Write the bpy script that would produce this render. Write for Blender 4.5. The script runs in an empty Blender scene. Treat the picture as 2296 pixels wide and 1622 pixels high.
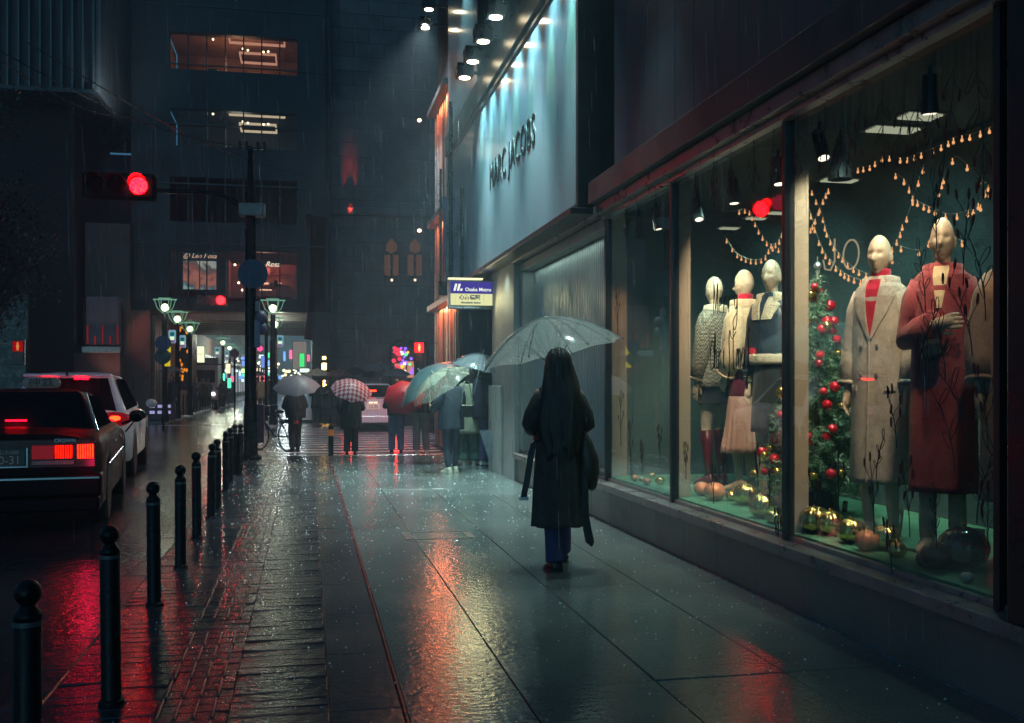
import bpy, bmesh, math, random
from mathutils import Vector, Matrix, noise
PI=math.pi; R=math.radians; sin=math.sin; cos=math.cos
random.seed(7)
sc=bpy.context.scene; COL=sc.collection
# ---------------------------------------------------------------- camera
TH=R(11.6); CAMH=1.4; F=2232.0
cd=bpy.data.cameras.new('camera'); cam=bpy.data.objects.new('camera',cd); COL.objects.link(cam)
cd.lens=35; cd.sensor_width=36; cd.shift_y=47/2296; cd.clip_start=.05; cd.clip_end=600
cam.location=(0,0,CAMH); cam.rotation_euler=(PI/2,0,-TH); sc.camera=cam
def ray(u,v):
    l=(u-1148)/F
    return Vector((l*cos(TH)+sin(TH), -l*sin(TH)+cos(TH), (858-v)/F))
def atY(u,v,Y): d=ray(u,v); t=Y/d.y; return Vector((d.x*t,Y,CAMH+d.z*t))
def atX(u,v,X): d=ray(u,v); t=X/d.x; return Vector((X,d.y*t,CAMH+d.z*t))
def atZ(u,v,Z): d=ray(u,v); t=(Z-CAMH)/d.z; return Vector((d.x*t,d.y*t,Z))
# ---------------------------------------------------------------- materials
MATS={}
def N(nt,t,x=0,**kw):
    n=nt.nodes.new(t)
    for k,v in kw.items(): setattr(n,k,v)
    return n
def M(name,col,rough=.5,metal=0,emit=None,es=0,var=.18,scale=6,bump=0,bscale=40,coat=0,stretch=(1,1,1),spec=.5,rvar=0,sheen=0,trans=0,tl=0):
    if name in MATS: return MATS[name]
    m=bpy.data.materials.new(name); m.use_nodes=True; nt=m.node_tree; b=nt.nodes['Principled BSDF']; L=nt.links.new
    b.inputs['Base Color'].default_value=(*col,1); b.inputs['Roughness'].default_value=rough
    b.inputs['Metallic'].default_value=metal; b.inputs['Coat Weight'].default_value=coat
    b.inputs['Specular IOR Level'].default_value=spec
    if sheen: b.inputs['Sheen Weight'].default_value=sheen
    if trans: b.inputs['Transmission Weight'].default_value=trans
    if emit is not None:
        b.inputs['Emission Color'].default_value=(*emit,1); b.inputs['Emission Strength'].default_value=es
    tc=N(nt,'ShaderNodeTexCoord'); mp=N(nt,'ShaderNodeMapping'); mp.inputs['Scale'].default_value=stretch
    L(tc.outputs['Object'],mp.inputs['Vector'])
    if var or rvar:
        ns=N(nt,'ShaderNodeTexNoise'); ns.inputs['Scale'].default_value=scale; ns.inputs['Detail'].default_value=6; ns.inputs['Roughness'].default_value=.65
        L(mp.outputs[0],ns.inputs['Vector'])
        if var:
            r=N(nt,'ShaderNodeMapRange'); r.inputs['From Min'].default_value=.3; r.inputs['From Max'].default_value=.7
            r.inputs['To Min'].default_value=1-var; r.inputs['To Max'].default_value=1+var; L(ns.outputs['Fac'],r.inputs['Value'])
            mx=N(nt,'ShaderNodeVectorMath',operation='SCALE'); mx.inputs[0].default_value=col; L(r.outputs[0],mx.inputs['Scale']); L(mx.outputs[0],b.inputs['Base Color'])
        if rvar:
            r=N(nt,'ShaderNodeMapRange'); r.inputs['From Min'].default_value=.35; r.inputs['From Max'].default_value=.65
            r.inputs['To Min'].default_value=max(.02,rough-rvar); r.inputs['To Max'].default_value=min(1,rough+rvar); L(ns.outputs['Fac'],r.inputs['Value']); L(r.outputs[0],b.inputs['Roughness'])
    if bump:
        n2=N(nt,'ShaderNodeTexNoise'); n2.inputs['Scale'].default_value=bscale; n2.inputs['Detail'].default_value=3; L(mp.outputs[0],n2.inputs['Vector'])
        bp=N(nt,'ShaderNodeBump'); bp.inputs['Strength'].default_value=bump; bp.inputs['Distance'].default_value=.01; L(n2.outputs['Fac'],bp.inputs['Height']); L(bp.outputs[0],b.inputs['Normal'])
    MATS[name]=m; return m
def EM(name,col,s):
    if name in MATS: return MATS[name]
    m=bpy.data.materials.new(name); m.use_nodes=True; nt=m.node_tree; nt.nodes.clear()
    e=N(nt,'ShaderNodeEmission'); e.inputs[0].default_value=(*col,1); e.inputs[1].default_value=s
    o=N(nt,'ShaderNodeOutputMaterial'); nt.links.new(e.outputs[0],o.inputs[0]); MATS[name]=m; return m
def graph(name,fn):
    m=bpy.data.materials.new(name); m.use_nodes=True; nt=m.node_tree; fn(nt,nt.nodes['Principled BSDF'],nt.links.new); MATS[name]=m; return m
# ---------------------------------------------------------------- mesh builder
class MB:
    def __init__(s): s.v=[]; s.f=[]; s.mi=[]; s.m=0
    def add(s,vs,fs):
        o=len(s.v); s.v+= [tuple(p) for p in vs]; s.f+=[tuple(i+o for i in f) for f in fs]; s.mi+=[s.m]*len(fs); return s
    def box(s,x0,x1,y0,y1,z0,z1):
        if x0>x1:x0,x1=x1,x0
        if y0>y1:y0,y1=y1,y0
        if z0>z1:z0,z1=z1,z0
        return s.add([(x0,y0,z0),(x1,y0,z0),(x1,y1,z0),(x0,y1,z0),(x0,y0,z1),(x1,y0,z1),(x1,y1,z1),(x0,y1,z1)],
          [(0,3,2,1),(4,5,6,7),(0,1,5,4),(1,2,6,5),(2,3,7,6),(3,0,4,7)])
    def quad(s,a,b,c,d): return s.add([a,b,c,d],[(0,1,2,3)])
    def loft(s,rings,cap=True,closed=True):
        n=len(rings[0]); vs=[p for r in rings for p in r]; fs=[]
        for i in range(len(rings)-1):
            for j in range(n if closed else n-1):
                k=(j+1)%n; fs.append((i*n+j,i*n+k,(i+1)*n+k,(i+1)*n+j))
        if cap: fs.append(tuple(range(n-1,-1,-1))); fs.append(tuple((len(rings)-1)*n+j for j in range(n)))
        return s.add(vs,fs)
    def tube(s,pts,rad,n=8,cap=True,round_=False):
        pts=[Vector(p) for p in pts]
        if not hasattr(rad,'__len__'): rad=[rad]*len(pts)
        rad=list(rad)
        if round_:
            a,b=pts[0],pts[1]; d=(a-b).normalized(); e0=[(a+d*rad[0]*sin(t),rad[0]*cos(t)) for t in (1.35,.9,.45)]
            a,b=pts[-1],pts[-2]; d=(a-b).normalized(); e1=[(a+d*rad[-1]*sin(t),rad[-1]*cos(t)) for t in (.45,.9,1.35)]
            pts=[p for p,_ in e0]+pts+[p for p,_ in e1]; rad=[r for _,r in e0]+rad+[r for _,r in e1]
        rings=[]; up=None
        for i,p in enumerate(pts):
            t=(pts[min(i+1,len(pts)-1)]-pts[max(i-1,0)])
            t=t.normalized() if t.length>1e-9 else Vector((0,0,1))
            if up is None: up=Vector((0,0,1)) if abs(t.z)<.9 else Vector((0,1,0))
            a=up.cross(t)
            if a.length<1e-4: a=Vector((1,0,0)).cross(t)
            a.normalize(); b=t.cross(a); up=b
            rings.append([p+(a*cos(2*PI*k/n)+b*sin(2*PI*k/n))*rad[i] for k in range(n)])
        return s.loft(rings,cap)
    def lathe(s,prof,c=(0,0,0),n=16,axis='z',cap=True):
        rings=[]
        for r,h in prof:
            rg=[]
            for k in range(n):
                a=2*PI*k/n; x,y=r*cos(a),r*sin(a)
                q=(x,y,h) if axis=='z' else ((x,h,y) if axis=='y' else (h,x,y))
                rg.append((q[0]+c[0],q[1]+c[1],q[2]+c[2]))
            rings.append(rg)
        return s.loft(rings,cap)
    def ell(s,c,r,n=14,m=10,rot=None,fn=None):
        if not hasattr(r,'__len__'): r=(r,r,r)
        rings=[]
        for i in range(m+1):
            t=-PI/2+PI*i/m; t=max(-1.53,min(1.53,t)); rg=[]
            for k in range(n):
                a=2*PI*k/n; p=Vector((cos(t)*cos(a)*r[0],cos(t)*sin(a)*r[1],sin(t)*r[2]))
                if fn: p=fn(p)
                if rot is not None: p=rot@p
                rg.append(p+Vector(c))
            rings.append(rg)
        return s.loft(rings,True)
    def build(s,name,mat=None,parent=None,smooth=False,bev=0,seg=2,remesh=0,sub=0,loc=None,ang=None):
        me=bpy.data.meshes.new(name); me.from_pydata(s.v,[],s.f); me.validate()
        ms=mat if isinstance(mat,(list,tuple)) else [mat]
        for q in ms:
            if q: me.materials.append(q)
        if len(ms)>1 and len(me.polygons)==len(s.mi): me.polygons.foreach_set('material_index',s.mi)
        if smooth or remesh: me.polygons.foreach_set('use_smooth',[True]*len(me.polygons))
        o=bpy.data.objects.new(name,me); COL.objects.link(o)
        if parent: o.parent=parent
        if loc: o.location=loc
        if bev:
            md=o.modifiers.new('b','BEVEL'); md.width=bev; md.segments=seg; md.limit_method='ANGLE'; md.angle_limit=R(40); md.harden_normals=False
        if remesh:
            md=o.modifiers.new('r','REMESH'); md.mode='VOXEL'; md.voxel_size=remesh; md.use_smooth_shade=True
            md=o.modifiers.new('s','SMOOTH'); md.factor=.5; md.iterations=3
        if sub:
            md=o.modifiers.new('s','SUBSURF'); md.levels=sub; md.render_levels=sub
        return o
USED=set()
def tag(o,label=None,cat=None,group=None,kind=None):
    if label: o['label']=label
    if cat: o['category']=cat
    if group: o['group']=group
    if kind: o['kind']=kind
    return o
def thing(name,label,cat,loc=(0,0,0),rz=0,group=None):
    o=bpy.data.objects.new(name,None); COL.objects.link(o); o.empty_display_size=.1
    o.location=loc; o.rotation_euler=(0,0,rz); return tag(o,label,cat,group)
def struct(o): o['kind']='structure'; return o
def kids(o): return [c for c in COL.objects if c.parent==o]
def copy_tree(o,parent=None,loc=None,rz=None,label=None):
    ch=kids(o); c=o.copy(); COL.objects.link(c)
    if parent: c.parent=parent
    if loc is not None: c.location=loc
    if rz is not None: c.rotation_euler=(0,0,rz)
    if label: c['label']=label
    for k in ch: copy_tree(k,c)
    return c
FONTS=None
def text(name,body,size,mat,parent,loc,rot,ext=.002,align='CENTER',sx=1,shear=0,bold=0,space=1):
    cu=bpy.data.curves.new(name,'FONT'); cu.body=body; cu.size=size; cu.align_x=align; cu.align_y='CENTER'; cu.extrude=ext; cu.shear=shear; cu.offset=bold; cu.space_character=space; cu.resolution_u=4
    o=bpy.data.objects.new(name,cu); COL.objects.link(o); dg=bpy.context.evaluated_depsgraph_get()
    me=bpy.data.meshes.new_from_object(o.evaluated_get(dg)); COL.objects.unlink(o); bpy.data.objects.remove(o)
    me.materials.clear(); me.materials.append(mat)
    for v in me.vertices: v.co.x*=sx
    q=bpy.data.objects.new(name,me); COL.objects.link(q); q.parent=parent; q.location=loc; q.rotation_euler=rot; return q
def lamp(name,kind,loc,energy,col,size=.1,target=None,spot=60,blend=.5,label=None,parent=None,sy=None):
    ld=bpy.data.lights.new(name,kind); ld.energy=energy; ld.color=col
    if kind=='SPOT': ld.spot_size=R(spot); ld.spot_blend=blend; ld.shadow_soft_size=size
    elif kind=='POINT': ld.shadow_soft_size=size
    elif kind=='AREA':
        ld.size=size
        if sy: ld.shape='RECTANGLE'; ld.size_y=sy
    o=bpy.data.objects.new(name,ld); COL.objects.link(o); o.location=loc
    if target is not None: o.rotation_euler=(Vector(target)-Vector(loc)).to_track_quat('-Z','Y').to_euler()
    if parent: o.parent=parent
    return o
SKY=.15; E_BOARD=270; E_SCAL=240; E_WALK=1500; E_BAY=3.5; E_SOF=16; E_FIN=32; E_DISP=92; E_DF=46; E_TAIL=2; HAZE=.0030; EXPO=.14
# ================================================================ MATERIALS for the setting
def wet(name,col,r0,r1,bs,b2,stretch=(1,1,1),var=.25,pscale=.7,dist=.004):
    def fn(nt,b,L):
        tc=N(nt,'ShaderNodeTexCoord'); mp=N(nt,'ShaderNodeMapping'); mp.inputs['Scale'].default_value=stretch; L(tc.outputs['Object'],mp.inputs[0])
        n1=N(nt,'ShaderNodeTexNoise'); n1.inputs['Scale'].default_value=pscale; n1.inputs['Detail'].default_value=7; n1.inputs['Roughness'].default_value=.6; L(tc.outputs['Object'],n1.inputs[0])
        r=N(nt,'ShaderNodeMapRange'); r.inputs[1].default_value=.38; r.inputs[2].default_value=.62; r.inputs[3].default_value=r0; r.inputs[4].default_value=r1; L(n1.outputs[0],r.inputs[0]); L(r.outputs[0],b.inputs['Roughness'])
        n3=N(nt,'ShaderNodeTexNoise'); n3.inputs['Scale'].default_value=90; n3.inputs['Detail'].default_value=4; L(tc.outputs['Object'],n3.inputs[0])
        a=N(nt,'ShaderNodeMath',operation='ADD'); L(n1.outputs[0],a.inputs[0]); L(n3.outputs[0],a.inputs[1])
        v=N(nt,'ShaderNodeMapRange'); v.inputs[1].default_value=.7; v.inputs[2].default_value=1.3; v.inputs[3].default_value=1-var; v.inputs[4].default_value=1+var; L(a.outputs[0],v.inputs[0])
        s=N(nt,'ShaderNodeVectorMath',operation='SCALE'); s.inputs[0].default_value=col; L(v.outputs[0],s.inputs['Scale']); L(s.outputs[0],b.inputs['Base Color'])
        n2=N(nt,'ShaderNodeTexNoise'); n2.inputs['Scale'].default_value=bs; n2.inputs['Detail'].default_value=3; n2.inputs['Roughness'].default_value=.5; L(mp.outputs[0],n2.inputs[0])
        n4=N(nt,'ShaderNodeTexNoise'); n4.inputs['Scale'].default_value=bs*5; n4.inputs['Detail'].default_value=2; L(mp.outputs[0],n4.inputs[0])
        m=N(nt,'ShaderNodeMath',operation='MULTIPLY_ADD'); L(n4.outputs[0],m.inputs[0]); m.inputs[1].default_value=.22; L(n2.outputs[0],m.inputs[2])
        bp=N(nt,'ShaderNodeBump'); bp.inputs['Strength'].default_value=b2; bp.inputs['Distance'].default_value=dist; L(m.outputs[0],bp.inputs['Height']); L(bp.outputs[0],b.inputs['Normal'])
        b.inputs['Specular IOR Level'].default_value=.7; b.inputs['Coat Weight'].default_value=.0
    return graph(name,fn)
m_slab=wet('wet_stone_slab',(.112,.128,.124),.05,.17,24,.62,(1,1,1),.35,.9)
m_paver=wet('wet_paver',(.03,.034,.042),.09,.24,16,.9,(1,2.2,1),.35,.9,.006)
m_kerb=wet('wet_kerb_granite',(.05,.055,.06),.1,.26,22,.7)
m_road=wet('wet_asphalt',(.026,.03,.036),.09,.26,12,.9,(1,1,1),.3,.35,.01)
m_cross=wet('wet_road_paint',(.42,.43,.44),.2,.4,14,.8)
m_tact=wet('wet_tactile',(.06,.062,.06),.15,.3,30,.5)
m_plinth=wet('wet_plinth_stone',(.13,.125,.12),.3,.5,18,.25,(1,1,1),.2,1.2)
m_ledge=M('bronze_ledge',(.22,.19,.19),.35,.3,var=.3,scale=5,bump=.1,bscale=80,rvar=.12)
m_frame=M('dark_metal_frame',(.05,.052,.055),.35,.6,var=.2)
m_steel=M('brushed_sill_steel',(.35,.34,.34),.35,.7,var=.2,scale=9,rvar=.1)
m_pier=M('pier_black_panel',(.015,.018,.022),.35,.2,var=.2,rvar=.1)
m_clad=M('dark_cladding',(.05,.075,.1),.45,.35,var=.15,scale=1.2,bump=.03,rvar=.1)
m_fascia=M('dark_fascia',(.06,.062,.07),.4,.3,var=.25,scale=3,rvar=.1)
m_conc=M('pale_render',(.29,.30,.29),.6,var=.15,scale=2.5,bump=.15,bscale=60)
m_colin=M('inner_pillar_plaster',(.35,.28,.22),.7,var=.12,scale=1.5,bump=.1,bscale=90)
m_teal=M('teal_backdrop',(.038,.07,.075),.7,var=.3,scale=1.6,bump=.1,bscale=30,stretch=(1,1,.3))
m_green=M('green_display_floor',(.07,.22,.13),.85,var=.3,scale=5,bump=.3,bscale=60)
m_ceil=M('display_ceiling',(.06,.065,.06),.8,var=.1)
m_blk=M('black_paint',(.012,.013,.015),.3,var=.2,rvar=.1)
m_rib=M('ribbed_shutter_metal',(.26,.29,.29),.42,.3,var=.15,scale=3,rvar=.12)
m_navy=M('navy_recess',(.02,.035,.075),.6,var=.2)
m_board=None
def _b(nt,b,L):
    b.inputs['Base Color'].default_value=(.34,.48,.54,1); b.inputs['Metallic'].default_value=.2; b.inputs['Coat Weight'].default_value=.9; b.inputs['Coat Roughness'].default_value=.11
    tc=N(nt,'ShaderNodeTexCoord'); mp=N(nt,'ShaderNodeMapping'); mp.inputs['Scale'].default_value=(1,1,.08); L(tc.outputs['Object'],mp.inputs[0])
    n=N(nt,'ShaderNodeTexNoise'); n.inputs['Scale'].default_value=30; n.inputs['Detail'].default_value=5; L(mp.outputs[0],n.inputs[0])
    r=N(nt,'ShaderNodeMapRange'); r.inputs[3].default_value=.26; r.inputs[4].default_value=.46; L(n.outputs[0],r.inputs[0]); L(r.outputs[0],b.inputs['Roughness'])
    n2=N(nt,'ShaderNodeTexNoise'); n2.inputs['Scale'].default_value=1.1; n2.inputs['Detail'].default_value=5; L(mp.outputs[0],n2.inputs[0])
    v=N(nt,'ShaderNodeMapRange'); v.inputs[1].default_value=.3; v.inputs[2].default_value=.7; v.inputs[3].default_value=.82; v.inputs[4].default_value=1.12; L(n2.outputs[0],v.inputs[0])
    s=N(nt,'ShaderNodeVectorMath',operation='SCALE'); s.inputs[0].default_value=(.30,.40,.48); L(v.outputs[0],s.inputs['Scale']); L(s.outputs[0],b.inputs['Base Color'])
    bp=N(nt,'ShaderNodeBump'); bp.inputs['Strength'].default_value=.05; bp.inputs['Distance'].default_value=.01; L(n.outputs[0],bp.inputs['Height']); L(bp.outputs[0],b.inputs['Normal'])
m_board=graph('satin_board_panel',_b)
def _g(nt,b,L):
    nt.nodes.remove(b); o=nt.nodes['Material Output']
    t=N(nt,'ShaderNodeBsdfTransparent'); t.inputs[0].default_value=(.9,.95,.93,1)
    g=N(nt,'ShaderNodeBsdfGlossy'); g.inputs['Roughness'].default_value=.015; g.inputs[0].default_value=(.9,.95,1,1)
    f=N(nt,'ShaderNodeLayerWeight'); pw=N(nt,'ShaderNodeMath',operation='POWER'); L(f.outputs['Facing'],pw.inputs[0]); pw.inputs[1].default_value=5
    k=N(nt,'ShaderNodeMath',operation='MULTIPLY_ADD'); L(pw.outputs[0],k.inputs[0]); k.inputs[1].default_value=.9; k.inputs[2].default_value=.10; k.use_clamp=True
    mx=N(nt,'ShaderNodeMixShader'); L(k.outputs[0],mx.inputs[0]); L(t.outputs[0],mx.inputs[1]); L(g.outputs[0],mx.inputs[2]); L(mx.outputs[0],o.inputs[0])
m_glass=graph('window_glass',_g)
m_glass2=m_glass.copy(); m_glass2.name='office_glass'
for nd in m_glass2.node_tree.nodes:
    if nd.type=='MATH' and nd.operation=='MULTIPLY_ADD': nd.inputs[1].default_value=.3; nd.inputs[2].default_value=.012
def _s(nt,b,L):
    tc=N(nt,'ShaderNodeTexCoord'); mp=N(nt,'ShaderNodeMapping'); mp.inputs['Rotation'].default_value=(PI/2,0,0); L(tc.outputs['Object'],mp.inputs[0])
    br=N(nt,'ShaderNodeTexBrick'); br.inputs['Scale'].default_value=1; br.inputs['Brick Width'].default_value=1.3; br.inputs['Row Height'].default_value=.62; br.inputs['Mortar Size'].default_value=.015
    br.inputs['Color1'].default_value=(.145,.13,.135,1); br.inputs['Color2'].default_value=(.11,.10,.105,1); br.inputs['Mortar'].default_value=(.03,.03,.035,1)
    L(mp.outputs[0],br.inputs[0]); n=N(nt,'ShaderNodeTexNoise'); n.inputs['Scale'].default_value=1.5; n.inputs['Detail'].default_value=8; L(tc.outputs['Object'],n.inputs[0])
    v=N(nt,'ShaderNodeMapRange'); v.inputs[1].default_value=.3; v.inputs[2].default_value=.7; v.inputs[3].default_value=.7; v.inputs[4].default_value=1.25; L(n.outputs[0],v.inputs[0])
    s=N(nt,'ShaderNodeVectorMath',operation='SCALE'); L(br.outputs[0],s.inputs[0]); L(v.outputs[0],s.inputs['Scale']); L(s.outputs[0],b.inputs['Base Color']); b.inputs['Roughness'].default_value=.7
    bp=N(nt,'ShaderNodeBump'); bp.inputs['Strength'].default_value=.6; bp.inputs['Distance'].default_value=.02; bp.invert=True; L(br.outputs['Fac'],bp.inputs['Height']); L(bp.outputs[0],b.inputs['Normal'])
m_stone=graph('ashlar_stone',_s)
m_dkwall=M('dark_office_cladding',(.018,.022,.026),.5,.1,var=.2,scale=.8,bump=.05,rvar=.15)
m_warmw=M('warm_plaster',(.3,.22,.2),.8,var=.1)
m_fin=M('bronze_fin',(.45,.28,.22),.38,.5,var=.15,scale=3)
m_slat=M('grey_slat_metal',(.1,.11,.115),.4,.5,var=.2,scale=2)
m_pole=M('dark_pole_paint',(.006,.007,.009),.28,.0,var=.3,rvar=.1,coat=.05,bump=.25,bscale=90,spec=.16)
m_white=M('white_enamel',(.6,.6,.6),.4,var=.1)
m_chrome=M('chrome',(.6,.6,.62),.12,1,var=.1)
# ================================================================ GROUND
o=MB().box(-160,160,-30,320,-.6,-.10).build('road',m_road); struct(o)
random.seed(3)
def tiles(name,xs,y0,y1,dy,mat,gap,tilt,z=0,bond=True,depth=.05,bev=.004,gx=None):
    gx=gap if gx is None else gx
    b=MB()
    for i in range(len(xs)-1):
        y=y0-(dy*.5 if (i%2 and bond) else 0)
        while y<y1:
            a,c=xs[i]+gx/2,xs[i+1]-gx/2; d,e=y+gap/2,min(y+dy,y1)-gap/2
            if e-d>.01 and e>y0:
                d=max(d,y0); w=c-a; l=e-d
                tx=random.gauss(0,tilt)*w/2; ty=random.gauss(0,tilt)*l/2; zz=z+random.uniform(-1,1)*tilt*.1; q=bev
                top=[(a+q,d+q,zz-tx-ty),(c-q,d+q,zz+tx-ty),(c-q,e-q,zz+tx+ty),(a+q,e-q,zz-tx+ty)]
                bot=[(a,d,z-depth),(c,d,z-depth),(c,e,z-depth),(a,e,z-depth)]; mid=[(a,d,zz-q*.8),(c,d,zz-q*.8),(c,e,zz-q*.8),(a,e,zz-q*.8)]
                b.loft([bot,mid,top],cap=True)
            y+=dy
    return b.build(name,mat)
o=MB().box(-1.15,3.05,-4,19.3,-.4,-.012).build('pavement_bed',m_kerb); struct(o)
o=tiles('sidewalk_slabs',[.415,.94,1.60,2.26,2.92],-2,19.25,2.15,m_slab,.008,.0012,bond=False,bev=.002); struct(o)
o=tiles('sidewalk_border',[.09,.40],-2,19.25,.9,m_kerb,.008,.003); struct(o)
xs=[-1.13,-.63,-.33,.09]
o=tiles('sidewalk_pavers',xs,-2,19.2,.105,m_paver,.005,.010,bond=False,bev=.004,gx=.002); struct(o)
o=tiles('kerb',[-1.29,-1.13],-2,19.3,.6,m_kerb,.006,.002,z=0,depth=.3,bev=.008); struct(o)
o=tiles('kerb_end',[-1.29,-.6,0,.6,1.2,1.8,2.4,3.05],19.3,19.48,.18,m_kerb,.006,.002,z=0,depth=.3,bev=.008); struct(o)
o=MB().box(.402,.413,-2,19.2,-.02,.004).build('edge_reflection_strip',M('red_reflection_strip',(.22,.008,.02),.25,var=.3,scale=3),bev=.002); struct(o)  # strip coloured dark red for the brake light reflected along the slab edge
b=MB(); random.seed(8); pts=[]
for k in range(150):
    yy=3.0+k*.05; b.ell((2.90+random.uniform(-.006,.006),yy+random.uniform(-.02,.02),.001),(random.uniform(.003,.008),random.uniform(.01,.05),random.uniform(.002,.005)),8,5)
o=b.build('gutter_water',M('gutter_water_gloss',(.05,.12,.2),.05,var=0,coat=1,spec=1),smooth=True); struct(o)
b=MB(); y=1.9; k=0
while y<18.6:
    if k%7!=6:
        for j in range(4):
            x=-.62+j*.075
            b.tube([(x,y+.02,.000),(x,y+.27,.000)],.010,6,round_=True)
    y+=.3; k+=1
o=b.build('tactile_paving',m_tact,smooth=True); struct(o)
# grate set in the slab
g0=atZ(858,1212,0)
b=MB(); gx,gy=.86,g0.y
gt=thing('floor_hatch','thin steel access hatch frame let into the pale slab sidewalk','hatch',(gx,gy,.002))
b.box(0,.62,-.012,.0,0,.003).box(0,.62,.40,.412,0,.003).build('frame',m_steel,gt)
for sx in (0,.56):
    b=MB()
    for j in range(4): b.box(sx+j*.017,sx+j*.017+.008,.0,.40,0,.003)
    b.build('grille_bar',m_steel,gt)
# crosswalk and lane paint
b=MB()
for k in range(15):
    y=20.6+k*.92
    b.box(-.6,3.6,y,y+.45,-.11,-.096)
o=b.build('crosswalk_stripes',m_cross); struct(o)
b=MB()
for (x0,x1,y0,y1) in [(-5.0,-1.6,36.3,36.75),(-3.35,-3.25,44,60),(-1.75,-1.65,37,60),(-5.3,-5.2,-4,18)]: b.box(x0,x1,y0,y1,-.11,-.096)
o=b.build('road_lines',m_cross); struct(o)
o=MB().box(-30,-5.2,38,200,-.3,0).build('far_pavement',m_kerb,bev=.02); struct(o)
o=MB().box(-1.05,40,38,200,-.3,0).build('far_pavement',m_kerb,bev=.02); struct(o)
o=MB().box(-40,-7.2,-20,19.5,-.3,0).build('opposite_pavement',m_kerb,bev=.02); struct(o)
# ================================================================ SHOP BUILDING (right hand)
shop=thing('shop_building','dark clad shop building with tall lit display windows beside the wet sidewalk','building',(0,0,0))
WY=[3.86,5.86,7.87,9.74]   # mullion positions
# plinth
b=MB(); y=-3
pj=[-3,-2,-1,0,1,2,2.9]+[3.55,4.2,4.85,5.5,6.15,6.8,7.45,8.1,8.75,9.4,10.05,10.7,11.35,12,12.65,13.3,13.9]
for a,c in zip(pj,pj[1:]): b.box(2.915,3.3,a+.002,c-.002,-.1,.325)
b.build('plinth',m_plinth,shop,bev=.003)
b=MB()
b.box(2.855,3.02,-3,13.9,.328,.398); b.build('sill',m_ledge,shop,bev=.006)
b=MB().box(2.99,3.03,-3,13.9,.399,.425).build('sill_rail',m_steel,shop)
# beam over windows
b=MB(); b.box(2.78,3.6,-3,9.72,3.20,3.42).build('fascia',m_fascia,shop,bev=.008)
b=MB(); b.box(2.86,3.05,-3,14,3.10,3.197); b.build('lintel',m_ledge,shop,bev=.006)
b=MB(); b.box(2.93,3.0,-3,9.76,3.06,3.098); b.build('head_rail',m_steel,shop)
# cladding above with vertical joints
b=MB(); y=9.32
while y>-3:
    b.box(2.93,3.2,y-.405,y-.006,3.42,14); y-=.41
b.build('wall_cladding',m_clad,shop,bev=.004)
MB().box(3.25,9,-3,15.8,3.3,14).build('wall',m_dkwall,shop)
MB().box(3.0,3.2,-3,15.8,3.22,3.3).build('soffit_panel',m_fascia,shop)
# right end pier
b=MB(); b.box(2.86,4.6,2.0,3.66,.4,3.098).box(3.02,4.6,3.66,3.82,.44,3.098).box(2.86,3.0,-3,1.98,.4,3.098); b.build('pier',m_pier,shop,bev=.01)
# frames
for y in WY:
    MB().box(2.965,3.035,y-.022,y+.022,.40,3.098).build('window_frame',m_frame,shop,bev=.004)
# glass
for a,c in zip(WY,WY[1:]):
    MB().box(2.996,3.004,a+.022,c-.022,.425,3.06).build('window_glass',m_glass,shop)
# inner pillars behind mullions
for y0,x1 in ((5.89,3.158),(7.90,3.155),(9.77,3.21)):
    MB().box(3.036,x1,y0,y0+.03,.44,3.12).build('reveal_panel',m_colin,shop,bev=.003)
MB().box(3.03,4.45,2.0,9.85,.38,.44).build('display_floor',m_green,shop)
MB().box(4.4,4.46,3.78,9.85,.44,3.12).build('display_back_wall',m_teal,shop)
MB().box(3.04,4.46,9.85,9.9,.44,3.12).build('display_side_wall',m_teal,shop)
MB().box(3.04,6,3.7,9.9,3.14,3.24).build('display_ceiling',m_ceil,shop)
# shutter bay
b=MB(); pts=[]; y=9.86
while y<13.95:
    pts+= [(3.14,y),(3.14,y+.03),(3.165,y+.04),(3.165,y+.062)]; y+=.072
b.loft([[(x,yy,.43) for x,yy in pts],[(x,yy,3.05) for x,yy in pts]],cap=False,closed=False)
b.build('ribbed_shutter',m_rib,shop)
MB().box(3.2,3.3,9.92,14,.4,3.1).build('bay_back',m_fascia,shop)
MB().box(2.97,3.13,9.8,13.9,2.98,3.09).build('bay_head',m_conc,shop,bev=.006)
MB().box(2.97,3.16,13.72,13.9,.43,2.97).build('bay_jamb',m_conc,shop,bev=.006)
MB().box(3.03,3.14,9.8,13.72,.427,.47).build('bay_sill',m_conc,shop,bev=.006)
MB().box(2.88,3.5,13.9,15.62,-.05,3.15).build('pillar',m_conc,shop,bev=.015)
MB().box(2.83,2.88,14.7,15.66,-.05,1.35).build('pillar_guard',m_conc,shop,bev=.01)
MB().box(2.9,3.5,15.62,22.9,3.02,3.22).build('entrance_lintel',m_fascia,shop)
# station entrance recess
b=MB(); b.box(3.4,6,15.7,15.8,-.05,3.02).box(5.4,5.5,15.8,19.4,-2,3.02).box(3.4,6,19.3,19.4,-.05,3.02); b.build('entrance_recess',m_navy,shop)
# boards support wall
MB().box(2.95,3.25,9.9,22.9,3.22,14).build('wall',m_dkwall,shop)
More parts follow.
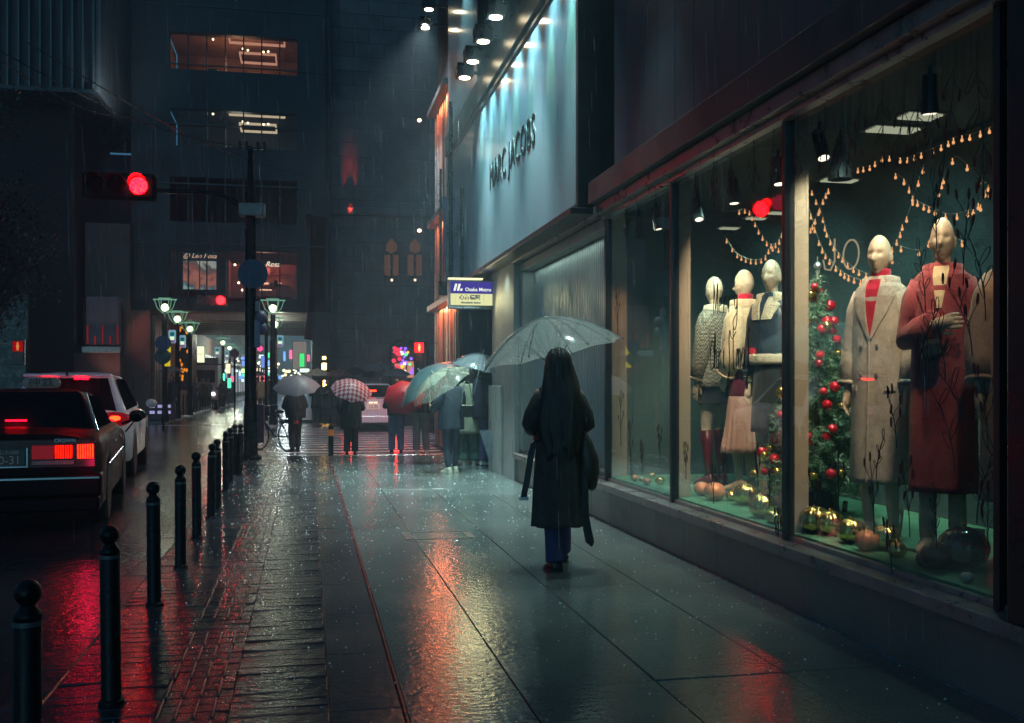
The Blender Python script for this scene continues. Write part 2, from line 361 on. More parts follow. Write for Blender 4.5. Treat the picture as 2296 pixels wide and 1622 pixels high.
# finned corner
b=MB(); y=19.45
while y<22.85:
    b.m=random.choice([0,0,1,2]); w_=random.choice([.06,.10,.14]); x_=random.choice([2.87,2.89,2.91])
    b.box(x_,2.998,y,y+w_,.0,3.0); b.box(x_,2.949,y,y+w_,3.25,7.6); y+=w_+random.choice([.05,.09,.16])
b.build('vertical_fins',[m_fin,m_steel,M('dark_fin',(.06,.03,.03),.4,.3)],shop)
MB().box(3.0,3.6,19.42,22.85,-.05,3.0).build('corner_wall',m_navy,shop)
for z in (3.02,4.95,7.5): MB().box(2.70,2.95,19.45 if z<4 else 20.2,22.95,z,z+.13).build('ledge',m_steel,shop,bev=.01)
# ---------------------------------------------------------------- big boards
bd=thing('store_board','large blue grey store board above the sidewalk with black capital lettering','board',(0,0,0))
MB().box(2.73,2.95,9.9,19.3,3.24,5.77).build('panel',m_board,bd)
b=MB(); b.box(2.70,2.95,9.82,9.90,3.2,5.85).box(2.70,2.95,19.3,19.36,3.2,5.85).box(2.70,2.95,9.9,19.3,3.19,3.24).box(2.70,2.95,9.9,19.3,5.77,5.85)
b.box(2.62,2.95,9.8,19.4,3.12,3.185); b.build('frame',m_frame,bd,bev=.006)
text('lettering','MARC JACOBS',.57,m_blk,bd,(2.722,13.42,4.5),(PI/2,0,-PI/2),.004,sx=.76,bold=.0,space=1.13)
ub=thing('upper_board','plain upper board lit by lamps above the lettered board','board',(0,0,0))
MB().box(2.73,2.93,16.0,19.6,6.25,11).build('panel',m_board,ub)
b=MB(); b.box(2.66,2.95,9.9,19.6,5.86,6.25).box(2.70,2.93,15.93,16,6.25,11); b.build('band',m_frame,ub,bev=.01)
# lamp heads
lampmats=EM('cool_lamp_face',(1,.82,.5),14)
def board_lamp(loc,label):
    t=thing('flood_lamp',label,'flood lamp',loc,group='flood lamps over the store boards')
    MB().box(-.13,.13,-.13,.13,0,.2).build('housing',m_blk,t,bev=.015)
    MB().lathe([(.001,-.014),(.085,-.012),(.088,-.002)],n=20).build('lens',lampmats,t,smooth=True)
    b=MB().box(-.10,.10,-.10,.10,-.006,-.001); b.build('rim',m_chrome,t)
    MB().box(.13,.48,-.025,.025,.06,.1).build('arm',m_frame,t)
    return t
ys=[15.5,14.7,13.8,12.85,11.9,10.9,10.0]
nm=['lowest and farthest in the frame','second from the bottom','third from the bottom','at the top edge of the frame','above the lettering','near the near end','at the near end']
t0=None
for y,n_ in zip(ys,nm):
    lb='square flood lamp over the lettered board, %s'%n_
    if t0 is None: t0=board_lamp((2.42,y,6.2),lb)
    else: copy_tree(t0,loc=(2.42,y,6.2),label=lb)
copy_tree(t0,loc=(2.42,20.2,9.0),label='small bright lamp high over the finned corner, upper one of two')
copy_tree(t0,loc=(2.42,20.85,8.85),label='small bright lamp high over the finned corner, lower one of two')
# hanging banner
hb=thing('hanging_banner','narrow grey vertical banner hanging from a black bracket against the store board','banner',(2.5,17.6,0))
MB().tube([(0,0,6.4),(0,0,2.9)],.035,8).build('pole',m_blk,hb)
b=MB(); b.add([(-.16,.05,4.7),(.16,.05,4.75),(.2,.05,3.3),(-.08,.05,3.15)],[(0,1,2,3)]); 
o=b.build('cloth',M('grey_banner_cloth',(.16,.16,.24),.7,var=.2),hb); md=o.modifiers.new('s','SOLIDIFY'); md.thickness=.01
MB().box(-.22,.22,.0,.03,2.95,3.2).box(-.2,-.16,.0,.04,3.1,5.2).box(.17,.23,.0,.04,3.1,4.9).build('bracket',m_blk,hb)
text('writing','SALE\nFAIR',.12,m_blk,hb,(.04,.04,4.1),(PI/2,0,0),.002)
# ---------------------------------------------------------------- metro sign
p0=atY(1006,627,15.55); p1=atY(1108,690,15.55)
sg=thing('station_sign','lit station name sign in purple and cream projecting over the sidewalk','sign',((p0.x+p1.x)/2,15.55,(p0.z+p1.z)/2))
SGX=(p0.x+p1.x)/2; W=(p1.x-p0.x)/2; Hh=(p0.z-p1.z)/2
MB().box(-W,W,.0,.16,-Hh,Hh).build('housing',m_steel,sg,bev=.01)
MB().box(-W+.03,W-.03,-.006,-.001,.0,Hh-.03).build('purple_panel',EM('purple_lit',(.07,.04,.42),.62),sg)
def _cr(nt,b,L):
    nt.nodes.remove(b); o=nt.nodes['Material Output']; e=N(nt,'ShaderNodeEmission'); tc=N(nt,'ShaderNodeTexCoord')
    mp=N(nt,'ShaderNodeMapping'); mp.inputs['Location'].default_value=(0,0,.27); mp.inputs['Scale'].default_value=(2.4,0,6); L(tc.outputs['Object'],mp.inputs[0])
    g=N(nt,'ShaderNodeTexGradient',gradient_type='SPHERICAL'); L(mp.outputs[0],g.inputs[0])
    r=N(nt,'ShaderNodeValToRGB'); r.color_ramp.elements[0].color=(.22,.42,.36,1); r.color_ramp.elements[1].color=(1,.92,.4,1); L(g.outputs[0],r.inputs[0]); L(r.outputs[0],e.inputs[0]); e.inputs[1].default_value=1.05; L(e.outputs[0],o.inputs[0])
MB().box(-W+.03,W-.03,-.006,-.001,-Hh+.03,-.004).build('cream_panel',EM('cream_lit',(.85,.85,.42),.85),sg)
m_litw=EM('lit_white',(.9,.95,.8),1.0)
text('writing','Osaka Metro',.078,m_litw,sg,(.105,-.008,.062),(PI/2,0,0),.002,sx=1,bold=.001)
m_ink=M('sign_ink',(.01,.02,.08),.5)
text('writing','心斎橋駅',.085,m_ink,sg,(-.03,-.008,-.065),(PI/2,0,0),.002,bold=.002)
text('writing','Shinsaibashi Station',.042,m_ink,sg,(-.01,-.008,-.145),(PI/2,0,0),.002,sx=.95,bold=.0015)
b=MB()
for x,h in ((-.29,.11),(-.235,.11),(-.185,.035)):
    s_=.25*h; b.add([(x,-.009,.04),(x+.035,-.009,.04),(x+.035+s_,-.009,.04+h),(x+s_,-.009,.04+h),(x,-.007,.04),(x+.035,-.007,.04),(x+.035+s_,-.007,.04+h),(x+s_,-.007,.04+h)],[(0,1,2,3),(7,6,5,4),(0,4,5,1),(1,5,6,2),(2,6,7,3),(3,7,4,0)])
b.build('logo',m_litw,sg)
MB().box(-W,W*.5,-.02,.12,Hh+.012,Hh+.03).build('top_tube',EM('tube_glow',(.9,.85,.5),1.3),sg)
MB().box(-W,W,-.02,.12,-Hh-.03,-Hh-.002).build('bottom_tray',m_steel,sg,bev=.005)
MB().box(W,W+.12,.05,.1,-.05,.0).box(W,W+.12,.05,.1,.1,.15).build('bracket',m_frame,sg)
# ================================================================ OFFICE BUILDING over the street
def wband(parent,X0,X1,z0,z1,Y,n,room,warm,strength,mull=.05):
    pass
ob=thing('office_building','tall dark office building bridging the far street with lit window bands','building',(0,0,0))
OY=42; xa,xb=-6.9,.72
bands=[(-5.45,-.40,4.85,6.75),(-5.45,-.40,7.9,9.7),(-5.45,-.40,10.95,12.45),(-5.45,-.40,14.05,15.55)]
z=4.3
b=MB()
for (x0,x1,z0,z1) in bands:
    b.box(xa,xb,OY,OY+.4,z,z0); b.box(xa,x0,OY,OY+.4,z0,z1); b.box(x1,xb,OY,OY+.4,z0,z1); z=z1
b.box(xa,xb,OY,OY+.4,z,34)
b.build('wall',m_dkwall,ob)
b=MB()
for k in range(11): b.box(xa,xb,OY-.06,OY-.002,7.0+k*2.4,7.05+k*2.4)
for k in range(9): b.box(-6.5+k*.84,-6.46+k*.84,OY-.03,OY-.001,15.6,34)
b.build('joint',m_frame,ob)
b=MB(); b.box(xa,xb,OY+.4,58,4.3,4.5)
for k in range(9): b.box(-6.2,.3,43.5+k*1.7,43.8+k*1.7,4.02,4.3)
b.build('soffit',M('soffit_metal',(.3,.26,.28),.4,.2,var=.15),ob)
b=MB(); b.box(-7.7,-6.15,OY-.2,58,0,4.3).box(-8.6,-6.9,OY-.25,44.5,0,7.7); b.build('pillar',M('brown_grey_stone',(.10,.082,.078),.7,var=.2,scale=1.5,bump=.2,bscale=20),ob,bev=.03)
MB().box(.18,.95,OY-.1,58,0,4.3).build('pillar',m_dkwall,ob,bev=.03)
MB().box(xa,xb,57.6,58,4.5,34).build('rear_wall',m_dkwall,ob)
cov=EM('cove_glow',(1,.42,.28),.55); cov2=EM('cove_glow_pale',(1,.72,.5),.6); spotm=EM('downlight_dot',(1,.75,.45),4)
for i,(x0,x1,z0,z1) in enumerate(bands):
    ww=M('lounge_wall_%s'%('abcd'[i]),[(.5,.2,.15),(.014,.017,.02),(.08,.08,.085),(.28,.15,.10)][i],.8,var=.35,scale=.9)
    b=MB(); b.box(x0-.3,x1+.3,OY+5,OY+5.2,z0-.3,z1+1.0).box(x0-.3,x1+.3,OY+.4,OY+5,z0-.5,z0-.35).box(x0-.3,x1+.3,OY+.4,OY+5,z1+.6,z1+.75).box(x0-.5,x0-.35,OY+.4,OY+5,z0-.3,z1+.6).box(x1+.35,x1+.5,OY+.4,OY+5,z0-.3,z1+.6)
    b.build('room',ww,ob)
    b=MB(); n=7
    for k in range(n+1):
        x=x0+(x1-x0)*k/n; b.box(x-.025,x+.025,OY+.05,OY+.12,z0,z1)
    b.build('mullion',m_blk,ob)
    if i!=1: MB().box(x0,x1,OY+.08,OY+.09,z0,z1).build('window_glass',m_glass2,ob)
    if i in (2,3):
        cm=cov if i==3 else cov2
        for (cx0,cx1,cy0,cy1) in ((x0+2.15,x0+4.5,OY+1.0,OY+2.4),(x0+2.5,x0+4.1,OY+3.1,OY+4.5)):
            zc=z1+.42 if cy0<OY+2 else z1+.25
            b=MB(); w=.06
            b.box(cx0,cx1,cy0,cy0+w,zc,zc+.1).box(cx0,cx1,cy1-w,cy1,zc,zc+.1).box(cx0,cx0+w,cy0+w,cy1-w,zc,zc+.1).box(cx1-w,cx1,cy0+w,cy1-w,zc,zc+.1); b.build('cove_light',cm,ob)
        for (dx,dy,dz) in ((2.75,1.8,-.25),(2.95,1.9,-.27),(3.6,1.9,-.3),(3.8,1.8,-.3),(1.6,1,-.2)):
            MB().ell((x0+dx,OY+dy,z1+dz+.3),.045,8,6).build('downlight',spotm,ob)
        lamp('lounge_lamp','POINT',(x0+2.6,OY+2.2,z0+.8),70 if i==3 else 22,(1,.47,.26) if i==3 else (.9,.78,.62),.5)
        random.seed(i)
        b=MB()
        for k in range(9):
            x=x0+random.uniform(.2,4.8); y=OY+random.uniform(1,4); b.box(x-.2,x+.2,y-.2,y+.2,z0-.3,z0+random.uniform(.05,.4))
        b.build('furniture',m_blk,ob)
# shop floor row : painting poster, lit interior, lettering
def _pt(nt,b,L):
    nt.nodes.remove(b); o=nt.nodes['Material Output']; e=N(nt,'ShaderNodeEmission'); tc=N(nt,'ShaderNodeTexCoord')
    n=N(nt,'ShaderNodeTexNoise'); n.inputs['Scale'].default_value=1.6; n.inputs['Detail'].default_value=8; n.inputs['Distortion'].default_value=1.2; L(tc.outputs['Object'],n.inputs[0])
    sx=N(nt,'ShaderNodeSeparateXYZ'); L(tc.outputs['Object'],sx.inputs[0])
    a=N(nt,'ShaderNodeMath',operation='MULTIPLY_ADD'); L(sx.outputs['Z'],a.inputs[0]); a.inputs[1].default_value=.55; L(n.outputs[0],a.inputs[2])
    a2=N(nt,'ShaderNodeMath',operation='MULTIPLY_ADD'); L(sx.outputs['X'],a2.inputs[0]); a2.inputs[1].default_value=.16; L(a.outputs[0],a2.inputs[2])
    r=N(nt,'ShaderNodeValToRGB'); E=r.color_ramp.elements
    E[0].position=.18; E[0].color=(.35,.5,.5,1); E[1].position=.93; E[1].color=(.32,.42,.55,1)
    for p,c in ((.27,(.06,.12,.18)),(.33,(.45,.16,.12)),(.45,(.62,.2,.15)),(.58,(.3,.1,.09)),(.68,(.1,.12,.12)),(.75,(.55,.48,.42)),(.84,(.6,.52,.44))):
        q=E.new(p); q.color=(*c,1)
    L(a2.outputs[0],r.inputs[0]); L(r.outputs[0],e.inputs[0]); e.inputs[1].default_value=.55; L(e.outputs[0],o.inputs[0])
m_poster=graph('backlit_landscape',_pt)
q0=atY(411,585,OY+.3); q1=atY(485,650,OY+.3)
tp=thing('lit_poster','backlit landscape poster under script lettering in the building above the street','poster',((q0.x+q1.x)/2,OY+.25,(q0.z+q1.z)/2))
w,h=(q1.x-q0.x)/2,(q0.z-q1.z)/2
MB().box(-w,w,0,.06,-h,h).build('picture',m_poster,tp)
b=MB().box(-w-.04,w+.04,.061,.1,-h-.04,h+.5); b.box(-.02,.02,-.03,-.002,-h,h+.45); b.build('frame',m_blk,tp)
text('writing','@ Leo Rosa',.26,EM('poster_script',(1,.55,.4),.75),tp,(0,-.01,h+.2),(PI/2,0,0),.004,shear=.35)
shp=thing('boutique_interior','pink lit boutique shelves behind the windows above the far street','shop interior',(0,0,0))
q0=atY(515,590,OY+.9); q1=atY(664,668,OY+.9)
pk=M('pink_shop_wall',(.55,.16,.14),.7,var=.3,scale=1.5)
b=MB(); b.box(q0.x,q1.x,OY+1.9,OY+2,q1.z-.3,q0.z+.1); b.box(q0.x-.1,q0.x,OY+.5,OY+2,q1.z-.3,q0.z+.1); b.box(q1.x,q1.x+.1,OY+.5,OY+2,q1.z-.3,q0.z+.1); b.build('back_wall',pk,shp)
b=MB()
for z in (0,.45,.95): b.box(q0.x+.9,q1.x-.3,OY+1.5,OY+1.9,q1.z+.1+z,q1.z+.14+z)
b.build('shelf',pk,shp)
b=MB(); b.box(q0.x+1.0,q1.x-.6,OY+1.6,OY+1.7,q1.z+.62,q1.z+.68).box(q0.x+1.2,q0.x+1.7,OY+1.0,OY+1.1,q1.z+.3,q1.z+.34); b.build('shelf_light',EM('shelf_glow',(1,.5,.35),1.3),shp)
random.seed(12); b=MB()
for k in range(26):
    x=random.uniform(q0.x+.2,q1.x-.2); z=random.choice((.15,.6,1.1)); hh=random.uniform(.08,.3); b.box(x,x+random.uniform(.06,.2),OY+1.3,OY+1.5,q1.z+z-.1,q1.z+z+hh-.1)
b.build('goods',M('shop_goods',(.3,.1,.1),.6,var=.6,scale=9),shp)
for x,z in ((.2,1.35),(.35,.6),(.5,.3),(3.05,1.45),(3.05,1.2)): MB().ell((q0.x+x,OY+1.1,q1.z+z),.05,8,6).build('spot_bulb',spotm,shp)
text('writing','Rosa',.3,EM('script_glow',(1,.85,.65),1.3),shp,(q0.x+1.75,OY+.55,q0.z-.06),(PI/2,0,0),.004,shear=.35)
lamp('boutique_lamp','POINT',((q0.x+q1.x)/2,OY+1.1,q0.z-.15),24,(1,.4,.3),.3)
# ================================================================ STONE BUILDING
st=thing('stone_building','pale ashlar stone building with lantern sconces across the junction','building',(0,0,0))
SY=43.5
MB().box(.98,16,SY,SY+.6,0,8.6).build('wall',m_stone,st)
MB().box(.98,16,SY-.25,SY+.6,8.6,8.95).build('string_course',m_stone,st,bev=.04)
MB().box(.98,16,SY+.1,SY+.7,8.95,34).build('upper_wall',m_stone,st)
MB().box(.7,.97,SY-.9,SY+.6,0,34).build('corner_pier',m_dkwall,st,bev=.03)
# arched doorway
q=atY(905,780,SY); b=MB(); pr=[(-.62,0),(-.62,2.9)]+[(-.62+.62*(1-cos(t)),2.9+.45*sin(t)) for t in (.4,.8,1.2)]+[(0,3.45)]
pr=pr+[(-x,z) for x,z in pr[::-1][1:]]
b.loft([[(q.x+x,SY-.06,z) for x,z in pr],[(q.x+x,SY-.005,z) for x,z in pr]]); b.build('doorway',m_blk,st)
for i,u in enumerate((878,930)):
    q=atY(u,580,SY-.15)
    t=thing('wall_sconce','dim lantern sconce on the stone wall, '+('the one farther from the store board' if i==0 else 'the one nearer the store board'),'wall lamp',(q.x,SY-.02,q.z),group='sconces on the stone wall')
    am=EM('sconce_amber',(.6,.27,.17),.11)
    b=MB(); b.box(-.30,-.06,-.2,-.02,-.75,.15).box(.06,.30,-.2,-.02,-.75,.15).lathe([(.02,.2),(.24,.35),(.24,.6),(.03,.85)],(0,-.2,0),6); b.build('glass',am,t,bev=.05)
    b=MB(); b.box(-.05,.05,-.25,-.0,-1,.2).box(-.3,.3,-.22,-.001,.16,.24).box(-.3,.3,-.22,-.001,-.85,-.76); b.build('frame',m_blk,t)
    MB().ell((0,-.25,-.95),.06,8,6).build('bulb',EM('sconce_bulb',(1,.7,.5),1.5),t)
q=atY(785,462,SY)
rl=thing('red_uplighter','small red uplighter washing the stone wall above the ledge','wall lamp',(q.x,SY-.16,8.96))
MB().lathe([(.1,0),(.12,.1),(.05,.14)],n=12).build('housing',m_blk,rl)
lamp('red_uplight','SPOT',(q.x,SY-.5,8.2),900,(1,.07,.05),.05,(q.x,SY+.1,10.2),20,1)
# dark draped sculpture at the corner pier
sb=thing('corner_awning','dark red glossy awning fold at the foot of the stone building corner','awning',(0,0,0))
q=atY(712,760,SY-1.5)
rings=[]
for k in range(10):
    t=k/9; rings.append([(q.x-.55+.25*sin(t*3),SY-1.5,3.2+t*5.2),(q.x+.45,SY-1.5,3.0+t*5.2),(q.x+.45,SY-.9,3.0+t*5.2),(q.x-.55+.35*sin(t*3+.4),SY-1.0,3.2+t*5.2)])
b=MB().loft(rings); b.build('cloth',M('dark_red_gloss',(.05,.015,.03),.25,var=.3),sb,smooth=True)
# lit festive shop window
q0=atY(882,778,SY-1); q1=atY(928,842,SY-1)
fw=thing('festive_kiosk','small kiosk front hung with red and multicoloured lights by the doorway','kiosk',((q0.x+q1.x)/2,SY-.9,0))
w=(q1.x-q0.x)/2
b=MB().box(-w,w,-.1,.8,0,q0.z); b.build('cabinet',M('kiosk_wall',(.12,.08,.08),.7),fw,bev=.02)
MB().box(-w+.05,w*.2,-.13,-.11,q1.z+.1,q1.z+.5).box(w*.35,w,-.13,-.11,q1.z-.1,q1.z+.6).build('lit_panel',EM('kiosk_peach',(1,.4,.25),.55),fw)
random.seed(5); cols={'red':(1,.02,.06),'green':(.1,.9,.3),'amber':(1,.4,.05),'violet':(.25,.1,1),'white':(1,.8,.7)}
for k in range(34):
    c='red' if k<14 else random.choice(['green','amber','violet','white'])
    x=random.uniform(-w,-w*.4) if k<14 else random.uniform(-w*.3,w*.8); z=random.uniform(q1.z+.1,q0.z)
    MB().ell((x,-.2,z),random.uniform(.05,.09),8,6).build('bulb',EM('festive_'+c,cols[c],2.0),fw)
# ================================================================ LEFT SLATTED BUILDING
lb=thing('slatted_building','dark building with overhanging slatted metal facade above the trees','building',(0,0,0))
q=atZ(214,218,12.0); q2=atZ(306,345,12.0); SX=-7.55
MB().box(-26,SX,38.6,48,12.0,34).build('wall',m_dkwall,lb)
b=MB()
for k in range(46):
    x=SX-.05-k*.36; b.box(x-.025,x+.025,38.35,38.6,12.0,34)
for k in range(36): 
    y=38.62+k*.26; b.box(SX,SX+.16,y,y+.05,12.0,34)
b.build('slat',m_slat,lb)
MB().box(-26,SX,38.3,48,11.85,11.99).build('soffit',m_blk,lb)
MB().box(-26,-8.8,41,48,0,11.85).build('lower_wall',M('black_matt_wall',(.01,.012,.014),.8),lb)
q0=atY(193,665,40.5); q1=atY(266,772,40.5)
bn=thing('red_lit_window','dark showcase window box glowing red at its edges behind the white car','showcase',(0,0,0))
pan=M('showcase_cloth',(.16,.14,.17),.5,var=.3,scale=3,stretch=(3,3,.3)); rdg=EM('red_edge_glow',(1,.04,.06),.16)
MB().box(q0.x,q1.x,40.5,41,q1.z,q0.z).build('panel',pan,bn)
for k in range(5):
    x=q0.x+(q1.x-q0.x)*(.03+.23*k); MB().box(x,x+.05,40.44,40.49,q1.z,q1.z+(.3 if k%2 else .7)).build('glow_strip',rdg,bn)
MB().box(q0.x-.1,q1.x+.1,40.2,40.5,q1.z-.35,q1.z-.1).build('canopy',m_steel,bn,bev=.02)
MB().box(q0.x-.5,q1.x,40.8,41.2,0,q1.z-.35).build('base_wall',M('brown_wall',(.12,.07,.07),.7),bn)
lamp('showcase_glow','SPOT',(q1.x+.1,40.0,q0.z-.8),60,(1,.2,.15),.1,(q1.x+1.4,42,q0.z-1.6),70,.6)
hd=thing('dark_hoarding','long black hoarding fence behind the taxi across the junction','fence',(0,0,0))
MB().box(-24,-9.6,37.6,37.8,0,4.6).build('panel',m_blk,hd)
b=MB()
for k in range(12): b.box(-24+k*1.2,-23.92+k*1.2,37.5,37.6,0,4.7)
b.build('post',m_frame,hd)
# overhead wires
for i,(a,c) in enumerate((((0,115),(560,330)),((0,135),(330,262)),((60,95),(700,400)))):
    A=atY(a[0],a[1],24+i); B=atY(c[0],c[1],40.5+i*.2); pts=[A.lerp(B,t/12)+Vector((0,0,-.5*sin(PI*t/12))) for t in range(13)]
    o=MB().tube(pts,.018,5).build('overhead_cable',m_blk); tag(o,'thin black overhead cable crossing before the slatted facade, '+['topmost','lowest','middle'][i],'cable','overhead cables')
# ================================================================ FAR STREET
random.seed(21)
def rowb(x0,x1,y0,y1,h,side,label,col):
    t=thing('street_building',label,'building',(0,0,0),group='buildings lining the far street')
    m=M('facade_'+col[0],col[1],.7,var=.2,scale=.5)
    MB().box(x0,x1,y0,y1,0,h).build('wall',m,t)
    b=MB(); fx=x1 if side<0 else x0; s=1 if side<0 else -1
    z=4.6
    while z<h-1:
        b.box(fx,fx+s*.03,y0+.8,y1-.8,z,z+1.1); z+=3.2
    b.build('window',M('far_window',(.03,.05,.07),.2),t)
    b=MB(); b.box(fx+s*.02,fx+s*.35,y0+.3,y1-.3,3.0,3.25); b.build('shop_canopy',m_frame,t)
    y=y0+.4
    while y<y1-1.5:
        c=random.choice([(1,.7,.4),(.7,.9,1),(1,.85,.6),(1,.4,.3),(.5,.7,1)]); MB().box(fx,fx+s*.04,y,y+1.3,.4,2.8).build('shop_window',EM('lit_shop_%d'%(random.randint(0,4)),c,random.choice([.15,.3,.5])),t); y+=1.8
    return t
cl=[('grey',(.16,.15,.16)),('brown',(.16,.1,.09)),('blue',(.08,.1,.14)),('stone',(.2,.19,.17))]
ds=['grey','brown','blue grey','pale']
for i,(y0,y1) in enumerate(((58.5,72),(72.2,90),(90.3,112),(112.5,150))):
    rowb(-16,-6.9-.1*i,y0,y1,14+3*((i*7)%3),-1,'narrow %s shop building on the taxi side of the far street, row place %s'%(ds[i],['nearest','second','third','last'][i]),cl[i])
    rowb(1.2+.1*i,12,y0,y1,13+3*((i*5)%3),1,'narrow %s shop building on the stone building side of the far street, %s'%(ds[3-i],['nearest','second','third','last'][i]),cl[3-i])
# left arcade shopfronts under the building
ar=thing('arcade_shopfront','row of warm lit ribbed shopfront bays under the bridging building','shopfront',(0,0,0))
b=MB()
for k in range(34): b.box(-6.14,-6.02,42.2+k*.46,42.32+k*.46,0,4.1)
b.build('rib',M('shopfront_rib',(.22,.15,.13),.5,.2,var=.3),ar)
for k,(y0,y1,c,s) in enumerate(((42.4,43.6,(1,.5,.35),.35),(45,47.4,(1,.45,.2),.25),(48.2,49.6,(.7,.8,.7),.35),(50.4,52.4,(.5,.6,.6),.3),(53.4,55.5,(1,.8,.6),.3))):
    MB().box(-6.145,-6.12,y0,y1,1.9 if k<2 else .3,3.9 if k<2 else 2.6).build('lit_bay',EM('bay_%d'%k,c,s),ar)
lamp('arcade_lamp','AREA',(-3,47,3.95),70,(1,.75,.6),3,(-3,47,0))
lamp('arcade_lamp','AREA',(-3,54,3.95),60,(1,.8,.7),3,(-3,54,0))
# signs in the far street: (u,v,width px,height px,Y,colour,strength,writing)
sgn=[(287*.0,0,0,0,0,0,0,'')]
def fsign(u,v,wpx,hpx,Y,col,s,body,label,tcol=(.02,.03,.1),name='street_sign',round_=False):
    q=atY(u,v,Y); d=(Y*cos(TH)+q.x*sin(TH))/F; w=wpx*d/2; h=hpx*d/2
    t=thing(name,label,'sign',(q.x,Y,q.z))
    if round_: MB().lathe([(w,-.03),(w,.03)],n=20,axis='y').build('face',EM('sg%d%d'%(u,v),col,s*1.9),t)
    else: MB().box(-w,w,0,.12,-h,h).build('face',EM('sg%d%d'%(u,v),col,s*1.9),t,bev=.02)
    b=MB().box(-w-.03,w+.03,.13,.18,-h-.03,h+.03); b.build('frame',m_frame,t)
    if body: text('writing',body,min(h*1.3,w*1.6/max(1,len(max(body.split('\n'),key=len)))*1.1) if '\n' not in body else w*1.5,EM('ink%d%d'%(u,v),tcol,.5),t,(0,-.01,0),(PI/2,0,0),.004)
    return t
fsign(450,795,15,36,52,(.8,.85,.5),.8,'OO','cream sign box with two black rings on the arcade side')
fsign(612,796,11,60,36.2,(1,.40,.004),1.9,'大\n売\n出\n し\n中','tall yellow banner sign on the lamp pole right of the traffic pole',(.25,.08,0))
fsign(590,812,9,26,70,(.1,.15,.5),.9,'','small blue lit sign far down the street')
fsign(583,782,12,22,75,(1,.05,.25),1.0,'','round pink neon sign far down the street',round_=True)
fsign(577,757,9,9,74,(1,.15,.2),1.0,'','small red neon spot above the pink neon sign',round_=True)
fsign(600,797,9,12,80,(.05,.8,.35),.9,'','small green lit sign in the far street')
fsign(601,815,9,14,82,(.2,.4,.9),.9,'','small blue and white sign under the green one')
fsign(600,833,10,6,84,(.6,.8,1),.8,'','thin pale sign strip low in the far street')
fsign(586,800,10,8,73,(.7,.85,1),.9,'','white sign plate beneath the pink neon')
fsign(548,832,13,10,62,(.6,1,.4),.9,'24','yellow green lit sign above the far truck')
fsign(548,815,12,12,66,(.15,.25,.7),.8,'','blue sign above the yellow green one')
fsign(502,846,4,16,60,(.1,1,.5),1.2,'','slim green lit sign hanging by the arcade')
fsign(672,797,30,62,59,(.28,.24,.22),.35,'','pale display panel with a green emblem in the far right arcade')
fsign(677,808,11,30,58.8,(.05,.6,.15),.8,'S','green curly emblem on the pale display panel',(.3,1,.4))
fsign(683,831,21,8,50,(.7,1,.8),.9,'PARK','small white lettered sign under the green emblem',(.05,.1,.1))
fsign(727,803,8,7,41.5,(1,.6,.16),5,'8','small amber lit number beside the stone building')
fsign(727,822,10,15,41.4,(1,.6,.16),5,'II','amber lit double bar sign beside the stone building')
fsign(729,868,9,30,41.3,(1,.55,.14),5,'','tall amber lit strip low beside the stone building')
fsign(414,804,0.1,0.1,60,(1,1,1),.1,'','tiny plate') if 0 else None
random.seed(66)
for k in range(34):
    u=random.choice([random.uniform(528,552),random.uniform(574,606),random.uniform(620,690),random.uniform(440,530)]); v=random.uniform(790,866); Y=random.uniform(66,120)
    if u<530: v=random.uniform(820,868); Y=random.uniform(60,64)
    c,nm_=random.choice([((1,.8,.5),'warm white'),((.6,.85,1),'cold white'),((1,.12,.3),'pink'),((.15,.35,1),'blue'),((.1,.9,.5),'green'),((1,.45,.12),'orange')])
    q=atY(u,v,Y); w_=random.uniform(.07,.16)*Y/70; h_=random.uniform(.08,.34)*Y/70
    o=MB().box(-w_,w_,0,.15,-h_,h_).build('shop_sign',EM('neon_'+nm_,c,1.5),bev=.03); o.location=q; tag(o,'small glowing %s shop sign far down the street'%nm_,'sign','tiny %s shop signs in the far street'%nm_)
# wall of orange foliage lights
ol=thing('orange_light_panel','upright panel of orange glowing leaves on the arcade front','light panel',(0,0,0)); random.seed(4)
q=atY(410,780,49); 
for k in range(26): MB().ell((q.x+random.uniform(-.3,.3),49,q.z+random.uniform(-1.6,1.2)),(.05,.03,.09),6,5).build('glow_leaf',EM('glow_leaf',(1,.3,.02),random.choice([.9])),ol)
MB().box(q.x-.36,q.x+.36,49.06,49.1,q.z-2,q.z+1.4).build('backing',m_blk,ol)
# street lamps with globe and winged top
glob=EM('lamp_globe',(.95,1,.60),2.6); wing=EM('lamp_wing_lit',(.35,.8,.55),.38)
def slamp(u,v,Y,label,first=None,banner=True):
    q=atY(u,v,Y)
    if first is not None:
        c=copy_tree(first,loc=(q.x,Y,0),label=label); c.scale=(1,1,q.z/4.0); return c
    t=thing('street_lamp',label,'street lamp',(q.x,Y,0),group='globe street lamps along the far street'); t.scale=(1,1,q.z/4.0)
    MB().tube([(0,0,0),(0,0,.5),(0,0,3.8)],[.14,.10,.08],10).build('pole',m_pole,t)
    MB().ell((0,0,4.0),.135,14,10).build('globe',glob,t,smooth=True)
    b=MB()
    for k in range(6):
        a=PI*k/3; b.tube([(.08*cos(a),.08*sin(a),3.8),(.26*cos(a),.26*sin(a),3.98),(.36*cos(a),.36*sin(a),4.27)],.014,5)
    b.build('cage_arm',wing,t)
    b=MB(); b.box(-.40,.40,-.05,.05,4.26,4.30).box(-.2,.2,-.2,.2,4.30,4.33); b.build('wing_cap',wing,t)
    return t
fl=slamp(370,690,37,'globe street lamp with winged cap nearest the arcade, left of all')
slamp(398,716,40.4,'globe street lamp with winged cap, second in the arcade row',fl); slamp(426,738,44.6,'globe street lamp with winged cap, third in the arcade row',fl)
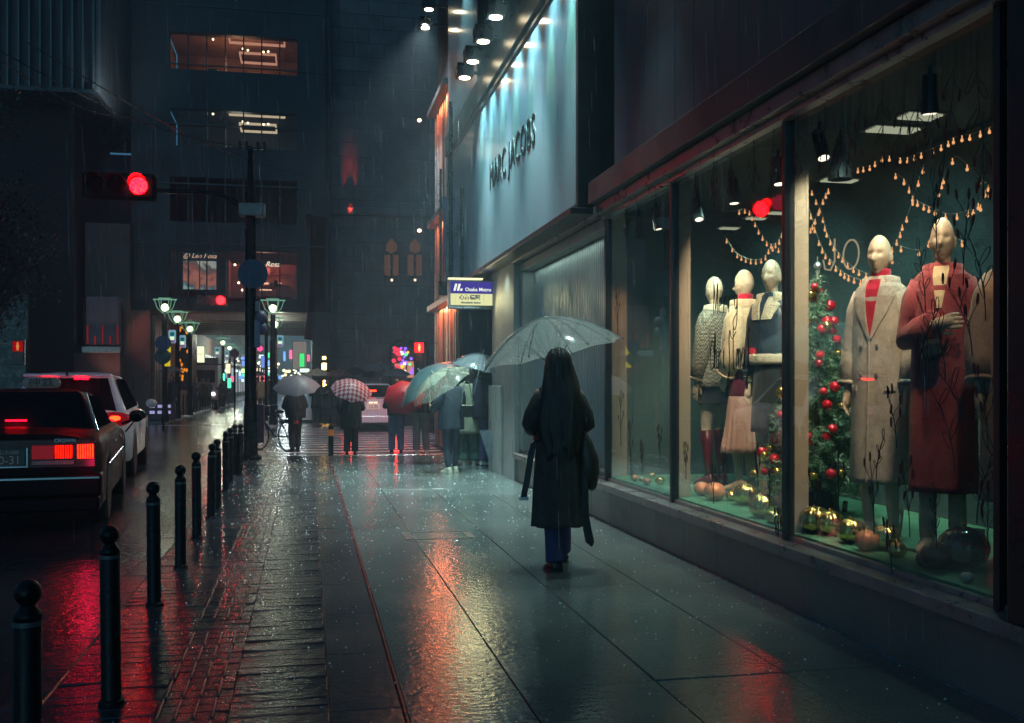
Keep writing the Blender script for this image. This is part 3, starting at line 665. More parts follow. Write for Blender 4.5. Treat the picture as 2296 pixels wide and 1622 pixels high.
slamp(612,692,34,'globe street lamp with winged cap right of the traffic pole',fl); slamp(617,728,43,'globe street lamp just below and behind the one right of the traffic pole',fl)
for i,(u,v,Y) in enumerate(((500,769,61),(515,781,70),(526,787,80),(580,815,95),(586,821,105),(591,818,112),(598,822,120),(604,826,128),(611,829,136),(616,836,145),(621,841,152),(626,846,160),(631,848,168))):
    slamp(u,v,Y,'small glowing globe lamp far down the street, number %s counted from the arcade lamps outward'%(['one','two','three','four','five','six','seven','eight','nine','ten','eleven','twelve','thirteen'][i]),fl)
random.seed(90)
for k in range(26):
    u=random.uniform(576,690) if k<20 else random.uniform(500,545); v=816+(u-576)*.30+random.uniform(-14,12) if k<20 else random.uniform(800,850); Y=random.uniform(75,150); q=atY(u,v,Y)
    o=MB().ell((0,0,0),Y*.00135*random.uniform(.7,1.2),8,6).build('lamp_globe',EM('far_globe_%d'%(k%3),[(.9,1,.6),(1,.8,.45),(.7,.95,1)][k%3],2.4),smooth=True); o.location=q; tag(o,'tiny glowing %s lamp globe deep in the far street'%['green white','amber','cold white'][k%3],'lamp','tiny %s lamp globes deep in the far street'%['green white','amber','cold white'][k%3])
# lantern banners on lamps
def lantern(u,v,Y,wpx,hpx,label,k):
    q=atY(u,v,Y); d=(Y*cos(TH)+q.x*sin(TH))/F; w=wpx*d/2; h=hpx*d/2
    t=thing('banner_lantern',label,'lantern sign',(q.x,Y,q.z),group='lit banner lanterns in the far street')
    MB().box(-w,w,0,.08,-h,h).build('panel',EM('lantern_%d'%k,[(.3,.55,.75),(.8,.3,.12)][k],.55),t,bev=.04)
    MB().lathe([(w*.62,-.012),(w*.62,0)],(0,0,h*.35),16,'y').build('roundel',EM('roundel_%d'%k,[(.0,.22,.2),(1,.55,.25)][k],.5),t)
    MB().box(-w*.55,w*.55,-.01,0,-h*.5,h*.0).build('pale_field',EM('field_glow',(.8,1,.65),.95),t)
    MB().box(-w*.7,w*.7,-.01,0,-h*.92,-h*.58).build('lower_pattern',EM('purple_pattern',(.4,.15,.3),.5),t)
    return t
for a in ((386,755,37,16,30,'blue white lantern sign with green roundel, first from the arcade end',0),(409,766,40.4,15,28,'blue white lantern sign with green roundel, second from the arcade end',0),(557-0,772,43,1,1,'',0),(621*1.0+7,765,43,15,26,'blue white lantern sign with green roundel right of the yellow banner',0),(487,789,61,11,22,'cream lantern sign with dark roundel below a far lamp',0),(509,796,66,9,18,'grey lantern sign with small flame mark',0),(528,796,66,9,18,'orange lantern sign beside the grey one',1)):
    if a[5]: lantern(a[0],a[1],a[2],a[3],a[4],a[5],a[6])
for k,(u,v,Y) in enumerate(((580,838,95),(591,842,105),(598,845,112),(604,848,120),(610,850,128),(615,852,136))): lantern(u,v,Y,5,12,'tiny lit lantern sign under a distant globe lamp, %s along'%['first','second','third','fourth','fifth','sixth'][k],1 if k%2==0 else 0)
# thin bollards lining the far street
bb=None
for k in range(26):
    y=39.5+k*1.35; x=-5.25
    if bb is None:
        bb=MB().tube([(0,0,0),(0,0,.85)],.035,8,round_=True).build('slim_bollard',m_pole); tag(bb,'slim dark bollard on the far street kerb','bollard','slim bollards along the far kerb'); bb.location=(x,y,0); c=bb
    else:
        c=bb.copy(); COL.objects.link(c); c.location=(x,y,0)
# round road signs on poles
def rsign(u,v,Y,r,label,mat,zb=0,pole=True,diag=False):
    q=atY(u,v,Y); t=thing('round_road_sign',label,'road sign',(q.x,Y,0))
    MB().lathe([(r,-.02),(r,.0)],(0,0,q.z),28,'y').build('disc',mat,t)
    MB().lathe([(r*1.0,.004),(r*.97,.02)],(0,0,q.z),28,'y').build('back_plate',m_steel,t)
    if pole: MB().tube([(0,.06,0),(0,.06,q.z+.2)],.03,8).build('pole',m_pole,t)
    return t
m_bsign=M('sign_navy',(.04,.06,.13),.5,var=.2); m_rsign=M('sign_rose',(.2,.1,.13),.5)
rsign(366,770,30,.22,'round dark blue road sign on the pole by the arcade entrance',m_bsign)
rsign(365,800,30.05,.22,'second round dark sign below the blue one by the arcade entrance',m_blk,pole=False)
rsign(526,793,42,.18,'small round rose coloured sign seen before the arcade',m_rsign)
for u,v,h,lb_ in ((376,783,14,'upper yellow plate behind the round dark sign'),(375,817,9,'lower yellow plate behind the round dark sign')):
    q=atY(u,v,30.2); o=MB().box(-.08,.08,0,.03,-h*.0135/2,h*.0135).build('yellow_plate',EM('yellow_plate',(1,.75,.02),.6)); o.location=q; tag(o,lb_,'sign plate')
# ================================================================ BOLLARDS
tops=[(62,1300),(250,1178),(346,1080),(405,1042),(442,1013),(473,993),(488,984),(506,966),(516,958),(528,950),(538,950)]
first=None
m_band=M('bollard_band',(.09,.10,.11),.35,.2,var=.2)
bl=['nearest the camera, cut off by the frame','second from the camera','third from the camera','fourth from the camera','fifth from the camera','sixth from the camera','seventh from the camera','eighth from the camera','ninth from the camera','tenth from the camera','last before the traffic pole']
for i,(u,v) in enumerate(tops):
    q=atZ(u,v+1,.775); lb='wet black ball topped bollard on the kerb, '+bl[i]
    if first is None:
        t=thing('bollard',lb,'bollard',(q.x,q.y,0),group='black ball topped bollards along the kerb'); first=t
        MB().lathe([(.056,-.02),(.056,.015),(.042,.02),(.042,.63)],n=24).build('post',m_pole,t,smooth=True,bev=.002)
        MB().lathe([(.0445,.632),(.0445,.648)],n=24).build('band',m_band,t,smooth=False)
        MB().lathe([(.042,.650),(.043,.664),(.037,.678),(.027,.690),(.025,.700)],n=24).build('neck',m_pole,t,smooth=True)
        MB().ell((0,0,.735),.042,24,16).build('ball',m_pole,t,smooth=True)
    else:
        c=copy_tree(first,loc=(q.x,q.y,0),label=lb); c.rotation_euler=(R(random.uniform(-1,1)),R(random.uniform(-1.2,1.2)),random.uniform(0,3))
# orange banded flexible post near the crossing
q=atZ(742,1022,0); t=thing('delineator_post','short dark post with orange band standing at the crossing edge','post',(q.x,q.y,0))
MB().tube([(0,0,0),(0,0,.55)],.05,12,round_=True).build('post',m_pole,t,smooth=True)
MB().lathe([(.053,.38),(.053,.5)],n=16).build('band',M('orange_reflector',(.7,.22,.03),.4,emit=(.9,.3,.05),es=.12),t)
# ================================================================ TRAFFIC POLE
q=atZ(562,1030,0); PX,PY=q.x,q.y
tp=thing('traffic_pole','tall dark traffic pole with long curved signal arm at the end of the bollard row','traffic light',(PX,PY,0))
zt=atY(562,460,PY).z
MB().lathe([(.2,0),(.2,.05),(.13,.09),(.125,.9),(.11,1.0),(.10,2.5),(.095,zt+.2),(.06,zt+.5),(.05,zt+1.0)],n=20).build('pole',m_pole,tp,smooth=True,bev=.003)
A=[atY(u,v,PY)-Vector((PX,PY,0)) for u,v in ((562,474),(545,466),(520,448),(490,436),(450,431),(400,430),(355,428))]
A=[p+Vector((0,0,.0)) for p in A]
MB().tube(A,[.06,.055,.05,.045,.04,.04,.04],10,round_=True).build('arm',m_pole,tp,smooth=True)
# signal head : horizontal housing with three lenses
hc=atY(313,420,PY)-Vector((PX,PY,0)); sgap=.42
hb=MB().box(hc.x-.95,hc.x+.28,-.12,.16,hc.z-.23,hc.z+.23).build('signal_housing',M('signal_green_grey',(.008,.009,.010),.8,spec=.1),tp,bev=.06,seg=3)
redm=graph('red_led_lens',lambda nt,b,L: None)
nt=redm.node_tree; nt.nodes.clear(); L=nt.links.new
e=N(nt,'ShaderNodeEmission'); o=N(nt,'ShaderNodeOutputMaterial'); tc=N(nt,'ShaderNodeTexCoord'); vo=N(nt,'ShaderNodeTexVoronoi'); vo.inputs['Scale'].default_value=42
L(tc.outputs['Object'],vo.inputs[0]); r=N(nt,'ShaderNodeValToRGB'); r.color_ramp.elements[0].color=(1,.0032,.0008,1); r.color_ramp.elements[0].position=.1; r.color_ramp.elements[1].color=(1,.0002,.0013,1); r.color_ramp.elements[1].position=.5
L(vo.outputs['Distance'],r.inputs[0]); L(r.outputs[0],e.inputs[0]); e.inputs[1].default_value=110; L(e.outputs[0],o.inputs[0])
MB().ell((0,0,0),(.15,.035,.15),28,14).build('red_lens',redm,tp,smooth=True,loc=(hc.x,-.13,hc.z))
for k in (1,2): MB().ell((hc.x-.36*k+.0,-.12,hc.z),(.15,.03,.15),24,12).build('dark_lens',M('unlit_lens',(.006,.007,.007),1,var=0,spec=.05),tp,smooth=True)
for k in (0,1,2):
    pts=[(cos(t),sin(t)) for t in [PI*.02+PI*.96*j/16 for j in range(17)]]
    b=MB(); b.loft([[(hc.x-.36*k+.17*c,-.13,hc.z+.17*s),(hc.x-.36*k+.178*c,-.13,hc.z+.178*s),(hc.x-.36*k+.178*c,-.13-.28*max(.15,s),hc.z+.178*s+.0),(hc.x-.36*k+.17*c,-.13-.28*max(.15,s),hc.z+.17*s)] for c,s in pts])
    b.build('visor',m_blk,tp)
lamp('signal_red_light','POINT',(PX+hc.x,PY-.9,hc.z),.6,(1,.02,.08),.15)
# items on the pole
q=atY(568,617,PY)-Vector((PX,PY,0)); MB().lathe([(.265,-.2),(.265,-.185)],(q.x,0,q.z),36,'y').build('round_sign_back',M('sign_back_blue',(.03,.045,.09),.45,.2),tp)
q=atY(552,474,PY)-Vector((PX,PY,0)); MB().box(q.x-.12,q.x+.34,-.2,.1,q.z-.1,q.z+.12).build('control_box',M('grey_box',(.16,.17,.18),.5),tp,bev=.01)
q=atY(582,712,PY)-Vector((PX,PY,0)); MB().ell((q.x+.02,0,q.z),(.12,.14,.13),14,10).build('loudspeaker',M('speaker_lilac',(.12,.12,.18),.5),tp,smooth=True); MB().ell((q.x+.05,0,q.z-.2),(.09,.12,.12),14,10).build('loudspeaker',MATS['speaker_lilac'],tp,smooth=True)
q=atY(580,690,PY)-Vector((PX,PY,0)); MB().box(q.x-.06,q.x+.02,-.1,.04,q.z-.08,q.z+.1).build('control_box',MATS['grey_box'],tp,bev=.01)
q=atY(576,748,PY)-Vector((PX,PY,0)); MB().box(q.x-.04,q.x+.06,-.1,.04,q.z-.26,q.z+.25).build('number_plate',M('blue_grey_plate',(.12,.15,.24),.5),tp,bev=.005)
MB().box(.11,.24,-.1,.12,.3,1.0).build('push_button_box',M('poster_box',(.1,.03,.05),.4,var=.6,scale=9),tp,bev=.01)
q=atY(566,335,PY)-Vector((PX,PY,0)); b=MB()
b.box(q.x-.25,q.x+.25,-.02,.02,q.z,q.z+.03)
for dx in (-.22,-.1,.1,.22): b.tube([(q.x+dx,0,q.z),(q.x+dx,0,q.z+.12)],.03,8,round_=True)
b.tube([(0,0,zt+.9),(0,0,q.z+.05)],.04,8); b.build('antenna_head',m_blk,tp)
# far signals
def simple_signal(u,v,Y,label,ped=False,r=.11,s=2.2,E=4):
    q=atY(u,v,Y); t=thing('pedestrian_signal' if ped else 'traffic_signal',label,'traffic light',(q.x,Y,0))
    if ped:
        MB().box(-.16,.16,0,.2,q.z-.52,q.z+.2).build('housing',m_blk,t,bev=.02)
        MB().box(-.13,.13,-.01,-.001,q.z-.14,q.z+.14).build('red_panel',EM('ped_red_field_%d'%int(s*10),(1,.0015,.003),s*8 if s>1 else .3),t)
        b=MB(); b.ell((0,-.02,q.z+.085),(.026,.01,.03),10,8).box(-.035,.035,-.03,-.011,q.z-.03,q.z+.05).box(-.025,.025,-.03,-.011,q.z-.11,q.z-.03); b.build('standing_figure',EM('ped_figure_%d'%int(s*10),(1,.4,.1),s*1.1),t)
        MB().box(-.12,.12,-.01,-.001,q.z-.46,q.z-.2).build('dark_panel',m_frame,t)
    else:
        MB().box(-.85,.22,0,.2,q.z-.2,q.z+.2).build('housing',m_blk,t,bev=.04)
        MB().ell((0,-.02,q.z),(r*1.35,.03,r*1.35),20,12).build('red_lens',EM('far_red_lens',(1,.0015,.002),70),t,smooth=True)
        MB().tube([(.22,.1,q.z),(1.6,.1,q.z+.1)],.05,8).build('arm',m_pole,t)
    MB().tube([(1.6 if not ped else .25,.1,0),(1.6 if not ped else .25,.1,q.z+.2)],.06,10).build('pole',m_pole,t)
    lamp('signal_glow','POINT',(q.x,Y-.4,q.z),E,(1,.02,.03),.1)
    return t
simple_signal(495,674,37.5,'far traffic signal glowing red before the bridging building',E=35)
simple_signal(940,780,31,'red pedestrian signal standing by the stone building crossing',True,E=10)
simple_signal(40,777,30,'dim red pedestrian signal above the taxi',True,s=.5,E=1)
b=MB(); b.tube([(0,0,0),(0,0,3.1)],.02,6); q=atZ(365,905,0)
# purple reflective barrier box far left of the crossing
q=atZ(385,937,0); t=thing('reflective_barrier','low dark barrier box with lilac reflectors at the arcade corner','barrier',(q.x,38.6,0))
MB().box(-.5,.5,-.2,.2,0,.65).build('box',M('barrier_dark',(.06,.03,.05),.5),t,bev=.03)
for k in range(3):
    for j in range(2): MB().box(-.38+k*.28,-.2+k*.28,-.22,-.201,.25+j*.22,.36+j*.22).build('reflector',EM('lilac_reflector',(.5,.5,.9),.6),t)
# ================================================================ CARS
m_rubber=M('tyre_rubber',(.015,.015,.016),.6,var=.2); m_cglass=M('car_glass',(.012,.014,.017),.12,0,var=0,spec=.0,bump=.1,bscale=140)
m_red=EM('tail_light_red',(1,.001,.006),20); m_redh=EM('tail_light_hot',(1,.012,.002),22); m_redd=M('tail_lens_unlit',(.12,.005,.01),.15,emit=(1,.01,.03),es=.12)
def ss(a,b,x): x=max(0,min(1,(x-a)/(b-a))); return x*x*(3-2*x)
def car_body(t,L_,W,zs,belt,deck,arches,wr,paint,tuck=.1,tail=.35,nose=.6,crown=.03,rear_lean=0):
    """lofted lower body: y from 0 (rear bumper) to L_ (nose)"""
    rings=[]; n=72
    for i in range(n+1):
        y=L_*(.5-.5*cos(PI*i/n)) if i<n else L_
        y=L_*i/n
        wf=W*(1-tuck*(1-ss(0,tail,y))**2.2-.22*(1-ss(0,nose,L_-y))**2.2)
        zb=zs
        for ay in arches:
            d=abs(y-ay)
            if d<wr*1.18: zb=max(zb,math.sqrt(max(0,(wr*1.18)**2-d*d))+wr*.95)
        B=belt(y); D=deck(y); fl=zs
        w=wf
        zb=min(zb,B-.12)
        half=[(0,fl+.02),(w-.30,fl+.02),(w-.28,zb),(w-.03,zb),(w,zb+.05),(w+.004,zb*.4+B*.6),(w-.015,B-.05),(w-.05,B),(w-.14,D),(w*.5,D+crown),(0,D+crown*1.2)]
        rg=[(x,y,z) for x,z in half]+[(-x,y,z) for x,z in half[-2:0:-1]]
        rings.append(rg)
    o=MB().loft(rings).build('body',paint,t,smooth=True); md=o.modifiers.new('e','EDGE_SPLIT'); md.split_angle=R(38); return o
def cabin(t,W,y0,y1,y2,y3,zb0,zb1,zr,wr,paint,lean=.0,glassname='window'):
    # y0 base of rear glass, y1 rear roof edge, y2 front roof edge, y3 base of windscreen
    wb=W
    def P(y,z,w): return [(-w,y,z),(w,y,z)]
    v=[(-wb,y0,zb0),(wb,y0,zb0),(-wr,y1,zr),(wr,y1,zr),(-wr,y2,zr-.02),(wr,y2,zr-.02),(-wb,y3,zb1),(wb,y3,zb1),(-wr*.6,(y1+y2)/2,zr+.035),(wr*.6,(y1+y2)/2,zr+.035)]
    f=[(0,1,3,2),(2,3,9,8),(8,9,5,4),(4,5,7,6),(0,2,8,4,6),(1,7,5,9,3),(0,6,7,1)]
    b=MB(); b.add(v,f); b.build('cabin',paint,t,smooth=False,bev=.09,seg=5)
    V=[Vector(p) for p in v]
    def pane(a,b_,c,d,i0,i1,j0,j1,off,name='window'):
        def at(s,r): return (a.lerp(b_,s)).lerp(d.lerp(c,s),r)
        nrm=(b_-a).cross(d-a).normalized()*off
        pts=[at(i0,j0),at(i1,j0),at(i1,j1),at(i0,j1)]
        m=MB(); m.add([p+nrm for p in pts]+[p-nrm*.6 for p in pts],[(0,1,2,3),(7,6,5,4),(0,4,5,1),(1,5,6,2),(2,6,7,3),(3,7,4,0)]); return m.build(name,m_cglass,t,bev=.004)
    pane(V[0],V[1],V[3],V[2],.07,.93,.1,.9,.006,'rear_window')
    pane(V[7],V[6],V[4],V[5],.06,.94,.08,.92,.006,'windscreen')
    ym=(y1+y2)/2
    for sx,(A_,B_,C_,D_) in ((1,(V[1],V[7],V[5],V[3])),(-1,(V[6],V[0],V[2],V[4]))):
        if sx==1:
            pane(A_,B_,C_,D_,.12,.30,.12,.88,.008,'side_window'); pane(A_,B_,C_,D_,.32,.56,.12,.9,.008,'side_window'); pane(A_,B_,C_,D_,.59,.88,.12,.9,.008,'side_window')
        else: pane(A_,B_,C_,D_,.12,.42,.12,.9,.008,'side_window'); pane(A_,B_,C_,D_,.45,.88,.12,.9,.008,'side_window')
def wheel(t,x,y,r,w=.2):
    s=1 if x>0 else -1
    o=MB().lathe([(r*.62,-w/2),(r*.94,-w/2),(r,-w*.35),(r,w*.35),(r*.94,w/2),(r*.62,w/2)],(0,0,0),32,'x').build('wheel',m_rubber,t,smooth=False,bev=.006,loc=(x,y,r))
    b=MB().lathe([(r*.6,-w*.3),(r*.64,s*0+w*.42*s if s>0 else -w*.42)],(0,0,0),24,'x')
    b=MB(); b.lathe([(r*.2,s*w*.36),(r*.62,s*w*.44),(r*.62,s*w*.2),(r*.1,s*w*.2)],(0,0,0),24,'x'); b.build('rim',m_steel,o)
    b=MB()
    for k in range(10):
        a=2*PI*k/10; b.tube([(s*w*.4,.05*cos(a),.05*sin(a)),(s*w*.43,r*.58*cos(a),r*.58*sin(a))],.018,5)
    b.build('spoke',m_steel,o)
    return o
m_taxi=M('black_taxi_paint',(.004,.003,.004),.42,.0,var=.1,coat=.0,rvar=.08,bump=.15,bscale=120,spec=.10)
m_suv=M('white_suv_paint',(.72,.72,.78),.3,0,var=.05,coat=.3,rvar=.06,bump=.08,bscale=120)
# ---- taxi
tx=thing('taxi','black taxi sedan with roof lamp and red tail lights waiting beside the bollards','taxi',(-2.87,10.5,-.10),R(6.5))
W=.85
beltT=lambda y: .95-.05*(1-ss(0,.6,y))-.12*ss(3.2,4.6,y)
deckT=lambda y: 1.0-.04*(1-ss(0,.5,y))-.16*ss(3.4,4.6,y)+.0
car_body(tx,4.6,W,.22,beltT,deckT,(1.0,3.78),.31,m_taxi,tuck=.1,tail=.3)
cabin(tx,.76,.78,1.32,2.75,3.35,.95,.94,1.395,.58,m_taxi)
for x in (-.76,.76):
    for y in (1.0,3.78): wheel(tx,x,y,.31)
b=MB(); b.box(-.86,.86,-.09,.25,.37,.60).box(-.84,.84,-.07,.2,.22,.37); b.build('bumper',m_taxi,tx,bev=.035,seg=3)
MB().box(-.84,.84,-.103,-.091,.55,.568).build('bumper_trim',m_chrome,tx)
MB().box(-.80,.80,-.02,.03,.655,.94).build('tail_panel',M('dark_red_panel',(.03,.004,.008),.25),tx,bev=.01)
m_redf=graph('ribbed_red_lamp',lambda nt,b,L:None); nt=m_redf.node_tree; nt.nodes.clear(); L=nt.links.new
e=N(nt,'ShaderNodeEmission'); o=N(nt,'ShaderNodeOutputMaterial'); tc=N(nt,'ShaderNodeTexCoord'); wv=N(nt,'ShaderNodeTexWave'); wv.inputs['Scale'].default_value=14; wv.bands_direction='X'; n=N(nt,'ShaderNodeTexNoise'); n.inputs['Scale'].default_value=14
L(tc.outputs['Object'],wv.inputs[0]); L(tc.outputs['Object'],n.inputs[0]); mm=N(nt,'ShaderNodeMath',operation='MULTIPLY'); L(wv.outputs['Fac'],mm.inputs[0]); L(n.outputs[0],mm.inputs[1])
r=N(nt,'ShaderNodeValToRGB'); r.color_ramp.elements[0].color=(.03,.0001,.0004,1); r.color_ramp.elements[0].position=.08; r.color_ramp.elements[1].color=(1,.009,.002,1); r.color_ramp.elements[1].position=.62
L(mm.outputs[0],r.inputs[0]); L(r.outputs[0],e.inputs[0]); e.inputs[1].default_value=18; L(e.outputs[0],o.inputs[0])
m_redf2=m_redf.copy(); m_redf2.name='ribbed_red_lamp_dim'
for nd in m_redf2.node_tree.nodes:
    if nd.type=='EMISSION': nd.inputs[1].default_value=5
for s in (1,-1):
    MB().box(s*.63,s*.785,-.035,-.02,.745,.885).build('tail_light',m_redf,tx,bev=.008)
    MB().box(s*.42,s*.59,-.033,-.02,.75,.88).build('tail_light',m_redf2,tx,bev=.006)
    MB().box(s*.22,s*.415,-.031,-.02,.745,.88).build('reflector_panel',m_redd,tx,bev=.004)
    MB().box(s*.22,s*.60,-.034,-.02,.69,.73).build('reverse_lamp',M('clear_lamp',(.25,.22,.2),.2,var=.4,scale=30),tx,bev=.004)
pl=MB().box(-.165,.165,-.045,-.03,.685,.85).build('number_plate',M('green_plate',(.03,.09,.07),.4),tx,bev=.003)
m_pw=M('plate_white',(.5,.5,.47),.5)
text('plate_writing','60-31',.115,m_pw,tx,(.0,-.047,.74),(PI/2,0,0),.002,sx=.95)
text('plate_writing','なにわ500',.048,m_pw,tx,(.0,-.047,.818),(PI/2,0,0),.002)
MB().box(-.19,.19,-.055,-.028,.67,.683).box(-.19,-.175,-.055,-.028,.683,.86).box(.175,.19,-.055,-.028,.683,.86).build('plate_frame',m_chrome,tx)
text('badge','CROWN',.05,m_chrome,tx,(.52,-.025,.925),(PI/2,0,0),.003)
rs=MB().box(-.12,.28,1.75,1.87,1.435,1.555).build('roof_lamp',M('roof_lamp_body',(.10,.11,.12),.3,emit=(.4,.45,.5),es=.04),tx,bev=.055,seg=4)
text('lettering','神鉄',.11,M('lamp_letter',(.02,.02,.02),.4),rs,(.08,1.742,1.495),(PI/2,0,0),.002,sx=1.3)
MB().box(-.15,.05,.86,.88,1.09,1.105).build('brake_lamp',m_red,tx); MB().box(-.17,.03,.74,.76,1.015,1.03).build('brake_lamp',m_red,tx)
MB().box(-.22,.0,.5,.52,.99,1.0)
for s in (1,-1): MB().tube([(s*.84,3.5,.95),(s*.98,3.48,1.0)],.02,6).ell((s*1.02,3.47,1.03),(.09,.05,.06),12,8).build('side_mirror',m_taxi,tx,smooth=True)
MB().tube([(.86,.9,.62),(.86,3.3,.66)],.012,6).build('side_trim',m_chrome,tx)
b=MB(); b.box(.845,.862,1.95,2.1,.80,.83).box(.845,.862,2.95,3.1,.80,.83); b.build('door_handle',m_chrome,tx)
for s in (1,-1): MB().tube([(s*.755,.80,.98),(s*.59,1.31,1.385)],.012,6).build('pillar_trim',m_chrome,tx)
# ---- white suv
sv=thing('white_suv','white suv with glowing teardrop tail lamp and dark glass ahead of the taxi','car',(-3.56,15.9,-.10),R(4.8))
beltS=lambda y: 1.02-.12*(1-ss(0,.5,y))-.10*ss(2.8,4.5,y)
deckS=lambda y: 1.06-.2*(1-ss(0,.35,y))-.16*ss(3.0,4.6,y)
car_body(sv,4.6,.92,.28,beltS,deckS,(.95,3.65),.35,m_suv,tuck=.16,tail=.7,nose=.8)
cabin(sv,.84,.28,.62,2.4,3.35,.98,1.03,1.63,.62,m_suv)
for x in (-.82,.82):
    for y in (.95,3.65): wheel(sv,x,y,.35,.22)
MB().box(-.62,.62,.33,.56,1.585,1.635).build('roof_spoiler',m_suv,sv,bev=.02,seg=3)
b=MB(); b.box(-.84,.84,-.06,.3,.30,.46).build('bumper_skirt',m_blk,sv,bev=.04,seg=3)
for a,c in ((.1,.30),(-.36,-.14)): MB().box(a,c,.318,.33,1.545,1.57).build('brake_lamp',m_red,sv)
MB().box(-.02,.02,.3,.35,1.6,1.66).build('antenna_fin',m_blk,sv)
for s in (1,-1):
    tl=lambda p,s=s: Vector((p.x,p.y+.25*abs(p.x)**1.2 if p.x*s>0 else p.y,p.z*(1-.35*(-p.x*s/.25 if p.x*s<0 else .3*p.x*s/.25))))
    MB().ell((s*.70,.12,.94),(.27,.14,.115),24,12,rot=Matrix.Rotation(-s*.55,3,'Z')).build('tail_lamp',m_redd,sv,smooth=True)
    MB().ell((s*.735,.055,.955),(.13,.12,.055),20,10,rot=Matrix.Rotation(-s*.6,3,'Z')).build('lit_core',m_redh,sv,smooth=True)
    MB().ell((s*.60,.005,.93),(.12,.05,.02),16,8,rot=Matrix.Rotation(-s*.3,3,'Z')).build('lit_strip',m_red,sv,smooth=True)
    MB().ell((s*1.03,3.2,1.12),(.10,.07,.08),12,8).build('side_mirror',m_suv,sv,smooth=True)
MB().box(-.18,.18,-.02,.02,.62,.78).build('number_plate',m_pw,sv,bev=.004)
# fender pole of the taxi (marker stalk)
b=MB(); b.tube([(.86,3.95,.82),(1.0,4.0,1.0)],.012,6).ell((1.02,4.0,1.05),(.12,.05,.07),14,8).build('fender_mirror',m_blk,tx,smooth=True)
# ---- distant white sedan at the crossing
cx=atY(834,900,31); cs=thing('white_sedan','white car seen from behind on the crosswalk road between two umbrellas','car',(cx.x,30.4,-.10),R(0))
m_sed=M('white_sedan_paint',(.75,.75,.78),.25,0,var=.05,coat=.6)
car_body(cs,4.5,.87,.25,lambda y:.98-.04*(1-ss(0,.5,y)),lambda y:1.02-.05*(1-ss(0,.5,y))-.1*ss(3,4.5,y),(.9,3.6),.31,m_sed,tuck=.1,tail=.4)
cabin(cs,.78,.45,.95,2.5,3.3,1.0,.98,1.46,.6,m_sed)
for x in (-.76,.76):
    for y in (.9,3.6): wheel(cs,x,y,.31)
MB().box(-.2,.2,-.03,.0,.68,.86).build('number_plate',M('plate_lit',(.6,.55,.5),.5,emit=(1,.6,.45),es=.25),cs,bev=.004)
text('plate_writing','12-33',.12,m_ink,cs,(0,-.035,.76),(PI/2,0,0),.002)
for s in (1,-1):
    MB().box(s*.62,s*.84,-.02,.08,.70,.95).build('tail_light',m_redh,cs,bev=.02)
    MB().box(s*.02,s*.12,-.04,-.01,.88,.9).build('plate_lamp',EM('plate_bulb',(1,.6,.35),3),cs)
MB().box(-.14,.14,.68,.71,1.22,1.26).build('brake_lamp',m_redh,cs)
MB().box(-.82,.82,-.06,.1,.28,.5).build('bumper',m_sed,cs,bev=.04)
lamp('sedan_tail_glow','POINT',(cx.x+.72,29.8,.7),5,(1,.02,.04),.1); lamp('sedan_tail_glow','POINT',(cx.x-.72,29.8,.7),3,(1,.02,.04),.1)
# ---- far truck in the street
q=atZ(549,893,-.1); tk=thing('white_truck','pale truck with lit headlamps driving up the far street','truck',(q.x,58,-.1))
k=1.0
MB().box(-.95,.95,.3,5,.5,2.5).build('body',M('truck_lilac',(.35,.32,.4),.5),tk,bev=.08)
MB().box(-.8,.8,.27,.3,1.5,2.2).build('windscreen',m_cglass,tk)
MB().box(-.95,.95,.6,5,2.55,2.9).build('roof_box',M('truck_roof',(.2,.2,.25),.6),tk,bev=.03)
for s in (1,-1): MB().ell((s*.7,.25,.85),(.12,.05,.1),10,8).build('headlamp',EM('headlamp',(1,.95,.75),4),tk)
for x in (-.8,.8): wheel(tk,x,1.2,.4)
# ================================================================ BICYCLE
q=atZ(650,1012,-.1); q2=atZ(690,1004,-.1)
bk=thing('bicycle','dark bicycle pushed by the person under the pale umbrella','bicycle',(q.x-.05,q.y-.1,-.1),math.atan2(q2.y-q.y,q2.x-q.x)*0+R(38))
bm=M('bike_frame',(.02,.025,.06),.25,.3)
WBb=1.0
for y in (0,WBb):
    b=MB(); n=28
    ring=[(0,y+.32*cos(2*PI*k/n),.33+.32*sin(2*PI*k/n)) for k in range(n+1)]; wheel_o=b.tube(ring,.018,6,cap=False).build('tyre',m_rubber,bk,smooth=True)
    b=MB()
    for k in range(12): a=PI*k/12*2; b.tube([(0,y,.33),(0,y+.30*cos(a),.33+.30*sin(a))],.004,4)
    b.tube([(-.04,y,.33),(.04,y,.33)],.02,8); b.build('spoke',m_chrome,bk)
b=MB(); seat=(0,.32,.80); bb_=(0,.42,.30); hd_=(0,.80,.82)
b.tube([(0,0,.33),bb_,seat,(0,0,.33)],.014,6).tube([bb_,(0,.84,.62)],.018,6).tube([(0,.33,.74),hd_],.014,6).tube([(0,WBb,.33),(0,.84,.62),(0,.77,.95)],.016,6); b.build('frame',bm,bk,smooth=True)
MB().ell((0,.28,.86),(.09,.14,.04),12,8).build('saddle',m_blk,bk,smooth=True)
MB().tube([(-.26,.66,1.02),(-.2,.78,1.0),(0,.78,.98),(.2,.78,1.0),(.26,.66,1.02)],.012,6).build('handlebar',m_chrome,bk,smooth=True)
b=MB(); b.box(-.16,.16,.85,1.12,.75,.98); b.build('basket',m_blk,bk,bev=.02)
MB().box(-.03,.03,-.35,-.31,.62,.68).build('rear_reflector',m_redd,bk)
MB().ell((0,1.1,.7),(.035,.05,.035),8,6).build('headlamp',m_chrome,bk)
b=MB(); b.tube([(0,-.34,.33),(0,-.25,.56),(0,0,.68),(0,.2,.62)],.012,4).box(-.07,.07,-.25,.15,.68,.7); b.build('mudguard',bm,bk)
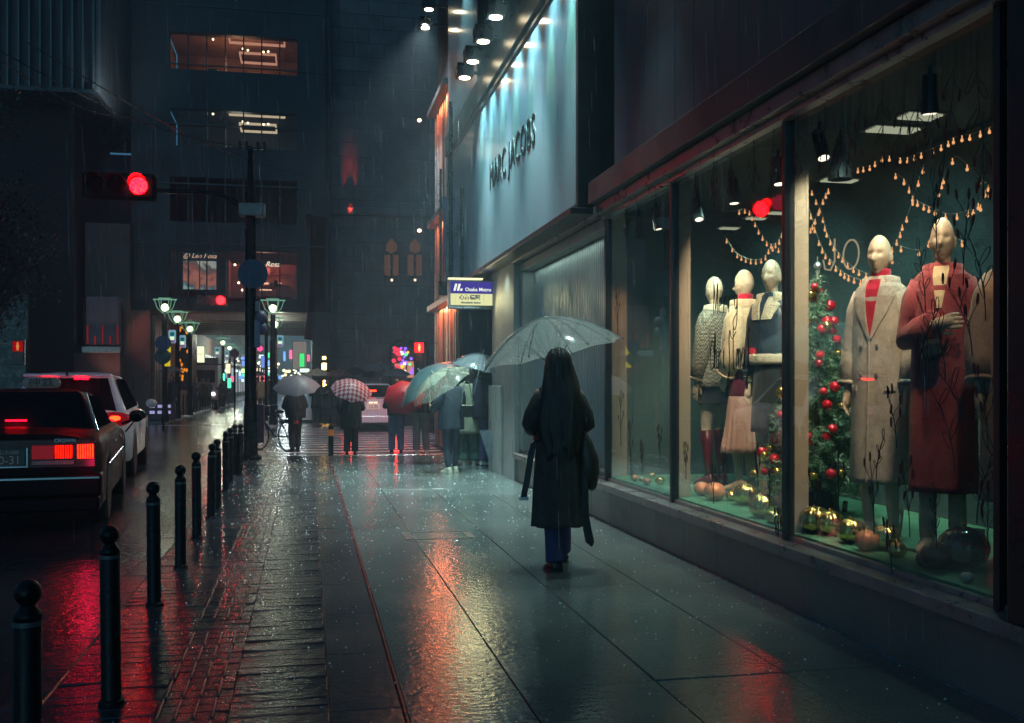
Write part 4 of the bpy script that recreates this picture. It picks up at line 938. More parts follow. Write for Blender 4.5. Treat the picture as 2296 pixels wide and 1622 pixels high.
# ================================================================ PEOPLE
m_skin=M('skin',(.35,.2,.14),.55,var=.08); m_mann=M('mannequin_shell',(.50,.38,.29),.42,var=.06,scale=3)
m_hair=M('black_hair',(.022,.018,.017),.34,var=.6,scale=30,stretch=(6,6,.4),bump=.5,bscale=60)
m_coat=M('black_wool_coat',(.055,.05,.045),.75,var=.3,scale=20,bump=.3,bscale=150,spec=.25)
m_navy2=M('navy_cloth',(.04,.055,.09),.8,var=.25,scale=12,bump=.2,bscale=90)
m_jean=M('blue_denim',(.03,.035,.11),.8,var=.3,scale=14,bump=.2,bscale=120)
m_olive=M('olive_coat',(.24,.26,.18),.8,var=.2,scale=9)
m_greyt=M('grey_trousers',(.2,.19,.2),.85,var=.2,scale=9)
m_dark=M('charcoal_cloth',(.02,.022,.026),.8,var=.3,scale=9)
m_leather=M('black_leather',(.01,.01,.011),.25,var=.2,bump=.15,bscale=60)
m_shoe=M('white_sneaker',(.8,.78,.66),.5,var=.1)
m_bag=M('brown_bag',(.03,.022,.016),.4,var=.3,bump=.3,bscale=25)
def gau(d,s): return math.exp(-(d/s)**2)
def head_fn(s):
    def fn(p):
        x,y,z=p.x,p.y,p.z; t=max(0,-z/.115)
        nx=x*(1-.30*t**1.3)*(1 if z<0 else 1-.05*(z/.115)); ny=y
        if y<0: ny=y*(1.08-.42*t)            # back of skull
        else: ny=y*(1-.02*t)
        if y>0:
            f=max(0,y/.09)
            ny-= .014*f*(gau(x-.034,.020)+gau(x+.034,.020))*gau(z-.008,.015)      # sockets
            ny+= .002*f*gau(z-.034,.012)*gau(x,.05)                               # brow
            ny+= .030*f*gau(x,.011)*(gau(z+.030,.014)+.62*gau(z+.012,.018))       # nose
            ny+= .008*f*gau(x,.024)*(gau(z+.058,.006)+gau(z+.071,.007))           # lips
            ny-= .007*f*gau(x,.024)*gau(z+.0645,.003)
            ny-= .006*f*gau(x,.03)*gau(z+.083,.008)
            ny+= .010*f*gau(x,.026)*gau(z+.100,.014)                              # chin
            ny-= .008*f*(gau(x-.052,.02)+gau(x+.052,.02))*gau(z+.06,.03)          # cheeks
        return Vector((nx,ny,z))*s
    return fn
def add_head(b,c,yaw=0,s=1,pitch=0,n=44,m=44):
    rot=Matrix.Rotation(yaw,3,'Z')@Matrix.Rotation(pitch,3,'X')
    b.ell(c,(.074,.094,.117),n,m,rot,head_fn(s))
    for q in (-1,1): b.ell(Vector(c)+rot@Vector((q*.074*s,-.008*s,-.012*s)),(.010*s,.018*s,.031*s),10,8,rot@Matrix.Rotation(q*.3,3,'Z'))
def hand(b,wrist,d,up,s=1,curl=.5,side=1):
    """palm + five fingers; d = direction of hand, up = back-of-hand normal"""
    d=Vector(d).normalized(); up=Vector(up); up=(up-d*up.dot(d)).normalized(); a=d.cross(up)*side; w=Vector(wrist)
    b.tube([w,w+d*.03*s,w+d*.085*s],[.024*s,.03*s,.026*s],10,round_=True)
    b.tube([w+d*.03*s+a*.012*s,w+d*.085*s+a*.026*s],[.018*s,.014*s],8,round_=True); b.tube([w+d*.03*s-a*.012*s,w+d*.085*s-a*.026*s],[.018*s,.014*s],8,round_=True)
    for k,(o_,l) in enumerate(((.033,.068),(.012,.078),(-.010,.072),(-.031,.056))):
        p=w+d*.085*s+a*o_*s; dd=d.copy(); pts=[p-d*.01*s]; 
        for j,fr in enumerate((.45,.32,.23)):
            pts.append(pts[-1]+dd*(l*fr*s+ (.01*s if j==0 else 0))); dd=(dd-up*curl*(.8+.12*k)).normalized()
        b.tube(pts,[.0095*s,.009*s,.0082*s,.0072*s],8,round_=True)
    p=w+d*.025*s+a*.024*s; b.tube([p,p+(d*.6+a*.8-up*.3).normalized()*.04*s,p+(d*.6+a*.8-up*.3).normalized()*.04*s+(d*.9+a*.2-up*.4*curl).normalized()*.04*s],[.013*s,.011*s,.009*s],8,round_=True)
def figure(name,label,cat,loc,rz,h=1.66,skin=None,arms=None,feet=((.09,.0,0),(-.09,.0,0)),yaw=0,pitch=0,vox=.012,group=None,lean=0,base=0,fem=1,knee=.04):
    t=thing(name,label,cat,loc,rz,group); s=h/1.70; b=MB()
    hz=lambda z:z*s+base
    # torso rings
    rg=[]
    for z,rx,ry,cy in ((.86,.13,.10,0),(.92,.155,.115,-.01),(1.0,.145,.10,-.005),(1.08,.122,.088,.0),(1.18,.138,.10,.005),(1.28,.155,.112,.01),(1.36,.165,.10,.0),(1.41,.135,.08,-.005),(1.445,.075,.062,-.005),(1.46,.052,.052,0)):
        rg.append([(rx*s*cos(2*PI*k/20),(cy+lean*(z-.9))*s+ry*s*sin(2*PI*k/20),hz(z)) for k in range(20)])
    b.loft(rg); ly=lean*.55*s
    b.tube([(0,ly,hz(1.42)),(0,ly+.012*s,hz(1.53))],[.052*s,.048*s],12,round_=True)
    add_head(b,(0,ly+.018*s,hz(1.588)),yaw,s,pitch)
    arms=arms or ('down','down')
    info={'s':s,'ly':ly,'hz':hz,'arm':[]}
    for q,a in zip((1,-1),arms):
        sh=Vector((q*.150*s,ly,hz(1.355)))
        if a=='down': el=Vector((q*.215*s,-.02*s+ly*.6,hz(1.09))); wr=Vector((q*.22*s,.04*s+ly*.3,hz(.845))); hd=(wr-el); up=(q,0,0)
        elif a=='hold': el=Vector((q*.24*s,.02*s+ly,hz(1.10))); wr=Vector((q*.07*s,.26*s+ly,hz(1.17))); hd=Vector((-q*.5,.4,.6)); up=(q*.6,.6,-.2)
        elif a=='phone': el=Vector((q*.22*s,.04*s+ly,hz(1.10))); wr=Vector((q*.10*s,.26*s+ly,hz(1.22))); hd=Vector((-q*.3,.5,.6)); up=(q*.5,.5,0)
        elif a=='pocket': el=Vector((q*.25*s,-.05*s+ly,hz(1.10))); wr=Vector((q*.19*s,.08*s,hz(.90))); hd=(wr-el); up=(q,0,0)
        else: el,wr=[Vector((p[0]*s,p[1]*s,hz(p[2]))) for p in a[:2]]; hd=Vector(a[2]) if len(a)>2 else wr-el; up=a[3] if len(a)>3 else (q,0,0)
        b.tube([sh,sh.lerp(el,.5),el],[.052*s,.045*s,.038*s],12,round_=True); b.tube([el,el.lerp(wr,.35),wr],[.037*s,.036*s,.025*s],12,round_=True)
        hand(b,wr,hd,up,s,.45,side=1 if q>0 else -1); info['arm'].append((sh,el,wr))
    info['leg']=[]
    for q,(fx,fy,fl) in zip((1,-1),feet):
        hp=Vector((q*.085*s,0,hz(.90))); an=Vector((fx*s,fy*s,hz(.075+fl))); kn=hp.lerp(an,.5)+Vector((0,knee*s+.25*fl,0)); kn.z=hz(.48)+fl*.5
        b.tube([hp,hp.lerp(kn,.5),kn],[.086*s,.072*s,.052*s],14,round_=True); b.tube([kn,kn.lerp(an,.35),an],[.050*s,.052*s,.032*s],14,round_=True)
        toe=an+Vector((q*.02*s,.15*s,-.045*s-fl*.6)); b.tube([an+Vector((0,-.02*s,-.03*s)),an.lerp(toe,.5)+Vector((0,0,-.012*s)),toe-Vector((0,.02*s,0))],[.026*s,.024*s,.016*s],12,round_=True)
        info['leg'].append((hp,kn,an,toe))
    ob_=b.build('body',skin or m_skin,t,remesh=vox)
    if vox<.005: ob_.modifiers['s'].iterations=1
    return t,info
def garment(t,info,name,rings,mat,n=56,fold=.0,nf=9,seed=0,smooth=True,fstart=.9,twist=0,mats=None):
    """rings: (z,rx,ry,cx,cy) in 1.70 m units"""
    s=info['s']; hz=info['hz']; rg=[]; z0=rings[0][0]; zb=min(r[0] for r in rings)
    for z,rx,ry,cx,cy in rings:
        w=max(0,(fstart-z)/(fstart-zb+1e-6)) if z<fstart else 0
        l=[]
        for k in range(n):
            a=2*PI*k/n; f=1+fold*w*(sin(nf*a+seed)+.5*sin((2*nf-1)*a+1.7*seed)+.4*sin(3*a+seed))+.012*noise.noise(Vector((cos(a)*2,sin(a)*2,z*5+seed)))
            l.append((cx*s+rx*s*f*cos(a),cy*s+ry*s*f*sin(a)+info['ly']*max(0,(z-.9)/.55),hz(z)))
        rg.append(l)
    # subdivide between rings
    out=[]
    for A,B in zip(rg,rg[1:]):
        for j in range(4): out.append([tuple(a[i]*(1-j/4)+b_[i]*j/4 for i in range(3)) for a,b_ in zip(A,B)])
    out.append(rg[-1])
    return MB().loft(out).build(name,mat,t,smooth=True)
def sleeves(t,info,mat,r=(.075,.068,.058),which=(0,1),name='sleeve',cut=.94):
    s=info['s']
    for i in which:
        sh,el,wr=info['arm'][i]; q=1 if i==0 else -1
        w2=el.lerp(wr,cut); b=MB(); b.tube([sh+Vector((-q*.03*s,0,.01)),sh.lerp(el,.3),sh.lerp(el,.65),el,el.lerp(w2,.4),w2],[r[0]*s*.95,r[0]*s,r[0]*s*.95,r[1]*s,r[1]*s*.95,r[2]*s],18,round_=False)
        # cuff wrinkle rings
        b.tube([w2+(el-w2).normalized()*.02*s,w2],[r[2]*1.06*s,r[2]*1.08*s],18)
        b.build(name,mat,t,smooth=True)
def trousers(t,info,mat,r=(.10,.075,.07),top=.98,flare=0,name='trousers',cut=.96):
    s=info['s']; b=MB()
    for hp,kn,an,toe in info['leg']:
        a2=kn.lerp(an,cut); b.tube([hp+Vector((0,0,.04)),hp.lerp(kn,.5),kn,kn.lerp(a2,.5),a2],[r[0]*s,r[0]*s*.88,r[1]*s,(r[1]+r[2])/2*s,(r[2]+flare)*s],18)
    b.ell((0,-.005,info['hz'](.93)),(.165*s,.125*s,.12*s),20,12); b.build(name,mat,t,smooth=True,remesh=.012)
def shoes(t,info,mat,sole=None,big=1,heel=0):
    s=info['s']
    for hp,kn,an,toe in info['leg']:
        d=(toe-an); d.z=0; d.normalize(); 
        up=Vector((0,0,1)); a=d.cross(up); rg=[]
        pz=(toe.z-.02*s); base0=Vector((an.x,an.y,an.z-.075*s)); tip=Vector((toe.x,toe.y,toe.z-.03*s))
        for f,w,hh in ((-.38,.022,.06),(-.30,.036,.10),(-.02,.040,.12),(.3,.038,.085),(.6,.045,.055),(.85,.042,.045),(1.08,.02,.03)):
            c=base0.lerp(tip,f) if f>0 else base0+(tip-base0)*f*1.0
            rg.append([c+a*w*s*big*cos(x)+up*(max(0,hh*s*(.5+.5*sin(x)))) for x in [2*PI*k/14 for k in range(14)]])
        o=MB().loft(rg).build('shoe',mat,t,smooth=True,sub=1)
        if sole:
            rg=[]
            for f,w in ((-.42,.02),(-.30,.038),(.3,.04),(.6,.048),(.9,.044),(1.12,.018)):
                c=base0.lerp(tip,f) if f>0 else base0+(tip-base0)*f
                rg.append([c+a*w*s*big+up*-.004,c-a*w*s*big+up*-.004,c-a*w*s*big+up*.022,c+a*w*s*big+up*.022])
            MB().loft(rg).build('sole',sole,o,bev=.004)
def hair(t,info,mat,length=.12,yaw=0,w=1):
    s=info['s']; c=Vector((0,info['ly']+.018*s-.012*s,info['hz'](1.60))); rot=Matrix.Rotation(yaw,3,'Z'); b=MB()
    def fn(p):
        q=p.copy()
        if q.y>.03*s and q.z<.05*s: q.y=.03*s+(q.y-.03*s)*.1
        return q
    b.ell(c,(.092*s*w,.112*s*w,.122*s),24,16,rot,fn)
    if length>0:
        rg=[]
        for k in range(10):
            f=k/9; z=c.z+.02-length*f; rx=(.09+.02*f)*s*w*(1-.35*max(0,f-.8)/.2); ry=.06*s*(1-.3*f)
            rg.append([(rx*cos(2*PI*j/28)*(1+.05*sin(j*5+k*.3)),c.y-.045*s-.02*f*s+ry*sin(2*PI*j/28)*(1+.07*sin(j*7)),z) for j in range(28)])
        rg=[[tuple(rot@(Vector(p)-Vector((0,c.y,0)))+Vector((0,c.y,0))) for p in r] for r in rg]
        b.loft(rg)
    return b.build('hair',mat,t,smooth=True)
# ---------------------------------------------------------------- umbrellas
def vinyl(name,tint,alpha,wet_=.6,glow=0):
    def fn(nt,b,L):
        nt.nodes.remove(b); o=nt.nodes['Material Output']
        t=N(nt,'ShaderNodeBsdfTransparent'); t.inputs[0].default_value=(*tint,1)
        d=N(nt,'ShaderNodeBsdfPrincipled'); d.inputs['Base Color'].default_value=(tint[0]*.62,tint[1]*.66,tint[2]*.66,1); d.inputs['Roughness'].default_value=.12
        tl=N(nt,'ShaderNodeBsdfTranslucent'); tl.inputs[0].default_value=(tint[0]*.8,tint[1]*.82,tint[2]*.8,1); m0=N(nt,'ShaderNodeMixShader'); m0.inputs[0].default_value=.5; L(d.outputs[0],m0.inputs[1]); L(tl.outputs[0],m0.inputs[2])
        tc=N(nt,'ShaderNodeTexCoord'); vo=N(nt,'ShaderNodeTexVoronoi'); vo.inputs['Scale'].default_value=95; L(tc.outputs['Object'],vo.inputs[0])
        dr=N(nt,'ShaderNodeMapRange'); dr.inputs[1].default_value=.18; dr.inputs[2].default_value=.32; dr.inputs[3].default_value=1; dr.inputs[4].default_value=0; L(vo.outputs['Distance'],dr.inputs[0])
        n=N(nt,'ShaderNodeTexNoise'); n.inputs['Scale'].default_value=7; n.inputs['Detail'].default_value=6; L(tc.outputs['Object'],n.inputs[0])
        nr=N(nt,'ShaderNodeMapRange'); nr.inputs[1].default_value=.42; nr.inputs[2].default_value=.68; L(n.outputs[0],nr.inputs[0])
        mu=N(nt,'ShaderNodeMath',operation='MULTIPLY'); L(dr.outputs[0],mu.inputs[0]); L(nr.outputs[0],mu.inputs[1])
        ad=N(nt,'ShaderNodeMath',operation='MULTIPLY_ADD'); L(mu.outputs[0],ad.inputs[0]); ad.inputs[1].default_value=wet_; ad.inputs[2].default_value=alpha; ad.use_clamp=True
        bp=N(nt,'ShaderNodeBump'); bp.inputs['Strength'].default_value=.7; bp.inputs['Distance'].default_value=.004; L(dr.outputs[0],bp.inputs['Height']); L(bp.outputs[0],d.inputs['Normal'])
        mx=N(nt,'ShaderNodeMixShader'); L(ad.outputs[0],mx.inputs[0]); L(t.outputs[0],mx.inputs[1]); L(m0.outputs[0],mx.inputs[2]); L(mx.outputs[0],o.inputs[0])
    return graph(name,fn)
m_vinyl=vinyl('clear_vinyl',(.98,1,.98),.34,1.6); m_vinyl3=vinyl('yellow_lit_vinyl',(1,.98,.84),.22,1.8); m_vinyl2=vinyl('misty_vinyl',(.7,.76,.85),.30,.4)  # speckled vinyl tinted yellow for the station sign's light on it
def checkm(nt,b,L):
    tc=N(nt,'ShaderNodeTexCoord'); ck=N(nt,'ShaderNodeTexChecker'); ck.inputs['Scale'].default_value=17; ck.inputs[1].default_value=(.30,.03,.06,1); ck.inputs[2].default_value=(.62,.45,.47,1); mp=N(nt,'ShaderNodeMapping'); mp.inputs['Scale'].default_value=(1,1,0); mp.inputs['Rotation'].default_value=(0,0,.78); L(tc.outputs['Object'],mp.inputs[0]); L(mp.outputs[0],ck.inputs[0])
    L(ck.outputs[0],b.inputs['Base Color']); b.inputs['Roughness'].default_value=.5
m_check=graph('red_check_cloth',checkm)
def umbrella(label,cen,axis,Rr,dep,mat,sh=.75,group=None,ribs=8,name='umbrella',rot=0,handle=None,pw=2.1,scal=.07):
    """cen = rim centre (world), axis = unit up direction, local Z = axis, apex at local origin"""
    axis=Vector(axis).normalized(); apex=Vector(cen)+axis*dep
    t=thing(name,label,'umbrella',apex,group=group); q=Vector((0,0,1)).rotation_difference(axis); t.rotation_mode='QUATERNION'; t.rotation_quaternion=q@Matrix.Rotation(rot,3,'Z').to_quaternion()
    rings=[]; n=ribs*10; m=16
    zf=lambda f: -dep*(f**pw*.75+f*.25)
    for i in range(m+1):
        f=max(.004,i/m); l=[]
        for k in range(n):
            a=2*PI*k/n; u=(k%10)/10; g=sin(PI*u); r=Rr*f*(1-scal*g*f**2); z=zf(f)+.03*g*f*f*(Rr/.5)*.5
            l.append((r*cos(a),r*sin(a),z))
        rings.append(l)
    vs=[p for r in rings for p in r]; b=MB(); fs=[]
    for i in range(m):
        for j in range(n):
            k=(j+1)%n; fs.append((i*n+j,i*n+k,(i+1)*n+k,(i+1)*n+j))
    b.add(vs,fs); o=b.build('canopy',mat,t,smooth=True)
    for k in range(ribs):
        a=2*PI*k/ribs; pts=[(Rr*f*cos(a),Rr*f*sin(a),zf(f)-.004) for f in (.02,.2,.4,.6,.8,1.0)]
        MB().tube(pts,[.0045]*6,5).ell((Rr*1.01*cos(a),Rr*1.01*sin(a),zf(1)-.006),.007,6,5).build('rib',m_chrome if mat in(m_vinyl,) else m_frame,t)
        MB().tube([(0,0,-dep*1.35),(Rr*.5*cos(a),Rr*.5*sin(a),zf(.5)-.006)],.002,4).build('stretcher',m_frame,t)
    MB().tube([(0,0,.0),(0,0,-sh)],.0055,8).build('shaft',m_chrome,t)
    MB().tube([(0,0,-.004),(0,0,.05)],[.010,.006],8,round_=True).build('ferrule',m_white,t)
    hk=[(0,0,-sh),(0,0,-sh-.09)]+[(.03-.03*cos(x),0,-sh-.09-.03*sin(x)) for x in (.6,1.2,1.8,2.4,3.0)]
    MB().tube(hk,.010,8,round_=True).build('handle',m_white if mat==m_vinyl else m_blk,t,smooth=True)
    return t
# ================================================================ THE WALKING WOMAN
wq=atZ(1254,1276,0); wx,wy=wq.x,wq.y+.02
WZ=-R(3)
w,inf=figure('person','long haired woman in long black belted coat walking away under a clear umbrella','person',(wx,wy,0),WZ,1.64,
    arms=((( .205,.02,1.14),(.10,.24,1.14),(-.5,.3,.7),(.6,.6,-.3)),((-.190,.02,1.14),(-.06,.26,1.10),(.5,.3,.7),(-.6,.6,-.3))),feet=((.085,.30,.02),(-.045,-.10,.0)),vox=.008)
r=[(1.475,.060,.055,0,0),(1.46,.08,.068,0,0),(1.43,.12,.088,0,0),(1.40,.165,.10,0,0),(1.34,.19,.115,0,0),(1.22,.185,.125,0,0),(1.10,.180,.126,0,0),(1.0,.172,.125,0,0),(.85,.183,.14,-.003,0),(.65,.192,.15,-.005,0),(.48,.197,.16,-.005,0),(.335,.205,.17,-.005,0)]
coat=garment(w,inf,'coat',r,m_coat,n=110,fold=.085,nf=8,seed=2.0,fstart=1.05)
# storm flap cape on the back and collar
garment(w,inf,'cape_flap',[(1.46,.08,.07,0,-.004),(1.43,.118,.09,0,-.004),(1.39,.155,.108,0,-.004),(1.30,.185,.128,0,-.006),(1.18,.195,.138,0,-.006),(1.10,.196,.14,0,-.006)],m_coat,fold=.02,nf=5,fstart=1.4)
for q,(sh,el,wr) in zip((1,-1),inf['arm']):
    S_=inf['s']; w2=el.lerp(wr,.85); p=[Vector((q*.10*S_,-.01,inf['hz'](1.375))),Vector((q*.155*S_,-.012,inf['hz'](1.31))),Vector((q*.20*S_,-.01,inf['hz'](1.20))),Vector((q*.222*S_,.0,inf['hz'](1.125))),Vector((q*.20*S_,.06,inf['hz'](1.10))),el.lerp(w2,.6)+Vector((0,.02,0)),w2]
    MB().tube(p,[.05*S_,.066*S_,.074*S_,.070*S_,.068*S_,.062*S_,.058*S_],22,round_=True).build('sleeve',m_coat,w,smooth=True)
s=inf['s']
MB().tube([(-.215*s,-.02,1.01*s),(0,-.15,1.015*s),(.215*s,-.02,1.01*s)],.001,4)
def ribbon(pts,wd,th=.006,side=Vector((1,0,0))):
    rg=[]
    for i,p in enumerate(pts):
        p=Vector(p); w_=wd[i] if hasattr(wd,'__len__') else wd
        rg.append([p-side*w_/2-Vector((0,th,0)),p+side*w_/2-Vector((0,th,0)),p+side*w_/2+Vector((0,th,0)),p-side*w_/2+Vector((0,th,0))])
    return MB().loft(rg)
ribbon([(-.17,-.08,.97),(-.205,-.10,.95),(-.228,-.11,.88),(-.245,-.12,.78),(-.262,-.13,.68),(-.282,-.14,.60),(-.29,-.14,.55)],[.05,.05,.048,.046,.046,.045,.045]).build('belt_end',m_leather,w,smooth=False,bev=.002)
MB().box(-.326,-.254,-.152,-.13,.535,.56).build('belt_buckle',m_chrome,w,bev=.003)
ribbon([(.17,-.04,.98),(.185,-.07,.8),(.18,-.10,.6),(.175,-.13,.42),(.185,-.15,.32),(.205,-.155,.22),(.218,-.155,.185)],[.05,.052,.052,.055,.062,.066,.01]).build('belt_end',m_leather,w,bev=.002)
b=MB(); rg=[]
for k in range(24):
    a=2*PI*k/24; rg.append(((.192+.006*sin(3*a))*cos(a),.136*sin(a)))
b.loft([[(x,y,z) for x,y in rg] for z in (.965,.975,1.0,1.01)]); b.build('belt',m_leather,w,smooth=True)
trousers(w,inf,m_jean,(.085,.068,.066),flare=.012,cut=1.02)
shoes(w,inf,m_leather,m_blk,1.35)
# long hair
b=MB(); hz=inf['hz']; cc=Vector((0,.018*s-.012,hz(1.60)))
b.ell(cc,(.098*s,.118*s,.128*s),36,24,None,lambda p: Vector((p.x*(1+.03*sin(9*math.atan2(p.y,p.x))*.4),p.y if p.y<.04 else .04+(p.y-.04)*.3,p.z)))
rg=[]; n=64
for k in range(40):
    f=k/39; z=cc.z+.128*s-.70*s*f
    rx=(.088+.012*ss(0,.12,f)+.045*ss(.1,.5,f)+.02*ss(.5,.8,f))*s*(1-.25*ss(.82,1,f)); ry=(.085-.02*f)*s
    cy=cc.y-.045*s-.055*s*ss(.25,.6,f)
    if z>cc.z: g_=math.sqrt(max(.02,1-((z-cc.z)/(.130*s))**2)); rx=.100*s*g_; ry=.12*s*g_; cy=cc.y
    elif z>cc.z-.10: g_=(cc.z-z)/.10; ry=.12*s*(1-g_)+ry*g_; cy=cc.y*(1-g_)+cy*g_; rx=max(rx,.100*s)
    l=[]
    for j in range(n):
        a=2*PI*j/n; m_=1+.05*sin(j*2.1+2.5*sin(f*2.2+j*.3))+.04*sin(j*.7+f*3)
        zz=z-(.07*s*abs(sin(j*1.3))**2+.11*s*abs(sin(j*.37+.5))+.05*s*(hash((j*7919)%64)%7)/7)*ss(.72,1,f)
        l.append((rx*m_*cos(a),cy+ry*m_*sin(a),zz))
    rg.append(l)
b.loft(rg); ho=b.build('hair',m_hair,w,smooth=True)
b=MB(); random.seed(9)
for k in range(70):
    a=random.uniform(PI*.95,PI*2.05); x0=.095*cos(a)*s; y0=cc.y+.1*sin(a)*s; pts=[]
    ex=random.uniform(1.3,2.05)
    for j in range(7):
        f=j/6; pts.append((x0*(1+(ex-1)*ss(.0,.7,f))+.008*sin(j+k),y0-.05*ss(.2,.6,f)-.012,cc.z-.02-.58*s*f*random.uniform(.93,1)))
    b.tube(pts,[.004,.004,.0035,.003,.0025,.002,.001],4)
b.build('hair_strand',m_hair,ho,smooth=True)
# bag on the right arm
bt=thing('shoulder_bag','slouchy dark brown bag hanging from the right arm of the walking woman','bag',(wx,wy,0),WZ)
def bf(p): return Vector((p.x*(1-.5*max(0,p.z/.27))*(1+.12*sin(7*p.z*8)*.3),p.y,p.z-.02*sin(p.x*30)))
MB().ell((.215,-.015,.82),(.088,.10,.235),28,22,Matrix.Rotation(-.10,3,'Y'),bf).build('bag_body',m_bag,bt,smooth=True)
MB().tube([(.19,-.03,1.02),(.215,-.01,1.12),(.23,.04,1.16),(.22,.08,1.10),(.20,.05,1.0)],.010,8).build('strap',m_leather,bt,smooth=True)
ax=Vector((-.20,.07,.975)); 
Wm=Matrix.Rotation(WZ,3,'Z')
uc=Vector((wx,wy,0))+Wm@Vector((-.02,.17,1.615))
umbrella('large clear vinyl umbrella beaded with rain held over the woman in the black coat',uc,ax,.565,.30,m_vinyl,sh=.74,rot=R(14),scal=.05)
# ================================================================ OTHER PEOPLE
def pos(u,v,z=0): q=atZ(u,v,z); return q
# P1 navy cape jacket, white sneakers, clear umbrella
q=pos(1014,1060); P=(q.x,q.y+.05,0)
p1,i1=figure('person','person in loose navy jacket, leggings and white sneakers under the yellow lit clear umbrella','person',P,R(28),1.62,arms=(((.25,.05,1.12),(.12,.26,1.18),(-.4,.4,.6),(.5,.5,0)),((-.25,.03,1.12),(-.20,.26,1.02),(0,.6,.5),(-.6,.4,0))),feet=((.09,.03,0),(-.10,-.05,0)))
garment(p1,i1,'jacket',[(1.47,.06,.06,0,0),(1.44,.11,.08,0,0),(1.39,.19,.11,0,0),(1.25,.215,.14,0,0),(1.05,.225,.16,0,0),(.85,.235,.17,0,0),(.70,.235,.175,0,0)],m_navy2,fold=.05,nf=5,seed=1,fstart=1.3)
sleeves(p1,i1,m_navy2,(.085,.08,.065)); trousers(p1,i1,m_navy2,(.09,.062,.045)); shoes(p1,i1,m_shoe,m_shoe,1.15); hair(p1,i1,m_hair,.25)
def ub(label,u,v,d_,du,dv,Rr,dep,mat,fwd=0,**k):
    """rim centre at pixel, at the depth of point d_ (world y), axis tilt given in image units"""
    c=atY(u,v,d_); a=Vector((du*cos(TH),-du*sin(TH),dv))+Vector((0,-fwd,0)); return umbrella(label,c,a,Rr,dep,mat,**k)
ub('clear vinyl umbrella lit yellow, tilted to the street beside the corner pillar',991,868,15.2,-.56,.80,.53,.26,m_vinyl3,fwd=.25,sh=.68,rot=R(10))
# handbag of P1
bt=thing('handbag','small black leather handbag with chain on the navy jacket person','bag',(P[0]+.22,P[1]-.16,0))
MB().box(-.11,.11,-.04,.04,.86,1.06).build('bag_body',m_leather,bt,bev=.03,seg=3); MB().tube([(-.1,0,1.05),(-.04,.03,1.42),(.03,.05,1.42),(.1,0,1.05)],.008,6).build('strap',m_chrome,bt,smooth=True)
# P2 olive coat
q=pos(1052,1044); P=(q.x,q.y,0)
p2,i2=figure('person','person in pale olive coat and dark green trousers beside the corner pillar','person',P,R(-20),1.66,arms=('down','phone'))
garment(p2,i2,'coat',[(1.47,.07,.06,0,0),(1.44,.11,.08,0,0),(1.39,.19,.11,0,0),(1.25,.205,.14,0,0),(1.05,.21,.15,0,0),(.8,.23,.165,0,0),(.55,.245,.18,0,0)],m_olive,fold=.04,nf=6,seed=3,fstart=1.2)
sleeves(p2,i2,m_olive,(.085,.08,.065)); trousers(p2,i2,M('bottle_trousers',(.02,.06,.045),.8),(.11,.10,.10),flare=.02); shoes(p2,i2,m_shoe,m_shoe); hair(p2,i2,m_hair,.2)
q=pos(1084,1046); P=(q.x-.05,q.y+.15,0)
p3,i3=figure('person','person in dark navy coat and jeans half hidden by the corner pillar','person',P,R(-60),1.72,arms=('hold','down'))
garment(p3,i3,'coat',[(1.47,.07,.06,0,0),(1.44,.11,.08,0,0),(1.39,.19,.11,0,0),(1.25,.20,.14,0,0),(1.0,.20,.145,0,0),(.78,.215,.155,0,0)],M('deep_navy_coat',(.008,.014,.035),.8,var=.2),fold=.03,nf=6,seed=5,fstart=1.2)
sleeves(p3,i3,MATS['deep_navy_coat'],(.085,.08,.065)); trousers(p3,i3,m_jean,(.10,.08,.075)); shoes(p3,i3,m_shoe,m_blk); hair(p3,i3,m_hair,.05)
ub('misty grey see-through umbrella over the two people at the corner pillar',1074,832,15.75,.22,.95,.50,.30,m_vinyl2,sh=.7)
# drooping half closed umbrella
q=atY(1098,962,15.4); b=MB(); t=thing('closed_umbrella','half closed clear umbrella pointing down beside the corner pillar','umbrella',(q.x,15.35,0))
rg=[[( (.01+.13*(k/6))*cos(2*PI*j/16)*(1+.25*cos(4*2*PI*j/16)),(.01+.10*(k/6))*sin(2*PI*j/16),.15+.50*k/6) for j in range(16)] for k in range(7)]
MB().loft(rg,cap=False).build('canopy',m_vinyl2,t,smooth=True); MB().tube([(0,0,.08),(0,0,.8)],.006,6).build('shaft',m_chrome,t)
# P4 grey trousers, teal umbrella
q=pos(945,1018,-.1); P=(q.x,q.y,-.1)
p4,i4=figure('person','person in short black jacket and grey trousers under the teal umbrella','person',P,R(5),1.64,arms=('hold','hold'),feet=((.11,0,0),(-.11,0,0)))
garment(p4,i4,'jacket',[(1.47,.07,.06,0,0),(1.44,.11,.08,0,0),(1.39,.19,.11,0,0),(1.25,.215,.14,0,0),(1.05,.22,.16,0,0),(.90,.20,.15,0,0)],m_dark,fold=.03,nf=5,seed=1,fstart=1.3)
sleeves(p4,i4,m_dark,(.085,.08,.065)); trousers(p4,i4,m_greyt,(.11,.085,.08)); shoes(p4,i4,m_shoe,m_shoe); hair(p4,i4,m_hair,.0)
m_teal_u=M('teal_umbrella_cloth',(.07,.13,.14),.4,var=.15,bump=.2,bscale=50)
ub('large dull teal umbrella leaning to the street behind the yellow lit clear one',966,864,17.2,-.60,.75,.66,.32,m_teal_u,fwd=.1,sh=.7)
